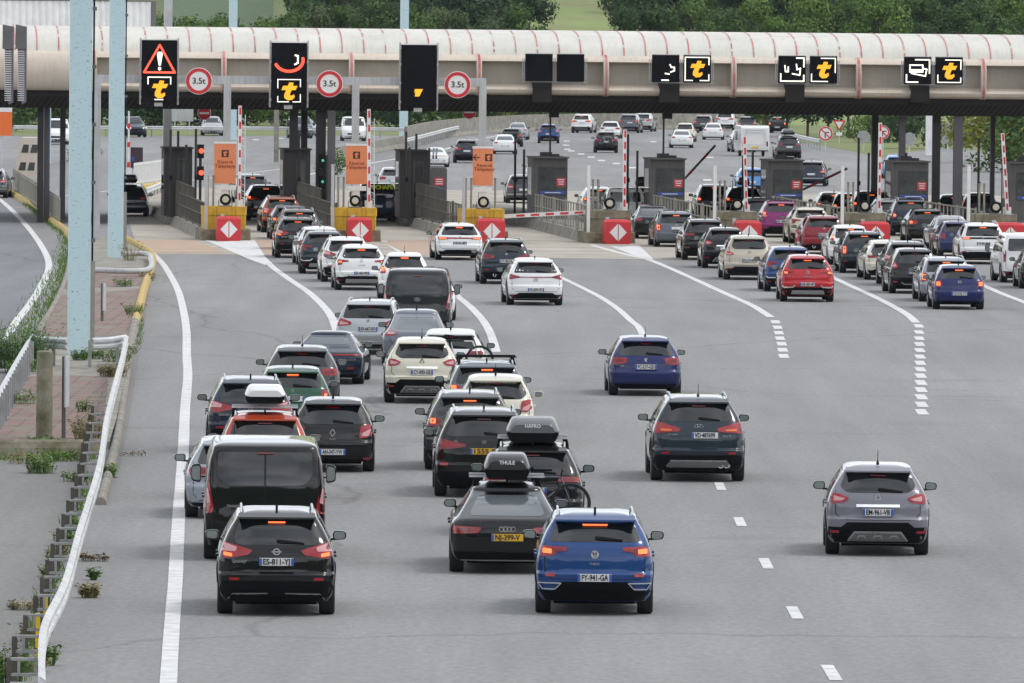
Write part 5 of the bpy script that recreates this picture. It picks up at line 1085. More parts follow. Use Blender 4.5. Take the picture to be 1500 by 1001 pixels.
# payment terminal by third island
t = pthing('payment_terminal', 643.5, 24, .42, label='grey payment terminal with red and blue notices beside the third black booth', cat='terminal'); w_ = 23 / 31.6; h = zz(643, 246, 24) - .42
g = MB(); g.prism([(-w_ / 2, 0), (w_ / 2, 0), (w_ / 2, h - .06), (w_ / 2 - .06, h), (-w_ / 2 + .06, h), (-w_ / 2, h - .06)], 'y', 0, .7); g.build('cabinet', M['booth'], t)
g = MB(); g.box((.02, -.01, h - .62), (.44, .012, .36)); nb = g.build('notice', M['notice'], t)
for k in range(3): g = MB(); g.box((.02, -.02, h - .52 - k * .1), (.30, .006, .035)); g.build('notice_line', M['signw'], nb)
g = MB(); g.box((.1, -.01, h - .98), (.26, .012, .2)); g.build('blue_label', M['blue_sign'], t)

# ---- gantry with message boards on the left
VG = 2.4
for px_, lb in ((142, 'leftmost'), (332.5, 'second'), (520.5, 'third'), (706.5, 'fourth')): pass
gz = zz(520, 119, VG)
ga = empty('sign_gantry', W3(PL(520, 119, VG)[0], VG, 0), A, label='pale grey steel gantry of posts and a beam carrying three message boards', cat='gantry')
u0 = PL(520, 119, VG)[0]
for px_, lo in ((142, .2), (332.5, hb), (520.5, hb), (706.5, hb)):
    u_ = PL(px_, 200, VG)[0] - u0; g = MB(); g.box((u_, 0, (gz - .17 + lo) / 2), (.30, .30, gz - .17 - lo)); g.build('gantry_post', M['grey'], ga)
ua, ub = PL(137, 118, VG)[0] - u0, PL(712, 125, VG)[0] - u0; g = MB(); g.box(((ua + ub) / 2, 0, gz), (ub - ua, .30, .34)); g.build('gantry_beam', M['grey'], ga)
def flat(name, parent, pts, yy, mt, th=.02):
    g = MB(); g.prism(pts, 'y', yy, yy + th); return g.build(name, mt, parent)
def stroke(pts, wd, closed=False): return offset_ribbon(pts, wd, closed)
def strokes(name, parent, lines, wd, yy, mt):
    g = MB()
    for ln in lines:
        for q in stroke(ln, wd): g.prism(q, 'y', yy, yy + .015)
    return g.build(name, mt, parent)
def tglyph(cx, cz, s, parent, mt, yy, cut=False):
    # slanted lower-case t
    if cut: return flat('lit_symbol', parent, [(cx - .25 * s, cz + .25 * s), (cx + .42 * s, cz + .25 * s), (cx + .28 * s, cz - .02 * s), (cx + .12 * s, cz - .35 * s), (cx - .25 * s, cz - .35 * s), (cx - .18 * s, cz - .05 * s), (cx - .28 * s, cz - .05 * s)], yy, mt)
    pts = [(.0, .62), (.32, .60), (.26, .38), (.60, .38), (.46, .08), (.18, .08), (.06, -.20), (.08, -.30), (.18, -.32), (.36, -.22), (.40, -.42), (.20, -.62), (-.12, -.64), (-.34, -.46), (-.34, -.24), (-.20, .08), (-.54, .08), (-.42, .38), (-.08, .38)]
    return flat('lit_symbol', parent, [(cx + a * s, cz + b * s) for a, b in pts], yy, mt)
vms = [(232.5, 59, 150, 'left message board with red warning triangle and yellow t'), (422.5, 63, 154, 'middle message board with red half ring and yellow t'), (612.5, 66, 158, 'right message board, blank above with a small yellow mark below')]
sg = FPX / (D0 + VG)
for i, (cx, y0_, y1_, lb) in enumerate(vms):
    zt, zb = zz(cx, y0_, 1.9), zz(cx, y1_, 1.9); zc_ = (zt + zb) / 2; h = zt - zb
    t = pthing('message_board', cx, 1.9, zc_, label=lb, cat='message board', group='message boards on the gantry')
    g = MB(); g.box((0, .0, 0), (1.5, .36, h)); g.build('case', M['blackp'], t)
    g = MB(); g.box((0, 0, h / 2 + .025), (1.52, .40, .05)); g.build('top_cap', M['whitep'], t)
    for s2 in (-1, 1):
        g = MB(); g.box((s2 * .80, .05, 0), (.06, .2, h + .2))
        for k in (-1.1, -.3, .5, 1.2): g.box((s2 * .78, .0, k), (.10, .3, .10))
        g.build('side_bracket', M['grey'], t)
    g = MB(); g.box((-.02, .05, -h / 2 - .09), (.34, .3, .16)); g.build('junction_box', M['grey'], t)
    yy = -.20; zoff = lambda py: (zt - (py - y0_) / sg) - zc_; xo = lambda px: (px - cx) / sg
    if i == 0:
        tri = [(xo(232.7), zoff(66)), (xo(255), zoff(106)), (xo(210), zoff(106))]
        strokes('red_triangle', t, [tri + [tri[0]]], .085, yy, M['led_r'])
        flat('exclamation_bar', t, [(xo(228.6), zoff(79)), (xo(230.5), zoff(76)), (xo(235.5), zoff(76)), (xo(237), zoff(79)), (xo(234.3), zoff(96)), (xo(231.3), zoff(96))], yy, M['led_w'])
        flat('exclamation_dot', t, [(xo(232.7) + .07 * math.cos(a), zoff(100.5) + .08 * math.sin(a)) for a in np.linspace(0, 6.2, 10)], yy, M['led_w'])
        strokes('white_corner', t, [[(xo(216), zoff(123)), (xo(216), zoff(113)), (xo(249), zoff(113)), (xo(249), zoff(123))], [(xo(226), zoff(145.5)), (xo(238), zoff(145.5))]], .045, yy, M['led_w'])
        tglyph(xo(233), zoff(130.5), .60, t, M['led_y'], yy - .005)
    if i == 1:
        arc = [(xo(422) + .60 * math.cos(a), zoff(88) + .48 * math.sin(a)) for a in np.linspace(-2.75, .18, 16)]
        strokes('red_arc', t, [arc], .12, yy, M['led_r'])
        strokes('white_mark', t, [[(xo(431), zoff(81)), (xo(435), zoff(82)), (xo(435), zoff(92)), (xo(430.5), zoff(94.5))]], .07, yy, M['led_w'])
        strokes('white_corner', t, [[(xo(406), zoff(129)), (xo(406), zoff(116.5)), (xo(439), zoff(116.5)), (xo(439), zoff(127))], [(xo(406), zoff(141)), (xo(406), zoff(149)), (xo(422), zoff(149))], [(xo(428), zoff(149)), (xo(439), zoff(149)), (xo(439), zoff(138))]], .035, yy, M['led_w'])
        tglyph(xo(422.5), zoff(133.5), .60, t, M['led_y'], yy - .005)
    if i == 2: tglyph(xo(611), zoff(135), .52, t, M['led_y'], yy, cut=True)
# right hand board pairs hung on the canopy fascia
sr = FPX / (D0 + 28)
for i, cx in enumerate((811.5, 997, 1182, 1366, 1550)):
    v_ = 28.6; y0_ = 80.5 + i * 1.45; zc_ = zz(cx, y0_ + 19, v_)
    nm = ('blank pair of square black boards', 'square boards with broken white mark and framed yellow t', 'square boards with pictogram scraps and yellow t', 'square boards with bank card pictogram and yellow t', 'square boards cut off at the right edge')[i]
    t = pthing('message_board', cx, v_, zc_, label=nm + ' on the canopy front', cat='message board', group='square boards on the canopy')
    cs = MB()
    for s2 in (-1, 1): cs.box((s2 * .72, 0, 0), (1.23, .3, 1.24))
    cs.build('case', M['blackp'], t)
    g = MB()
    for s2 in (-1, 1): g.box((s2 * .72, -.01, .635), (1.24, .32, .03))
    for x_ in (-1.42, 0, 1.42):
        g.box((x_ - .03, .1, -.05), (.03, .1, .95)); g.box((x_ + .05, .1, -.05), (.03, .1, .95)); g.box((x_ + .01, .1, .1), (.1, .08, .03)); g.box((x_ + .01, .1, -.3), (.1, .08, .03))
    g.box((0, .08, -.64), (2.9, .12, .05)); g.build('frame', M['grey'], t)
    yy = -.165; L_ = lambda a, b: ((-.72 + a * .62), b * .62); R_ = lambda a, b: ((.72 + a * .62), b * .62)
    if i in (1, 2, 3): tglyph(.72, .0, .60, t, M['led_y'], yy - .005)
    fr1 = {1: [[R_(-.9, .3), R_(-.9, -.85), R_(-.35, -.85)], [R_(-.9, .3), R_(-.9, .85), R_(.85, .85), R_(.85, .3)], [R_(.2, -.85), R_(.85, -.85), R_(.85, -.4)]],
           2: [[R_(-.2, .85), R_(.85, .85), R_(.85, -.2)], [R_(-.9, -.3), R_(-.9, -.85), R_(.3, -.85)]], 3: [[R_(-.3, .8), R_(.85, .8), R_(.85, .1)], [R_(-.85, -.3), R_(-.85, -.85), R_(.85, -.85), R_(.85, -.5)]]}
    if i in fr1: strokes('white_corner', t, fr1[i], .045, yy, M['led_w'])
    lf = {1: [[L_(-.3, -.85), L_(.2, -.85)], [L_(-.05, -.35), L_(.25, -.4)], [L_(.3, .3), L_(.4, .1), L_(.62, .1), L_(.62, -.15), L_(.35, -.25)]],
          2: [[L_(.3, .85), L_(.85, .85), L_(.85, .2)], [L_(-.85, -.3), L_(-.85, -.85), L_(.85, -.85), L_(.85, -.4)], [L_(-.55, .3), L_(-.5, -.15), L_(-.3, -.15), L_(-.3, .2)], [L_(.3, .4), L_(.35, .0), L_(.6, .1), L_(.55, -.4), L_(0, -.3)]],
          3: [[L_(-.2, .8), L_(.85, .8), L_(.85, -.2)], [L_(-.85, -.3), L_(-.85, -.85), L_(0, -.85)], [L_(-.6, .4), L_(.35, .4), L_(.35, -.1), L_(-.6, -.1), L_(-.6, .4)], [L_(-.5, -.2), L_(.55, -.4), L_(.65, .1), L_(.4, .15)], [L_(-.6, .05), L_(.35, .05)]]}
    if i in lf: strokes('white_pictogram', t, lf[i], .06, yy, M['led_w'])
# round weight limit signs
for cx, cy, tx, lb in ((290.5, 119, '3.5t', 'left'), (482, 123, '3.5t', 'middle'), (669.5, 124.5, '3.5t', 'right')):
    v_ = 1.9; zc_ = zz(cx, cy, v_); t = pthing('weight_limit_sign', cx, v_, zc_, label=f'round red ringed 3.5t sign on the gantry, the {lb} of three', cat='road sign', group='weight limit signs')
    g = MB(); g.lathe([(.57, .02), (.57, 0), (.56, -.005)], (0, 0, 0), 'y', 40); g.build('disc', M['signw'], t); g = MB()
    for k in range(40):
        a, b = 2 * math.pi * k / 40, 2 * math.pi * (k + 1) / 40; g.prism([(.545 * math.cos(a), .545 * math.sin(a)), (.545 * math.cos(b), .545 * math.sin(b)), (.40 * math.cos(b), .40 * math.sin(b)), (.40 * math.cos(a), .40 * math.sin(a))], 'y', -.014, -.005)
    g.build('red_ring', M['red'], t); mobj('sign_text', text_mesh(tx, .36, M['ink'], .003, .006), t, (0, -.012, -.0), FACE)
    g = MB(); g.box((0, .12, 0), (.08, .2, .6)); g.build('bracket', M['grey'], t)
# orange reserved lane signs
for i, (x0_, x1_, y0_, y1_, arrow) in enumerate(((314, 346, 208, 269, 0), (507, 538, 211, 270, 0), (693, 722.5, 215, 272, 1))):
    v_ = 2.0; cx = (x0_ + x1_) / 2; zt, zb = zz(cx, y0_, v_), zz(cx, y1_, v_); w_ = (x1_ - x0_) / sg; zc_ = (zt + zb) / 2; h = zt - zb
    t = pthing('orange_sign', cx, v_, zc_, label=f'orange reserved lane board{" with a left arrow" if arrow else ""} over the {ORD[i]} block', cat='road sign', group='orange reserved lane boards')
    g = MB(); g.box((0, 0, -.04), (w_, .06, h - .08)); g.build('board', M['orange'], t); g = MB(); g.box((0, 0, h / 2 - .035), (w_ + .04, .08, .09)); g.build('top_rail', M['whitep'], t)
    ix = .0 if not arrow else .28 * w_; g = MB(); g.box((ix, -.034, h * .22), (.30, .012, .30)); g.build('symbol_square', M['ink'], t)
    q = tglyph(ix, h * .22, .18, t, M['orange'], -.046); q.name = 'symbol_t'
    for k, (tx) in enumerate(('Réservé', 'Télépéage')): mobj('sign_text', text_mesh(tx, .215 if k else .20, M['brownink'], .002, .004), t, (.0 if not arrow else .06, -.034, h * (.015 - .10 * k)), FACE)
    if arrow: strokes('arrow', t, [[(-.14, h * .22), (-.40, h * .22)], [(-.28, h * .22 + .12), (-.40, h * .22), (-.28, h * .22 - .12)]], .04, -.045, M['ink'])
    g = MB(); g.box((0, .05, -h / 2 - .3), (w_ * .35, .1, .8)); g.box((0, .0, -h / 2 - .18), (w_ * .95, .1, .2)); g.build('bracket', M['whitep'], t)
# no entry signs hung behind the canopy front
for cx, cy in ((299, 166), (687, 164.5)):
    v_ = 56; zc_ = zz(cx, cy, v_); t = pthing('no_entry_sign', cx, v_, zc_, label='round red no entry sign under the canopy, ' + ('near the silver oncoming car' if cx < 400 else 'half hidden right of the grey gantry post'), cat='road sign', group='no entry signs')
    g = MB(); g.lathe([(.33, .02), (.33, -.0), (.32, -.005)], (0, 0, 0), 'y', 32); g.build('disc', M['signw'], t); g = MB(); g.lathe([(.31, .0), (.31, -.014), (.30, -.016)], (0, 0, 0), 'y', 32); g.build('red_face', M['red'], t)
    g = MB(); g.box((0, -.02, 0), (.48, .012, .10)); g.build('white_bar', M['signw'], t); g = MB(); g.tube([(0, .03, 0), (0, .03, zT + .2 - zc_), (0, -4.8, zT + .2 - zc_)], .03, 6); g.build('hanger', M['grey'], t)
M['dryred'] = mat('reddish_weed', (.17, .13, .07), .9); M['leafy'] = mat('leafy_green', (.075, .17, .03), .6, noise=(2.5, .5)); M['yellow_b'] = mat('bright_yellow', (.80, .52, .01), .5)
# ================================================================== far carriageway furniture
def pz(px, py, z): return P(px, py, z)
def jersey(name, px, lab, h=.95, mt='kerb', **k):
    c = smooth([P(*p) for p in px], 5); g = MB(); sweep(g, c, [(-.3, 0), (-.3, .08), (-.13, .35), (-.1, h), (.1, h), (.13, .35), (.3, .08), (.3, 0)]); return tag(g.build(name, M[mt]), lab, 'barrier wall', **k)
jersey('concrete_wall', [(594, 214), (625, 206), (660, 201), (700, 197), (775, 192.5), (860, 190.5), (1000, 189.5), (1085, 188.5), (1105, 187)], 'long low concrete wall along the far curve of the carriageway', 1.5)
jersey('concrete_barrier', [(470, 240), (520, 229), (549, 224), (592, 216)], 'stained concrete barrier between the two far carriageways', .9)
BEAM = [(-.03, -.155), (.04, -.11), (.04, -.05), (-.02, 0), (.04, .05), (.04, .11), (-.03, .155), (-.05, .155), (.01, .1), (.01, .06), (-.05, 0), (.01, -.06), (.01, -.1), (-.05, -.155)]
def guard(px, zb, lab, post_every=4.0, mt='galv', side=-1, spacer=False, n=8, grp='steel guard rails', wob=0):
    c = smooth([P(a, b, zb) for a, b in px], n); root = empty('guard_rail', (c[0].x, c[0].y, 0), label=lab, cat='guard rail', group=grp); o0 = root.location.copy()
    if wob:
        for i, p in enumerate(c): p.x += wob * math.sin(i * 1.3)
    cc = [p - o0 for p in c]; g = MB(); sweep(g, cc, [(a * (1 if side < 0 else -1), b) for a, b in BEAM], sm=False); g.build('beam', M[mt], root)
    acc = 0; last = cc[0]; k = 0
    for i in range(1, len(cc)):
        d = (cc[i] - last).length
        seg = (cc[i] - cc[i - 1]); L_ = seg.length; s0 = acc
        t = seg.normalized(); q = Vector((t.y, -t.x, 0)) * side
        a = (post_every - acc) if acc else 0
        while a < L_:
            p = cc[i - 1] + t * a; k += 1
            if spacer and p.y + o0.y > P(152, 640).y: a += post_every; continue
            if spacer:
                g = MB(); g.box((p.x + q.x * .42, p.y + q.y * .42, (zb - .06) / 2), (.075, .06, zb - .06)); g.build('rail_post', M['postbrown'], root)
                g = MB(); ang = math.atan2(q.y, q.x)
                for z_ in (zb - .06, zb - .26): g.box((p.x + q.x * .22, p.y + q.y * .22, z_), (.36, .10, .035), rz=ang)
                g.box((p.x + q.x * .30, p.y + q.y * .30, zb - .16), (.035, .10, .2), rz=ang); g.box((p.x + q.x * .08, p.y + q.y * .08, zb - .16), (.035, .10, .2), rz=ang); g.build('spacer', M['galvd'], root)
            else:
                g = MB(); g.box((p.x + q.x * .1, p.y + q.y * .1, (zb + .1) / 2), (.09, .06, zb + .1)); g.build('rail_post', M['galvd'], root)
            a += post_every
        acc = (L_ - (a - post_every)); last = cc[i]
    return root
M['postbrown'] = mat('weathered_post', (.11, .10, .085), .9, noise=(2, .3)); M['galvd'] = mat('dull_galvanised', (.36, .37, .37), .55, noise=(3, .3))
guard([(595, 206), (620, 200), (650, 192), (672, 187)], .75, 'pale guard rail curving over the end of the concrete barrier')
guard([(20, 186.5), (200, 187.5), (400, 188.5), (620, 190)], .75, 'straight guard rail behind the oncoming vehicles')
guard([(1148, 195), (1168, 200), (1200, 207)], .75, 'short guard rail end on the right verge')
guard([(215, 280), (232, 273), (245, 268)], .45, 'short pale rail on the kerb beyond the first lane')
sheet('verge', [(-120, 199), (640, 199), (760, 190), (1100, 188), (1130, 178), (-120, 176)], .01, M['grass'])
sheet('verge', [(1152, 206), (1200, 213), (1250, 222), (1288, 231), (1330, 228), (1380, 233), (1420, 240), (1600, 250), (1600, 178), (1140, 178)], .011, M['grass'])
sheet('side_track', [(1292, 243), (1330, 240), (1400, 246), (1500, 250), (1620, 255), (1620, 232), (1500, 226), (1380, 218), (1300, 226)], .016, M['asphalt'])
def signpost(px, yb, yc, kind, lab, r=.42):
    p = P(px, yb); s = FPX / p.y; zc_ = (yb - yc) / s; t = empty('road_sign', p, label=lab, cat='road sign'); rr = r
    g = MB(); g.tube([(0, .05, 0), (0, .05, zc_ + (rr if kind != 'back' else .1))], .04, 8); g.build('sign_post', M['galv'], t)
    def disc(nm, r1, y, mt): g = MB(); g.lathe([(r1, .01 + y), (r1, y), (r1 - .01, y - .004)], (0, 0, zc_), 'y', 28); g.build(nm, M[mt], t)
    if kind in ('noleft', 'no'):
        disc('disc', rr, 0, 'signw'); g = MB()
        for k in range(28):
            a, b = 2 * math.pi * k / 28, 2 * math.pi * (k + 1) / 28; o, i_ = rr * .96, rr * .76
            g.prism([(o * math.cos(a), zc_ + o * math.sin(a)), (o * math.cos(b), zc_ + o * math.sin(b)), (i_ * math.cos(b), zc_ + i_ * math.sin(b)), (i_ * math.cos(a), zc_ + i_ * math.sin(a))], 'y', -.014, -.004)
        for q in offset_ribbon([(-rr * .56, zc_ + rr * .56), (rr * .56, zc_ - rr * .56)], .09): g.prism(q, 'y', -.02, -.012)
        g.build('red_ring', M['red'], t); strokes('arrow_mark', t, [[(rr * -.05, zc_ - rr * .55), (rr * -.05, zc_ + rr * .15), (rr * .45, zc_ + rr * .15)]], .08, -.012, M['ink'])
    elif kind == 'yield':
        flat('triangle', t, [(-rr, zc_ + rr * .8), (rr, zc_ + rr * .8), (0, zc_ - rr * .9)], 0, M['red']); flat('white_face', t, [(-rr * .62, zc_ + rr * .58), (rr * .62, zc_ + rr * .58), (0, zc_ - rr * .5)], -.02, M['signw'])
        g = MB(); g.box((0, 0, zc_ - rr * 1.35), (.5, .02, .28)); g.build('sub_plate', M['signw'], t)
    elif kind == 'back': disc('disc', rr, 0, 'galvd')
signpost(1209, 222, 196, 'noleft', 'round red ringed no left turn sign on the right verge', .56)
signpost(1229, 212, 184, 'yield', 'red and white give way triangle on the right verge', .52)
signpost(1293, 228, 194, 'no', 'round red ringed sign half behind the sixth raised arm', .5)
signpost(1265, 222, 201, 'back', 'grey back of a round sign left of the sixth raised arm', .5)
signpost(1332, 226, 204, 'back', 'grey back of a round sign right of the grey canopy column', .5)
def panel(px0, px1, y0, y1, yb, mt, lab, nposts=2, cat='sign board', name='sign_board', frame=True):
    p = P((px0 + px1) / 2, yb); s = FPX / p.y; w_ = (px1 - px0) / s; zt, zb = (yb - y0) / s, (yb - y1) / s; t = empty(name, p, label=lab, cat=cat)
    g = MB(); g.box((0, 0, (zt + zb) / 2), (w_, .06, zt - zb)); g.build('board', M[mt], t)
    for k in range(nposts):
        x = 0 if nposts == 1 else (-.32 + .64 * k) * w_; g = MB(); g.box((x, .08, zt / 2), (.1, .08, zt)); g.build('sign_post', M['galv'], t)
    return t, w_, zt, zb
panel(1379, 1429, 180, 211, 232, 'galvd', 'large pale grey back of a direction board behind the right columns')
panel(250, 283, 152, 178, 198, 'grey', 'grey back of a direction board left of the no entry sign')
t, w_, zt, zb = panel(-14, 17, 158, 199, 268, 'orange2', 'bright orange board with white top at the left edge', 1)
g = MB(); g.box((0, -.035, zt - .12), (w_, .02, .24)); g.build('white_top', M['signw'], t)
t, w_, zt, zb = panel(191, 209, 216, 247, 262, 'maroon' if 'maroon' in M else 'notice', 'dark maroon board behind the second blue mast', 1)
M['maroon'] = mat('maroon_board', (.045, .018, .03), .6); t.children[0].data.materials[0] = M['maroon']
g = MB(); g.box((-w_ * .3, -.04, zb + (zt - zb) * .45), (w_ * .3, .02, (zt - zb) * .2)); g.build('blue_patch', M['blue_sign'], t)
# red white arm at far left lane
p = P(188, 272); t = empty('barrier_arm', p, label='white and red raised arm seen right of the second blue mast', cat='barrier', group='toll barriers'); h = (272 - 163) / (FPX / p.y)
g = MB(); g.box((0, .2, .5), (.3, .35, 1.0)); g.build('cabinet', M['whitep'], t); g = MB(); g.box((0, 0, h / 2), (.1, .05, h)); a_ = g.build('arm', M['whitep'], t)
for k in (.28, .55, .8): g = MB(); g.box((0, -.03, h * k), (.16, .012, .3)); g.build('red_band', M['red'], a_)
# pale cabin at the left
p = P(38, 262); s = FPX / p.y; t = empty('cabin', p, label='cream cabin with slanted sides and two rows of windows at the left', cat='cabin')
g = MB(); g.prism([(-18 / s, 0), (22 / s, 0), (22 / s, 60 / s), (-8 / s, 60 / s)], 'y', 0, 3); g.build('body', M['creamw'] if 'creamw' in M else M['cream'], t)
for r_ in range(2):
    for k in range(2): g = MB(); x0 = (-6 + k * 13 - r_ * 4) / s; z0_ = (38 - r_ * 26) / s; g.prism([(x0 - .05, z0_), (x0 + 9 / s, z0_), (x0 + 10 / s, z0_ + 12 / s), (x0 + .08, z0_ + 12 / s)], 'y', -.02, .01); g.build('window', M['glass'], t)
# light poles and masts
def mast(px0, px1, yb, top, lab, mt='blue', duct=True, rz=.1):
    p = P((px0 + px1) / 2, yb); w_ = (px1 - px0) / (FPX / p.y); t = empty('lighting_mast', p, rz, label=lab, cat='mast', group='lighting masts' if mt == 'blue' else None) if mt == 'blue' else empty('light_pole', p, rz, label=lab, cat='light pole')
    g = MB(); g.box((0, 0, top / 2), (w_, w_ * .8, top)); g.build('shaft', M[mt], t); g = MB(); g.box((0, 0, .04), (w_ * 1.5, w_ * 1.4, .08)); g.build('base_plate', M['grey'], t)
    if duct:
        g = MB(); g.tube([(w_ / 2 + .05, -.1, .1), (w_ / 2 + .05, -.1, top)], .025, 6); g.tube([(w_ / 2 + .05, .05, .1), (w_ / 2 + .05, .05, top)], .018, 6); g.build('cable', M['black'], t)
        g = MB(); g.box((w_ / 2 + .06, 0, 1.35), (.12, w_ * .8, 2.6)); g.build('duct_cover', M['rail'], t)
        for z_ in np.arange(3.2, top, 1.55): g = MB(); g.box((w_ / 2 + .05, -.03, z_), (.14, .25, .10)); g.build('cable_clamp', M['grey_d'], t)
    return t
def flecked(name, col, spot):
    m = mat(name, col, .55); n = m.node_tree; b = n.nodes['Principled BSDF']; t = n.nodes.new('ShaderNodeTexCoord'); mp_ = n.nodes.new('ShaderNodeMapping'); mp_.inputs['Scale'].default_value = (3, 3, 6)
    x = n.nodes.new('ShaderNodeTexNoise'); x.inputs['Scale'].default_value = 3.2; x.inputs['Detail'].default_value = 7; x.inputs['Roughness'].default_value = .8; r = n.nodes.new('ShaderNodeValToRGB')
    r.color_ramp.elements[0].position = .575; r.color_ramp.elements[1].position = .63; r.color_ramp.elements[0].color = (*col, 1); r.color_ramp.elements[1].color = (*spot, 1)
    n.links.new(t.outputs['Object'], mp_.inputs[0]); n.links.new(mp_.outputs[0], x.inputs['Vector']); n.links.new(x.outputs[0], r.inputs[0]); n.links.new(r.outputs[0], b.inputs['Base Color']); return m
M['blue'] = flecked('flaking_blue_paint', (.53, .69, .74), (.20, .22, .17))
mast(99, 131, 527, 12.5, 'nearest pale blue flaking lighting mast standing on the left island')
mast(158, 180, 383, 14, 'second pale blue lighting mast behind the nearest one')
mast(334, 346, 206, 20, 'distant pale blue mast behind the gantry post left of the orange car queue', duct=False)
mast(585, 597, 201, 20, 'distant pale blue mast by the curving guard rail', duct=False)
mast(60, 74, 240, 16, 'pale blue mast rising in front of the corrugated screen', duct=False)
mast(238, 250, 312, 13, 'light grey pole beside the first black booth', 'grey', False)
mast(401, 408, 240, 4.5, 'pale concrete pole with a base box beyond the copper car', 'kerb', False)
mast(1356, 1366, 229, 6.5, 'white pole on the right verge beside the grey boards', 'whitep', False)

# ================================================================== left island
sheet('island_paving', [(150, 352), (190, 362), (222, 380), (212, 420), (200, 472), (190, 515), (182, 565), (170, 625), (160, 657), (0, 664), (-70, 664), (-40, 620), (8, 560), (48, 498), (62, 478), (82, 447), (98, 408), (104, 372)], .14, M['kerb'])
M['paving'] = mat('pink_paving_tiles', (.21, .135, .125), .9); n = M['paving'].node_tree; b = n.nodes['Principled BSDF']; t = n.nodes.new('ShaderNodeTexCoord'); bk = n.nodes.new('ShaderNodeTexBrick'); bk.inputs['Scale'].default_value = 1.0; bk.offset = 0
bk.inputs['Brick Width'].default_value = .4; bk.inputs['Row Height'].default_value = .8; bk.inputs['Mortar Size'].default_value = .022; bk.inputs['Color1'].default_value = (.25, .155, .145, 1); bk.inputs['Color2'].default_value = (.19, .125, .115, 1); bk.inputs['Mortar'].default_value = (.11, .10, .07, 1)
nz2 = n.nodes.new('ShaderNodeTexNoise'); nz2.inputs['Scale'].default_value = .9; nz2.inputs['Detail'].default_value = 6; mx2 = n.nodes.new('ShaderNodeMix'); mx2.data_type = 'RGBA'; mx2.inputs['B'].default_value = (.20, .19, .14, 1); rr_ = n.nodes.new('ShaderNodeMapRange'); rr_.inputs['From Min'].default_value = .5; rr_.inputs['From Max'].default_value = .62
n.links.new(t.outputs['Object'], bk.inputs['Vector']); n.links.new(t.outputs['Object'], nz2.inputs['Vector']); n.links.new(nz2.outputs[0], rr_.inputs[0]); n.links.new(rr_.outputs[0], mx2.inputs['Factor']); n.links.new(bk.outputs['Color'], mx2.inputs['A']); n.links.new(mx2.outputs['Result'], b.inputs['Base Color'])
sheet('island_tiles', [(110, 560), (158, 560), (150, 652), (-30, 656), (5, 600), (40, 560)], .15, M['paving'])
sheet('island_tiles', [(88, 440), (205, 430), (192, 500), (60, 500)], .15, M['paving'])
sheet('island_tiles', [(138, 398), (212, 398), (208, 424), (95, 430), (100, 404)], .15, M['paving'])
sheet('old_asphalt', [(-200, 672), (140, 674), (128, 750), (100, 850), (66, 930), (60, 1060), (-300, 1060)], .007, M['asphalt_old'])
sheet('gutter_strip', [(215, 400), (222, 400), (204, 520), (188, 620), (172, 700), (156, 700), (176, 600), (196, 500)], .009, M['asphalt_old'])
def kerbline(name, px, lab, mt, w_=.16, h=.2, z=0, **k):
    c = smooth([P(a, b, z) for a, b in px], 5); g = MB(); pr = [(w_ * math.cos(a), h * math.sin(a)) for a in np.linspace(math.pi, 0, 7)]; pr = [(-w_, -.01)] + pr + [(w_, -.01)]; sweep(g, c, pr, sm=False); return tag(g.build(name, M[mt]), lab, 'kerb', **k)
kerbline('kerb', [(182, 352), (205, 365), (223, 378), (220, 400), (211, 425), (198, 478)], 'yellow painted rounded kerb right of the second blue mast', 'yellow_kerb', .14, .26)
kerbline('kerb', [(198, 478), (193, 500), (190, 520)], 'unpainted kerb continuing below the yellow one', 'kerb', .15, .26)
kerbline('kerb', [(190, 520), (182, 575), (172, 640), (158, 700), (148, 740)], 'rough stone edging behind the white guard rail', 'kerb', .10, .15)
kerbline('kerb', [(10, 283), (38, 298), (57, 309), (76, 327), (97, 343), (108, 360)], 'yellow worn kerb below the left railing', 'yellow_kerb', .15, .3)
kerbline('kerb', [(104, 372), (98, 408), (82, 447), (62, 480), (52, 496)], 'pale narrow kerb stone left of the nearest blue mast', 'kerb', .12, .2)
kerbline('kerb', [(-40, 668), (0, 668), (60, 668), (110, 668), (142, 666)], 'thick rounded concrete kerb across the foot of the pink paving', 'mossy', .17, .34)
kerbline('kerb', [(196, 284), (215, 281), (240, 276)], 'short yellow kerb beyond the first lane', 'yellow_kerb', .2, .45)
c = [P(a, b, .35) for a, b in ((180, 372), (214, 372), (221, 380), (214, 396), (140, 396))]; g = MB(); g.tube(smooth(c, 4), .10, 8); tag(g.build('tube_guard', M['grey']), 'pale tubular guard looped round the foot of the second blue mast', 'tube guard')
guard([(186, 499), (179, 532), (168, 574), (156, 625), (150, 670), (144, 700), (129, 751), (116, 793), (101, 850), (90, 880), (69, 922), (62, 955), (62, 1010)], .78, 'battered white guard rail sweeping down to the lower left corner', 4.4, 'railw', 1, True, 5, None, 0)
guard([(-60, 680), (0, 578), (24, 535), (46, 498)], .75, 'grey guard rail along the left of the pink paving', 2.2, 'galv', 1, False, 6)
guard([(46, 498), (70, 502), (98, 504)], .75, 'pale crosswise guard rail left of the nearest mast', 2.2)
guard([(136, 504), (160, 503), (186, 499)], .75, 'pale crosswise guard rail right of the nearest mast', 2.2)
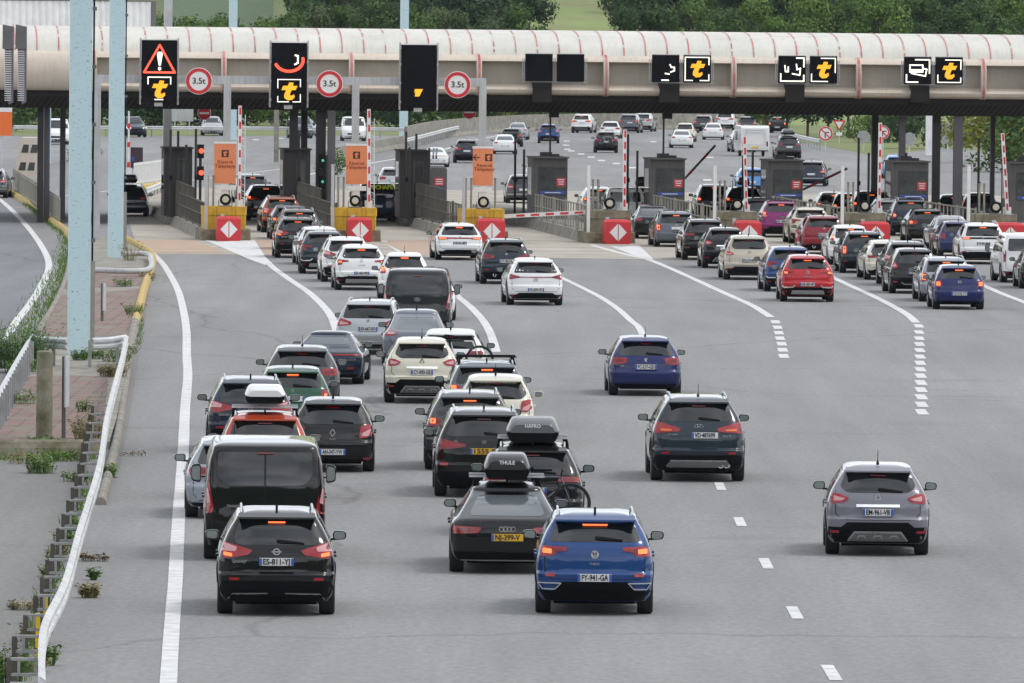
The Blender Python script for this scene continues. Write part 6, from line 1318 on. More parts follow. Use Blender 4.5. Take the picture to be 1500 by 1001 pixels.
# bollard, edge on signs, yellow stakes
p = P(64.5, 653); g = MB(); s = FPX / p.y; hb_ = (653 - 514) / s; g.lathe([(.175, 0), (.175, hb_ * .3), (.17, hb_ * .6), (.168, hb_ - .02), (.15, hb_)], (0, 0, 0), 'z', 24); o = g.build('bollard', M['mossy'], None, loc=p, sharp=40); tag(o, 'stout weathered concrete bollard on the pink paving', 'bollard')
for px_, y0_, y1_, yb, lb in ((93, 522, 596, 652, 'narrow edge on road sign beside the concrete bollard'), (149.5, 415, 455, 478, 'narrow edge on road sign right of the nearest blue mast')):
    p = P(px_, yb); s = FPX / p.y; t = empty('road_sign', p, R(86), label=lb, cat='road sign'); g = MB(); g.box((0, 0, (yb - y0_) / s / 2), (.08, .08, (yb - y0_) / s)); g.build('sign_post', M['grey_d'], t)
    g = MB(); g.box((0, -.06, ((yb - y0_) + (yb - y1_)) / s / 2), (.7, .03, (y1_ - y0_) / s)); g.build('sign_face', M['grey'], t)
for px_, y0_, yb, lb in ((66.5, 871, 940, 'bright yellow stake nearest the guard rail bend, the farther of two'), (55, 898, 965, 'bright yellow stake nearest the lower left corner, the nearer of two')):
    p = P(px_, yb); s = FPX / p.y; h = (yb - y0_) / s; g = MB(); g.prism([(-.03, -.03), (.03, -.03), (.03, .03), (-.03, .03)], 'z', 0, h); g.box((0, 0, h * .4), (.07, .07, .03)); tag(g.build('stake', M['yellow_b'] if 'yellow_b' in M else M['yellow'], None, loc=p), lb, 'stake', 'yellow stakes')
# railing beside the left road
pa, pb = P(19, 284), P(88, 334); t = empty('railing', pa, math.atan2(pb.y - pa.y, pb.x - pa.x), label='barred steel railing above the yellow kerb at the left', cat='railing', group='island railings'); Ln = (pb - pa).length
g = MB();
for z_ in (.35, 1.25): g.box((Ln / 2, 0, z_), (Ln, .05, .05))
g.build('rail', M['rail'], t); g = MB()
for x in np.arange(0, Ln, .14): g.box((x, 0, .75), (.03, .03, 1.2))
g.build('bars', M['rail'], t)
pa, pb = P(196, 282), P(243, 275); t = empty('railing', pa, math.atan2(pb.y - pa.y, pb.x - pa.x), label='pale railing beyond the first lane by the grey pole', cat='railing', group='island railings'); Ln = (pb - pa).length
g = MB();
for z_ in (.5, 1.5): g.box((Ln / 2, 0, z_), (Ln, .05, .05))
g.build('rail', M['whitep'], t); g = MB()
for x in np.arange(0, Ln, .22): g.box((x, 0, .85), (.035, .035, 1.5))
g.build('bars', M['whitep'], t)
# ---- weeds
def weed(px, py, n, h, sp, mt, lab, z=.0, lean=.7, leaf=True, name='weed'):
    p = P(px, py, z); g = MB(); rnd = random.Random(int(px * 13 + py))
    for k in range(n):
        a = rnd.random() * 6.28; r0 = rnd.random() ** .6 * sp; x, y = r0 * math.cos(a), r0 * math.sin(a); hh = h * (.5 + .6 * rnd.random()); dx, dy = math.cos(a) * lean * hh * rnd.random(), math.sin(a) * lean * hh * rnd.random()
        w_ = .012 if not leaf else .006; b = rnd.random() * 3.14; ux, uy = w_ * math.cos(b), w_ * math.sin(b)
        g.add([(x - ux, y - uy, 0), (x + ux, y + uy, 0), (x + dx * .4 + ux * .8, y + dy * .4 + uy, hh * .6), (x + dx * .4 - ux * .8, y + dy * .4 - uy, hh * .6), (x + dx, y + dy, hh)], [(0, 1, 2, 3), (3, 2, 4)])
        if leaf:
            for q in range(7 if name != 'weed' else 4):
                t_ = .25 + .75 * rnd.random(); cx, cy, cz = x + dx * t_ * .8, y + dy * t_ * .8, hh * t_; l_ = .04 + .05 * rnd.random(); aa = rnd.random() * 6.28; bb = rnd.random() * .9 - .2
                e = Vector((math.cos(aa) * math.cos(bb), math.sin(aa) * math.cos(bb), math.sin(bb))) * l_; f_ = Vector((-math.sin(aa), math.cos(aa), .3)) * l_ * .35; c0 = Vector((cx, cy, cz))
                g.add([c0, c0 + e * .5 + f_, c0 + e, c0 + e * .5 - f_], [(0, 1, 2, 3)])
    o = g.build(name, M[mt], None, loc=p, fix=False); return tag(o, lab, 'weed', 'weeds on the left verge')
weed(22, 540, 520, 1.15, .85, 'leafy', 'large leafy green shrub spilling over the left road edge', .1, .8, True, 'shrub').__setitem__('category', 'shrub')
WD = [(60, 694, 120, .38, .28, 'stem', 'bright green clump below the thick rounded kerb', 0, .5, True), (112, 706, 60, .22, .25, 'stem', 'small green tuft near the top of the white guard rail'), (88, 676, 60, .25, .4, 'stem', 'grass tuft at the kerb foot between clump and rail'), (30, 680, 40, .2, .4, 'dry', 'dry grass at the kerb foot on the far left'),
      (130, 648, 120, .62, .3, 'dry', 'tall dry weed beside the guard rail on the pink paving', .14, .6, True), (122, 604, 40, .3, .15, 'stem', 'small green weed in the middle of the pink paving', .14, .5, True), (165, 552, 140, .36, .35, 'dry', 'wide dry grass tuft where the guard rail starts', .14), (172, 530, 120, .45, .4, 'stem', 'green grass tuft at the start of the white guard rail', .14),
      (104, 778, 50, .22, .15, 'stem', 'green grass behind the upper white guard rail posts'), (96, 800, 50, .26, .15, 'stem', 'green grass behind the middle guard rail posts'), (84, 822, 50, .22, .15, 'dry', 'dry grass behind the middle guard rail posts'), (72, 845, 40, .2, .12, 'stem', 'green grass above the yellow stakes'),
      (131, 876, 90, .22, .12, 'dry', 'yellowing tuft growing from the asphalt seam right of the rail'), (138, 822, 40, .13, .22, 'dryred', 'reddish low weed in the seam right of the guard rail'), (137, 850, 40, .2, .05, 'stem', 'thin weed between the two seam tufts'), (30, 894, 50, .14, .2, 'dry', 'faint dry weed on the old asphalt'),
      (12, 1005, 160, .55, .3, 'stem', 'green bushy weed in the lower left corner', 0, .5, True), (44, 940, 50, .26, .15, 'dry', 'dry tuft left of the yellow stakes'), (46, 985, 60, .22, .2, 'dry', 'dry tuft below the yellow stakes'), (72, 975, 50, .3, .1, 'stem', 'small weed at the guard rail foot'),
      (216, 412, 60, .35, .25, 'dry', 'dry weed by the yellow kerb bend'), (196, 462, 80, .35, .25, 'stem', 'green tuft by the lower yellow kerb', .14), (180, 420, 60, .3, .3, 'stem', 'green tuft on the paving by the second mast', .14), (118, 528, 90, .28, .2, 'stem', 'green tuft at the foot of the nearest mast', .14), (137, 526, 90, .3, .25, 'stem', 'green tuft right of the nearest mast foot', .14),
      (20, 592, 100, .35, .5, 'stem', 'green weeds along the left guard rail', .14), (35, 545, 90, .3, .4, 'stem', 'green weeds at the top of the left guard rail', .14), (190, 382, 60, .7, .25, 'dry', 'tall yellow weed right of the second mast', .14), (62, 652, 60, .18, .3, 'stem', 'low weeds round the bollard foot', .14), (196, 668, 14, .09, .25, 'dryred', 'low reddish weed at the road edge'), (158, 700, 70, .3, .15, 'stem', 'green tuft right of the guard rail')]
for wv_ in WD: weed(*wv_)
g = MB(); rnd = random.Random(5)
for (xa, ya), (xb, yb), wd_ in (((106, 345), (96, 400), .5), ((96, 400), (78, 440), .7), ((78, 440), (58, 476), .8), ((58, 476), (30, 515), .8), ((40, 300), (96, 345), .25), ((-10, 674), (138, 674), .5), ((-20, 660), (140, 662), .25), ((136, 700), (112, 760), .18), ((112, 760), (78, 850), .18), ((78, 850), (48, 960), .2), ((20, 600), (44, 520), .35), ((120, 530), (180, 535), .4), ((150, 600), (172, 550), .25), ((200, 470), (190, 520), .2)):
    A_, B_ = P(xa, ya), P(xb, yb)
    for k in range(int((B_ - A_).length * 14) if ya < 600 else 130):
        p = A_ + (B_ - A_) * rnd.random(); x, y = p.x + rnd.gauss(0, wd_ * .5), p.y + rnd.gauss(0, wd_); h = .08 + .16 * rnd.random(); dx = rnd.gauss(0, .08)
        g.add([(x - .015, y, 0), (x + .015, y, 0), (x + dx, y + .02, h)], [(0, 1, 2)])
tag(g.build('grass', M['stem'], None, fix=False), 'rough grass growing along the kerbs of the left island', 'grass', kind='stuff')

# ================================================================== things carried by cars
def on_car(key, name, label, cat, y, z, group=None, x=0):
    root, info, c, yaw = CARS[key]; p = root.location + Matrix.Rotation(yaw, 3, 'Z') @ Vector((x, y, z)); return empty(name, p, yaw, label=label, cat=cat, group=group)
def rack(key, label, mt='galv', wd=1.25, y=None):
    _, info, c, _ = CARS[key]; y = y if y is not None else info['fr'](info['H'] - info['eh']) + .55; t = on_car(key, 'roof_rack', label, 'roof rack', y, info['H'], 'roof racks')
    for dy in (0, .9):
        g = MB(); g.box((0, dy, .09), (wd, .07, .03)); g.build('bar', M[mt], t)
        for s_ in (-1, 1): g = MB(); g.prism([(s_ * (info['hw'] * c['rw'] - .04) - .04, -.10), (s_ * (info['hw'] * c['rw'] - .04) + .04, -.10), (s_ * (info['hw'] * c['rw'] - .08) + .04, .075), (s_ * (info['hw'] * c['rw'] - .08) - .04, .075)], 'y', dy - .05, dy + .05); g.build('foot', M['plastic'], t)
def roofbox(key, label, W_, H_, L_, mt, text=None, y=None, racklab=None, base=.11, x=0, bmt='plastic'):
    _, info, c, _ = CARS[key]; y = y if y is not None else info['fr'](info['H'] - info['eh']) + .25
    if racklab: rack(key, racklab)
    t = on_car(key, 'roof_box', label, 'roof box', y, info['H'] + base, 'roof boxes', x); hw_ = W_ / 2; g = MB(); rings = []
    for s_y, sc_, hs_ in ((0, .86, .72), (.03, .95, .85), (.15, 1, .98), (.5, 1, 1.0), (.8, .97, .9), (.95, .85, .6), (1.0, .6, .35)):
        prof = rpoly([(-hw_ * sc_, H_ * .38), (-hw_ * .76 * sc_, H_ * hs_), (hw_ * .76 * sc_, H_ * hs_), (hw_ * sc_, H_ * .38)], .07, 3); base_i = len(g.v); g.v += [(a, s_y * L_, b) for a, b in prof]; rings.append((base_i, len(prof)))
    for (a, n_), (b, _) in zip(rings, rings[1:]):
        for j in range(n_): g.f.append([a + j, a + (j + 1) % n_, b + (j + 1) % n_, b + j]); g.mi.append(0); g.sm.append(True)
    g.f.append(list(range(rings[0][0], rings[0][0] + rings[0][1]))); g.mi.append(0); g.sm.append(False); g.f.append(list(range(rings[-1][0], rings[-1][0] + rings[-1][1]))); g.mi.append(0); g.sm.append(False)
    g.build('lid', mt, t, sharp=40)
    g = MB(); g.prism(rpoly([(-hw_ * .97, H_ * .40), (hw_ * .97, H_ * .40), (hw_ * .80, 0), (-hw_ * .80, 0)], .05), 'y', .03, L_ * .93); g.build('tray', M[bmt], t)
    if text: mobj('lettering', text_mesh(text, .085, M['signw'], .002, .002), t, (0, -.006, H_ * .66), FACE)
    return t
GB = mat('box_grey_plastic', (.12, .125, .13), .38, coat=.4, coatr=.2); WB = mat('box_white_plastic', (.72, .74, .74), .3, coat=.5); BB = mat('box_black_plastic', (.02, .02, .022), .35, coat=.5)
roofbox('p3008', 'large dark grey roof box on the black crossover behind the low liftback', .98, .42, 2.1, GB, 'HAPRO', base=.03, racklab='silver roof rack under the large dark grey roof box')
roofbox('audi', 'small rounded black roof box on the low black liftback', .80, .42, 1.9, BB, 'THULE', base=.06, racklab='silver roof rack on the low black liftback under its box', y=1.6)
roofbox('dust', 'white roof box on the orange red crossover', .80, .34, 1.9, WB, None, racklab='roof rack under the white roof box', base=.17)
roofbox('ra', 'black roof box on the black crossover by the fourth block', .85, .46, 1.9, BB, None, base=.08)
roofbox('s4', 'small black roof box on the crossover at the fifth island', .6, .38, 1.6, BB, None, base=.08)
roofbox('f22', 'grey roof box on the grey crossover right of the caravan', .95, .42, 2.0, GB, None, base=.08)
roofbox('t3', 'black roof box on the dark teal estate in the leftmost lane', .8, .42, 1.9, BB, None, base=.08)
rack('seat', 'empty black roof rack on the dark grey estate', 'plastic', 1.35)
rack('x3', 'slim roof bars on the yellow plated black crossover', 'galv', 1.0) if False else None
def bicycle(key, label, x, z, frame_mt, flip=1, y=-.18, s=1.0, ang=0):
    t = on_car(key, 'bicycle', label, 'bicycle', y, z, 'bicycles on tailgates', x); t.rotation_euler.z += ang; r = .335
    for wx in (-.52, .52):
        g = MB()
        ring_ = [(wx + r * math.cos(a), 0, r * math.sin(a)) for a in np.linspace(0, 2 * math.pi, 33)]; g.tube(ring_, .026, 6, cap=False)
        w_ = g.build('wheel', M['tyre'], t); g = MB(); g.tube([(wx + (r - .03) * math.cos(a), 0, (r - .03) * math.sin(a)) for a in np.linspace(0, 2 * math.pi, 33)], .010, 4, cap=False)
        for a in np.linspace(0, math.pi, 8)[:-1]: g.tube([(wx + (r - .03) * math.cos(a), 0, (r - .03) * math.sin(a)), (wx - (r - .03) * math.cos(a), 0, -(r - .03) * math.sin(a))], .0025, 3)
        g.lathe([(.03, -.04), (.03, .04)], (wx, 0, 0), 'y', 10); g.build('rim', M['rimd'], w_)
    BBk, SE, HT, HB = (-.08, 0, -.05), (-.20, 0, .45), (.34, 0, .46), (.40, 0, .32); RH, FH = (-.52, 0, 0), (.52, 0, 0); g = MB()
    for a, b, rr2 in ((BBk, SE, .018), (BBk, HB, .022), (SE, HT, .018), (HT, HB, .02), (BBk, RH, .011), (SE, RH, .010), (HB, FH, .014)): g.tube([a, b], rr2, 6)
    g.build('frame', frame_mt, t); g = MB(); g.tube([(HT[0], 0, HT[2]), (HT[0] + .02, 0, .56)], .014, 6); g.tube([(HT[0] + .04, -.24, .58), (HT[0] + .02, 0, .57), (HT[0] + .04, .24, .58)], .014, 6); g.build('handlebar', M['black'], t)
    g = MB(); g.tube([SE, (-.23, 0, .56)], .014, 6); g.prism([(-.36, .56), (-.12, .57), (-.10, .60), (-.36, .62)], 'y', -.06, .06); g.build('saddle', M['black'], t)
    g = MB(); g.lathe([(.09, -.03), (.09, -.02)], (BBk[0], 0, BBk[2]), 'y', 14); g.tube([(BBk[0], -.05, BBk[2]), (BBk[0] + .12, -.06, BBk[2] - .12)], .01, 5); g.tube([(BBk[0], .05, BBk[2]), (BBk[0] - .12, .06, BBk[2] + .12)], .01, 5); g.build('crank', M['black'], t)
    return t
bicycle('p3008', 'bicycle with slate grey frame hung behind the black crossover under the grey box', .16, .62, paint('greyblue'))
bicycle('w34', 'bicycle with white frame hung on the white hatchback tailgate', .22, .74, paint('white'), y=-.2)
bicycle('f11', 'far bicycle hung on the distant black crossover', 0, .75, paint('silver'))
# bike carrier on the p3008 and w34
for k, lb in (('p3008', 'black tow bar bicycle carrier behind the crossover under the grey box'), ('w34', 'black tailgate bicycle carrier on the white hatchback')):
    t = on_car(k, 'bicycle_carrier', lb, 'bicycle carrier', -.2, 0, 'bicycle carriers'); g = MB(); g.tube([(0, .25, .36), (0, -.1, .36)], .03, 6); g.tube([(0, -.02, .36), (0, -.02, 1.25)], .025, 6); g.tube([(-.35, -.02, 1.2), (.35, -.02, 1.2)], .02, 6); g.tube([(-.6, 0, .34), (.6, 0, .34)], .025, 6); g.build('frame', M['plastic'], t)
# lettering on the dark blue van
root, info, c, yaw = CARS['t1']; mobj('lettering', text_mesh('BOCHAPE', .26, M['vtext'], .003, .012), root, (.12, .045, 1.62), FACE)
# gold light reflections of paper in the first black crossover etc. are left out
# caravan
p = P(1106, 229.5); s = FPX / p.y; va = math.atan((1106 - 750) / FPX); t = empty('caravan', p, R(6) - va, label='white caravan with yellow plate towed across the far carriageway', cat='caravan'); W_ = 2.08; H_ = 2.28
g = MB(); pr = [(0, .42), (-.06, .7), (-.02, 2.1), (.25, 2.26), (3.2, 2.3), (4.6, 2.2), (5.3, 1.5), (5.4, .6), (5.2, .42)]; g.prism(pr, 'x', -W_ / 2, W_ / 2); o = g.build('body', paint('caravan'), t); bv = o.modifiers.new('b', 'BEVEL'); bv.width = .06; bv.segments = 2
g = MB(); g.prism([(-.75, 1.9), (.75, 1.9), (.75, 1.96), (-.75, 1.96)], 'y', -.06, .0); g.build('marker_strip', M['grey'], t)
g = MB()
for q in offset_ribbon([(-.72, .85), (-.72, 1.75), (.72, 1.75), (.72, .85), (-.72, .85)], .02): g.prism(q, 'y', -.075, -.03)
g.build('panel_line', M['grey'], t)
for s_ in (-1, 1):
    g = MB(); g.prism([(s_ * .88 - .06, .75), (s_ * .88 + .06, .75), (s_ * .88 + .06, 1.1), (s_ * .88 - .06, 1.1)], 'y', -.075, -.02); g.build('tail_light', M['lamp'], t)
    g = MB(); g.lathe([(.2, -.1), (.32, -.09), (.32, .09), (.2, .1)], (s_ * .86, 2.6, .32), 'x', 20); g.build('wheel', M['tyre'], t)
    g = MB(); g.box((s_ * (W_ / 2 + .01), 3.3, 1.5), (.03, 1.2, .6)); g.build('side_window', M['cglass'], t)
g = MB(); g.box((0, -.07, .66), (.5, .03, .12)); g.build('number_plate', M['plate_y'], t); g = MB(); g.box((0, .06, .45), (1.9, .12, .14)); g.build('rear_bumper', M['plastic'], t); g = MB(); g.tube([(0, 5.2, .45), (0, 6.4, .45)], .05, 6); g.build('drawbar', M['grey_d'], t)
# motorcycle and rider
p = P(646, 187); s = FPX / p.y; t = empty('motorcycle', p, R(170), label='oncoming motorcycle with white fairing by the far guard rail', cat='motorcycle')
for y_ in (.0, 1.4): g = MB(); g.lathe([(.2, -.06), (.31, -.06), (.33, 0), (.31, .06), (.2, .06)], (0, y_, .33), 'x', 20); g.build('wheel', M['tyre'], t)
g = MB(); g.prism([(.2, .5), (.9, .45), (1.35, .75), (1.3, 1.1), (1.0, 1.05), (.5, .8), (.0, .85), (-.1, .75)], 'x', -.16, .16); o = g.build('fairing', paint('white'), t); bv = o.modifiers.new('b', 'BEVEL'); bv.width = .05; bv.segments = 2
g = MB(); g.prism([(1.25, 1.05), (1.3, 1.08), (1.1, 1.4), (1.06, 1.38)], 'x', -.15, .15); g.build('windshield', M['cglass'], t); g = MB(); g.lathe([(.06, 1.36), (.08, 1.33)], (0, 0, .95), 'y', 12); g.build('headlight', M['headlit'], t)
g = MB(); g.tube([(-.36, 1.0, 1.05), (-.1, 1.12, 1.08), (.1, 1.12, 1.08), (.36, 1.0, 1.05)], .02, 6); g.build('handlebar', M['black'], t)
def person(loc, rz, label):
    vs = [(0, .25, .85), (0, .32, 1.1), (0, .45, 1.38), (0, .50, 1.50), (0, .53, 1.62), (.2, .45, 1.36), (.3, .72, 1.15), (.33, 1.0, 1.08), (-.2, .45, 1.36), (-.3, .72, 1.15), (-.33, 1.0, 1.08), (.16, .62, .8), (.18, .5, .42), (.18, .6, .36), (-.16, .62, .8), (-.18, .5, .42), (-.18, .6, .36)]
    es = [(0, 1), (1, 2), (2, 3), (3, 4), (2, 5), (5, 6), (6, 7), (2, 8), (8, 9), (9, 10), (0, 11), (11, 12), (12, 13), (0, 14), (14, 15), (15, 16)]
    rad = [.17, .15, .17, .07, .10, .08, .055, .045, .08, .055, .045, .10, .07, .05, .10, .07, .05]
    me = bpy.data.meshes.new('person'); me.from_pydata(vs, es, []); o = mobj('person', me, None, loc, (0, 0, rz)); sk = o.modifiers.new('s', 'SKIN'); sk.use_smooth_shade = True
    for i, r_ in enumerate(rad): me.skin_vertices[0].data[i].radius = (r_, r_)
    me.skin_vertices[0].data[0].use_root = True; o.modifiers.new('d', 'SUBSURF').levels = 1; me.materials.append(M['grey_d']); tag(o, label, 'person')
    g = MB(); g.lathe([(.03, -.14), (.12, -.10), (.145, 0), (.12, .10), (.03, .14)], (0, .55, 1.70), 'z', 16); h_ = g.build('helmet', M['black'], o); return o
person(p, R(170), 'rider in dark clothes and black helmet on the oncoming motorcycle')

# ================================================================== hills and trees
def hz(X, Y):
    px = 750 + FPX * X / max(Y, 300); b = np.interp(Y, [905, 1000, 1130, 1400, 2000, 3000, 4200], [0, 4.5, 14, 44, 95, 150, 190]); gk = min(1, max(0, (px - 415) / 60)); low = np.interp(Y, [905, 1000, 1400, 2400, 3100, 4200], [0, 1, 2.0, 6, 30, 90])
    return float(b * gk + low * (1 - gk) + .35 * math.sin(X * .21) * min(1, (Y - 905) / 60) * 1.0)
g = MB(); nx, ys = 90, [905, 930, 960, 1000, 1040, 1070, 1100, 1130, 1170, 1230, 1300, 1400, 1600, 2000, 2400, 2700, 2850, 3000, 3200, 3600, 4200]
for Y in ys:
    for i in range(nx + 1):
        a = (i / nx - .5) * .16; X = a * Y if abs(a) < .079 else a * Y * 6; g.v.append((X, Y, hz(X, Y)))
for j in range(len(ys) - 1):
    for i in range(nx): a = j * (nx + 1) + i; g.f.append([a, a + 1, a + nx + 2, a + nx + 1]); g.mi.append(0); g.sm.append(True)
o = g.build('hill', M['meadow'], fix=False); tag(o, kind='structure')
# vineyard on the distant slope: rows in the material
m_ = M['vine'] = mat('vineyard', (.10, .16, .07), .95); n = m_.node_tree; b = n.nodes['Principled BSDF']; t = n.nodes.new('ShaderNodeTexCoord'); wv = n.nodes.new('ShaderNodeTexWave'); wv.inputs['Scale'].default_value = .45; wv.inputs['Distortion'].default_value = 1.5; wv.inputs['Detail'].default_value = 2; wv.bands_direction = 'X'
r = n.nodes.new('ShaderNodeValToRGB'); r.color_ramp.elements[0].color = (.06, .14, .045, 1); r.color_ramp.elements[1].color = (.30, .36, .22, 1); n.links.new(t.outputs['Object'], wv.inputs['Vector']); n.links.new(wv.outputs[0], r.inputs[0]); n.links.new(r.outputs[0], b.inputs['Base Color'])
def slope(px, dd, mt, lift=.3):
    g = MB(); c0 = [at(a, 40, dd[0]) for a in px]; 
    for q in range(len(dd)):
        for a in px: X = (a - 750) / FPX * dd[q]; g.v.append((X, dd[q], hz(X, dd[q]) + lift))
    k = len(px)
    for j in range(len(dd) - 1):
        for i in range(k - 1): g.f.append([j * k + i, j * k + i + 1, (j + 1) * k + i + 1, (j + 1) * k + i]); g.mi.append(0); g.sm.append(True)
    return tag(g.build('vineyard_slope', mt, fix=False), kind='structure')
slope(list(range(240, 441, 12)), [2450, 2600, 2700, 2850, 3000, 3200, 3600], M['vine'])
g = MB()
for k in range(61):
    a = math.pi * (k / 60 - .5) * 1.1; 
    for r_, z_ in ((200, -.1), (260, 25), (350, 62), (480, 100), (700, 130)): g.v.append((math.sin(a) * r_ * 1.4, -math.cos(a) * r_ - 40, z_ * (1 + .12 * math.sin(k * .9) + .08 * math.sin(k * 2.3)) if z_ > 0 else z_))
for k in range(60):
    for j in range(4): i = k * 5 + j; g.f.append([i, i + 1, i + 6, i + 5]); g.mi.append(0); g.sm.append(True)
tag(g.build('hill', M['added_hill']), kind='structure')  # unseen slope behind the camera, added to darken reflections on car backs
# leaf materials and crowns
LM = []
for i, (c1, c2) in enumerate((((.022, .055, .011), (.075, .14, .028)), ((.014, .036, .014), (.045, .088, .028)), ((.045, .098, .014), (.12, .20, .032)), ((.10, .13, .015), (.24, .24, .03)), ((.032, .060, .022), (.10, .14, .05)))):
    m_ = mat(f'leaves_{i}', c1, .7); n = m_.node_tree; b = n.nodes['Principled BSDF']; t = n.nodes.new('ShaderNodeTexCoord'); x = n.nodes.new('ShaderNodeTexNoise'); x.inputs['Scale'].default_value = .9; x.inputs['Detail'].default_value = 4; oi = n.nodes.new('ShaderNodeObjectInfo')
    ad = n.nodes.new('ShaderNodeMath'); ad.operation = 'MULTIPLY_ADD'; ad.inputs[1].default_value = .35; ad.inputs[2].default_value = -.17; a2_ = n.nodes.new('ShaderNodeMath'); a2_.operation = 'ADD'; r = n.nodes.new('ShaderNodeValToRGB'); r.color_ramp.elements[0].position = .3; r.color_ramp.elements[1].position = .72; r.color_ramp.elements[0].color = (*c1, 1); r.color_ramp.elements[1].color = (*c2, 1)
    n.links.new(t.outputs['Object'], x.inputs['Vector']); n.links.new(oi.outputs['Random'], ad.inputs[0]); n.links.new(x.outputs[0], a2_.inputs[0]); n.links.new(ad.outputs[0], a2_.inputs[1]); n.links.new(a2_.outputs[0], r.inputs[0]); n.links.new(r.outputs[0], b.inputs['Base Color']); b.inputs['Specular IOR Level'].default_value = .25; LM.append(m_)
def crown(seed, H_=8.0, Rr=3.2, n=4600, leaf=.21, low=.18, nl=16):
    rd = np.random.default_rng(seed); v = []; f = []; lobes = []
    for k in range(nl):
        a = rd.uniform(0, 6.28); t = rd.uniform(0, 1); z = H_ * (low + (1 - low) * (.12 + .80 * t)); rr = Rr * math.sqrt(max(.08, 1 - (2 * t - .75) ** 2 * .8)) * rd.uniform(.25, .78); lobes.append((rr * math.cos(a), rr * math.sin(a), z, Rr * rd.uniform(.30, .52)))
    for k in range(n):
        lx, ly, lz, lr = lobes[rd.integers(nl)]; d = rd.normal(size=3); d /= np.linalg.norm(d); d[2] = d[2] * .85 + .1; q = lr * (.62 + .45 * rd.random() ** .7) * (1 + .25 * math.sin(d[0] * 7 + seed) * math.cos(d[1] * 6)); c = np.array([lx, ly, lz]) + d * q
        u = rd.normal(size=3); u -= u.dot(d) * d * .55; u /= np.linalg.norm(u); w_ = np.cross(d, u) + rd.normal(size=3) * .35; w_ /= np.linalg.norm(w_); s1 = leaf * rd.uniform(.5, 1.25); s2 = s1 * rd.uniform(.4, .8); i = len(v)
        v += [tuple(c - u * s1), tuple(c + w_ * s2), tuple(c + u * s1), tuple(c - w_ * s2)]; f.append((i, i + 1, i + 2, i + 3))
    me = bpy.data.meshes.new('crown'); me.from_pydata(v, [], f); me.materials.append(LM[0]); return me
def trunk(H_=8.0, seed=0):
    rd = random.Random(seed); g = MB(); g.tube([(0, 0, -.5), (.05, .02, H_ * .2), (-.05, .05, H_ * .45), (.1, 0, H_ * .75)], .2, 7, r2=.05)
    for k in range(5): a = rd.random() * 6.28; z = H_ * (.25 + .1 * k); g.tube([(0, 0, z), (math.cos(a) * .8, math.sin(a) * .8, z + .7), (math.cos(a) * 1.7, math.sin(a) * 1.7, z + 1.5)], .09, 5, r2=.03)
    return g.mesh('trunk', M['tree_trunk'])
CR = [crown(11 + i, 8.0, 3.1 + .3 * (i % 3)) for i in range(5)]; TRK = [trunk(8, i) for i in range(2)]; BU = [crown(40 + i, 3.2, 2.2, 1900, .13, .0, 12) for i in range(3)]
rt = random.Random(21)
zones = ['behind the canopy left of the vineyard', 'behind the canopy at left centre', 'behind the canopy at centre', 'behind the canopy right of the meadow', 'behind the canopy at the far right']
def tree(px, Y, lab, mi=None, s=1.0, z=None, sx=1, cm=None, grp='trees on the hill'):
    X = (px - 750) / FPX * Y; t = empty('tree', (X, Y, (hz(X, Y) if Y > 905 else 0) if z is None else z), rt.random() * 6.28, label=lab, cat='tree', group=grp); t.scale = (s * sx, s * sx, s)
    me = CR[rt.randrange(5)] if cm is None else cm; o = mobj('crown', me, t); o.material_slots[0].link = 'OBJECT'; o.material_slots[0].material = LM[mi if mi is not None else rt.choice([0, 0, 1, 2, 4])]; mobj('trunk', TRK[rt.randrange(2)], t); return t
def bush(px, Y, lab, mi, s=1.0, grp='roadside bushes'):
    X = (px - 750) / FPX * Y; t = empty('bush', (X, Y, 0), rt.random() * 6.28, label=lab, cat='bush', group=grp); t.scale = (s * 1.3, s * 1.3, s); o = mobj('foliage', BU[rt.randrange(3)], t); o.material_slots[0].link = 'OBJECT'; o.material_slots[0].material = LM[mi]; return t
tone = ['mid green', 'dark bluish green', 'bright green', 'yellow green', 'olive green']
def forest(x0, x1, Y0, Y1, n, mix, s0, s1, where):
    for k in range(n):
        px = x0 + (x1 - x0) * (k + .5 + rt.uniform(-.4, .4)) / n; mi = rt.choice(mix); tree(px, rt.uniform(Y0, Y1), f'{tone[mi]} tree in the wood {where}', mi, rt.uniform(s0, s1), sx=rt.uniform(.95, 1.25))
W1 = 'above the canopy left of the meadow'; W2 = 'above the canopy right of the meadow'
forest(455, 780, 995, 1015, 11, [0, 2, 0, 4], .72, .92, W1); forest(440, 775, 1030, 1060, 13, [1, 1, 0, 4], .9, 1.1, W1); forest(440, 770, 1090, 1130, 14, [1, 1, 4], .95, 1.2, W1)
forest(905, 1540, 995, 1015, 20, [0, 2, 0, 2], .75, 1.0, W2); forest(900, 1540, 1030, 1060, 24, [0, 1, 2, 4], .9, 1.15, W2); forest(900, 1540, 1090, 1130, 24, [1, 0, 4], .95, 1.2, W2)
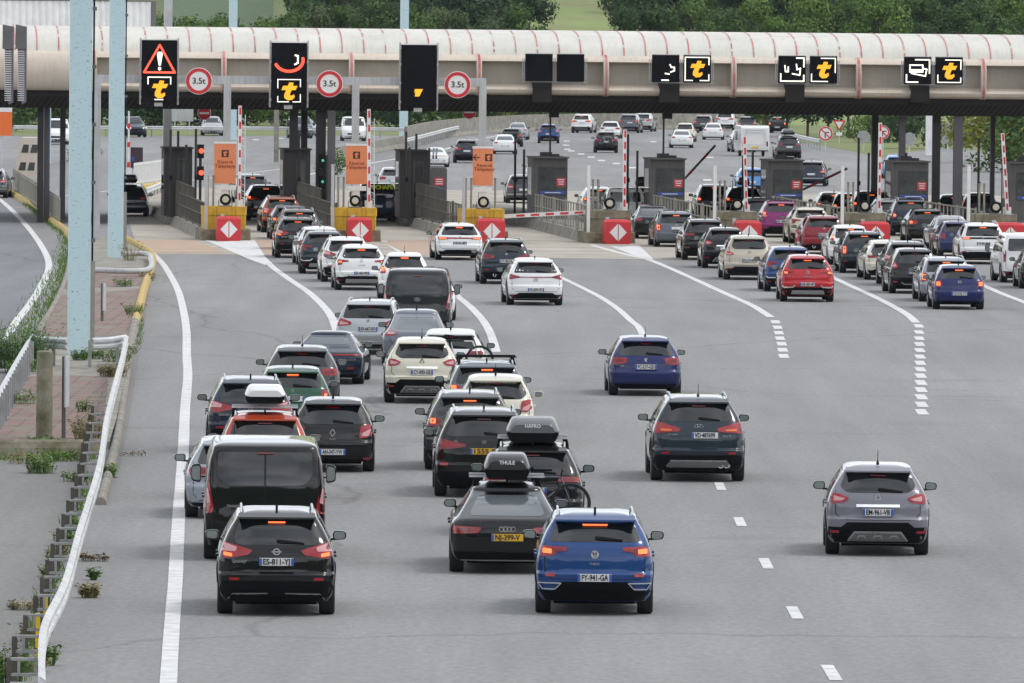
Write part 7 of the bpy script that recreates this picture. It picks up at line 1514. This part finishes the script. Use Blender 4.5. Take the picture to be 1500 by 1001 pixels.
for k, px in enumerate((225, 246, 272, 292, 318, 345, 385, 405, 425, 452)): tree(px, rt.uniform(1000, 1060), 'bright green tree in front of the distant vineyard', rt.choice([2, 0, 2]), rt.uniform(.98, 1.12), sx=.9)
for k in range(30): px = -60 + k * 24; bush(px, rt.uniform(828, 850), f'{"dark" if k % 3 else "light"} green bush behind the far guard rail', [0, 1, 0][k % 3] if k % 3 else 2, rt.uniform(1.1, 1.7))
for k in range(22): px = -70 + k * 33; tree(px, rt.uniform(862, 895), 'dark green tree behind the bushes of the far guard rail', rt.choice([0, 1]), rt.uniform(.78, .86), grp='trees behind the far guard rail')
for k in range(26): px = 640 + k * 20; bush(px, rt.uniform(866, 890), 'low bush growing behind the far concrete wall', rt.choice([0, 4, 3]), rt.uniform(.75, 1.1), 'bushes behind the wall')
for k in range(16): px = 1120 + k * 30; tree(px, rt.uniform(790, 830), 'dark green tree beyond the right verge', rt.choice([0, 1, 1]), rt.uniform(.80, .92), z=0, grp='trees beyond the right verge')
for px, Y, mi, s, lab in ((1262, 760, 2, .7, 'bright rounded bush between the two round signs'), (1442, 640, 3, 1.35, 'yellow green bush at the right behind the columns'), (1465, 650, 3, 1.2, 'yellow green bush at the right edge'), (1310, 760, 0, 1.2, 'green bush behind the round sign at the sixth arm'), (1345, 720, 1, 1.3, 'dark bush beside the white pole'), (1490, 600, 0, 1.3, 'green bush at the far right behind the last booth'), (30, 780, 0, 1.3, 'green bush over the cream cabin'), (118, 600, 2, .5, 'small green bush between the blue masts'), (488, 560, 2, .45, 'small green bush between the dark columns and the second orange sign')): bush(px, Y, lab, mi, s)
# ================================================================== air
m_ = bpy.data.materials.new('haze'); m_.use_nodes = True; n = m_.node_tree; n.nodes.clear(); o_ = n.nodes.new('ShaderNodeOutputMaterial'); v_ = n.nodes.new('ShaderNodeVolumePrincipled'); v_.inputs['Color'].default_value = (.80, .88, 1, 1); v_.inputs['Density'].default_value = .00003; v_.inputs['Anisotropy'].default_value = .2
n.links.new(v_.outputs[0], o_.inputs['Volume']); g = MB(); g.box((0, 1900, 110), (4200, 5200, 230)); o = g.build('haze', m_); tag(o, kind='stuff')
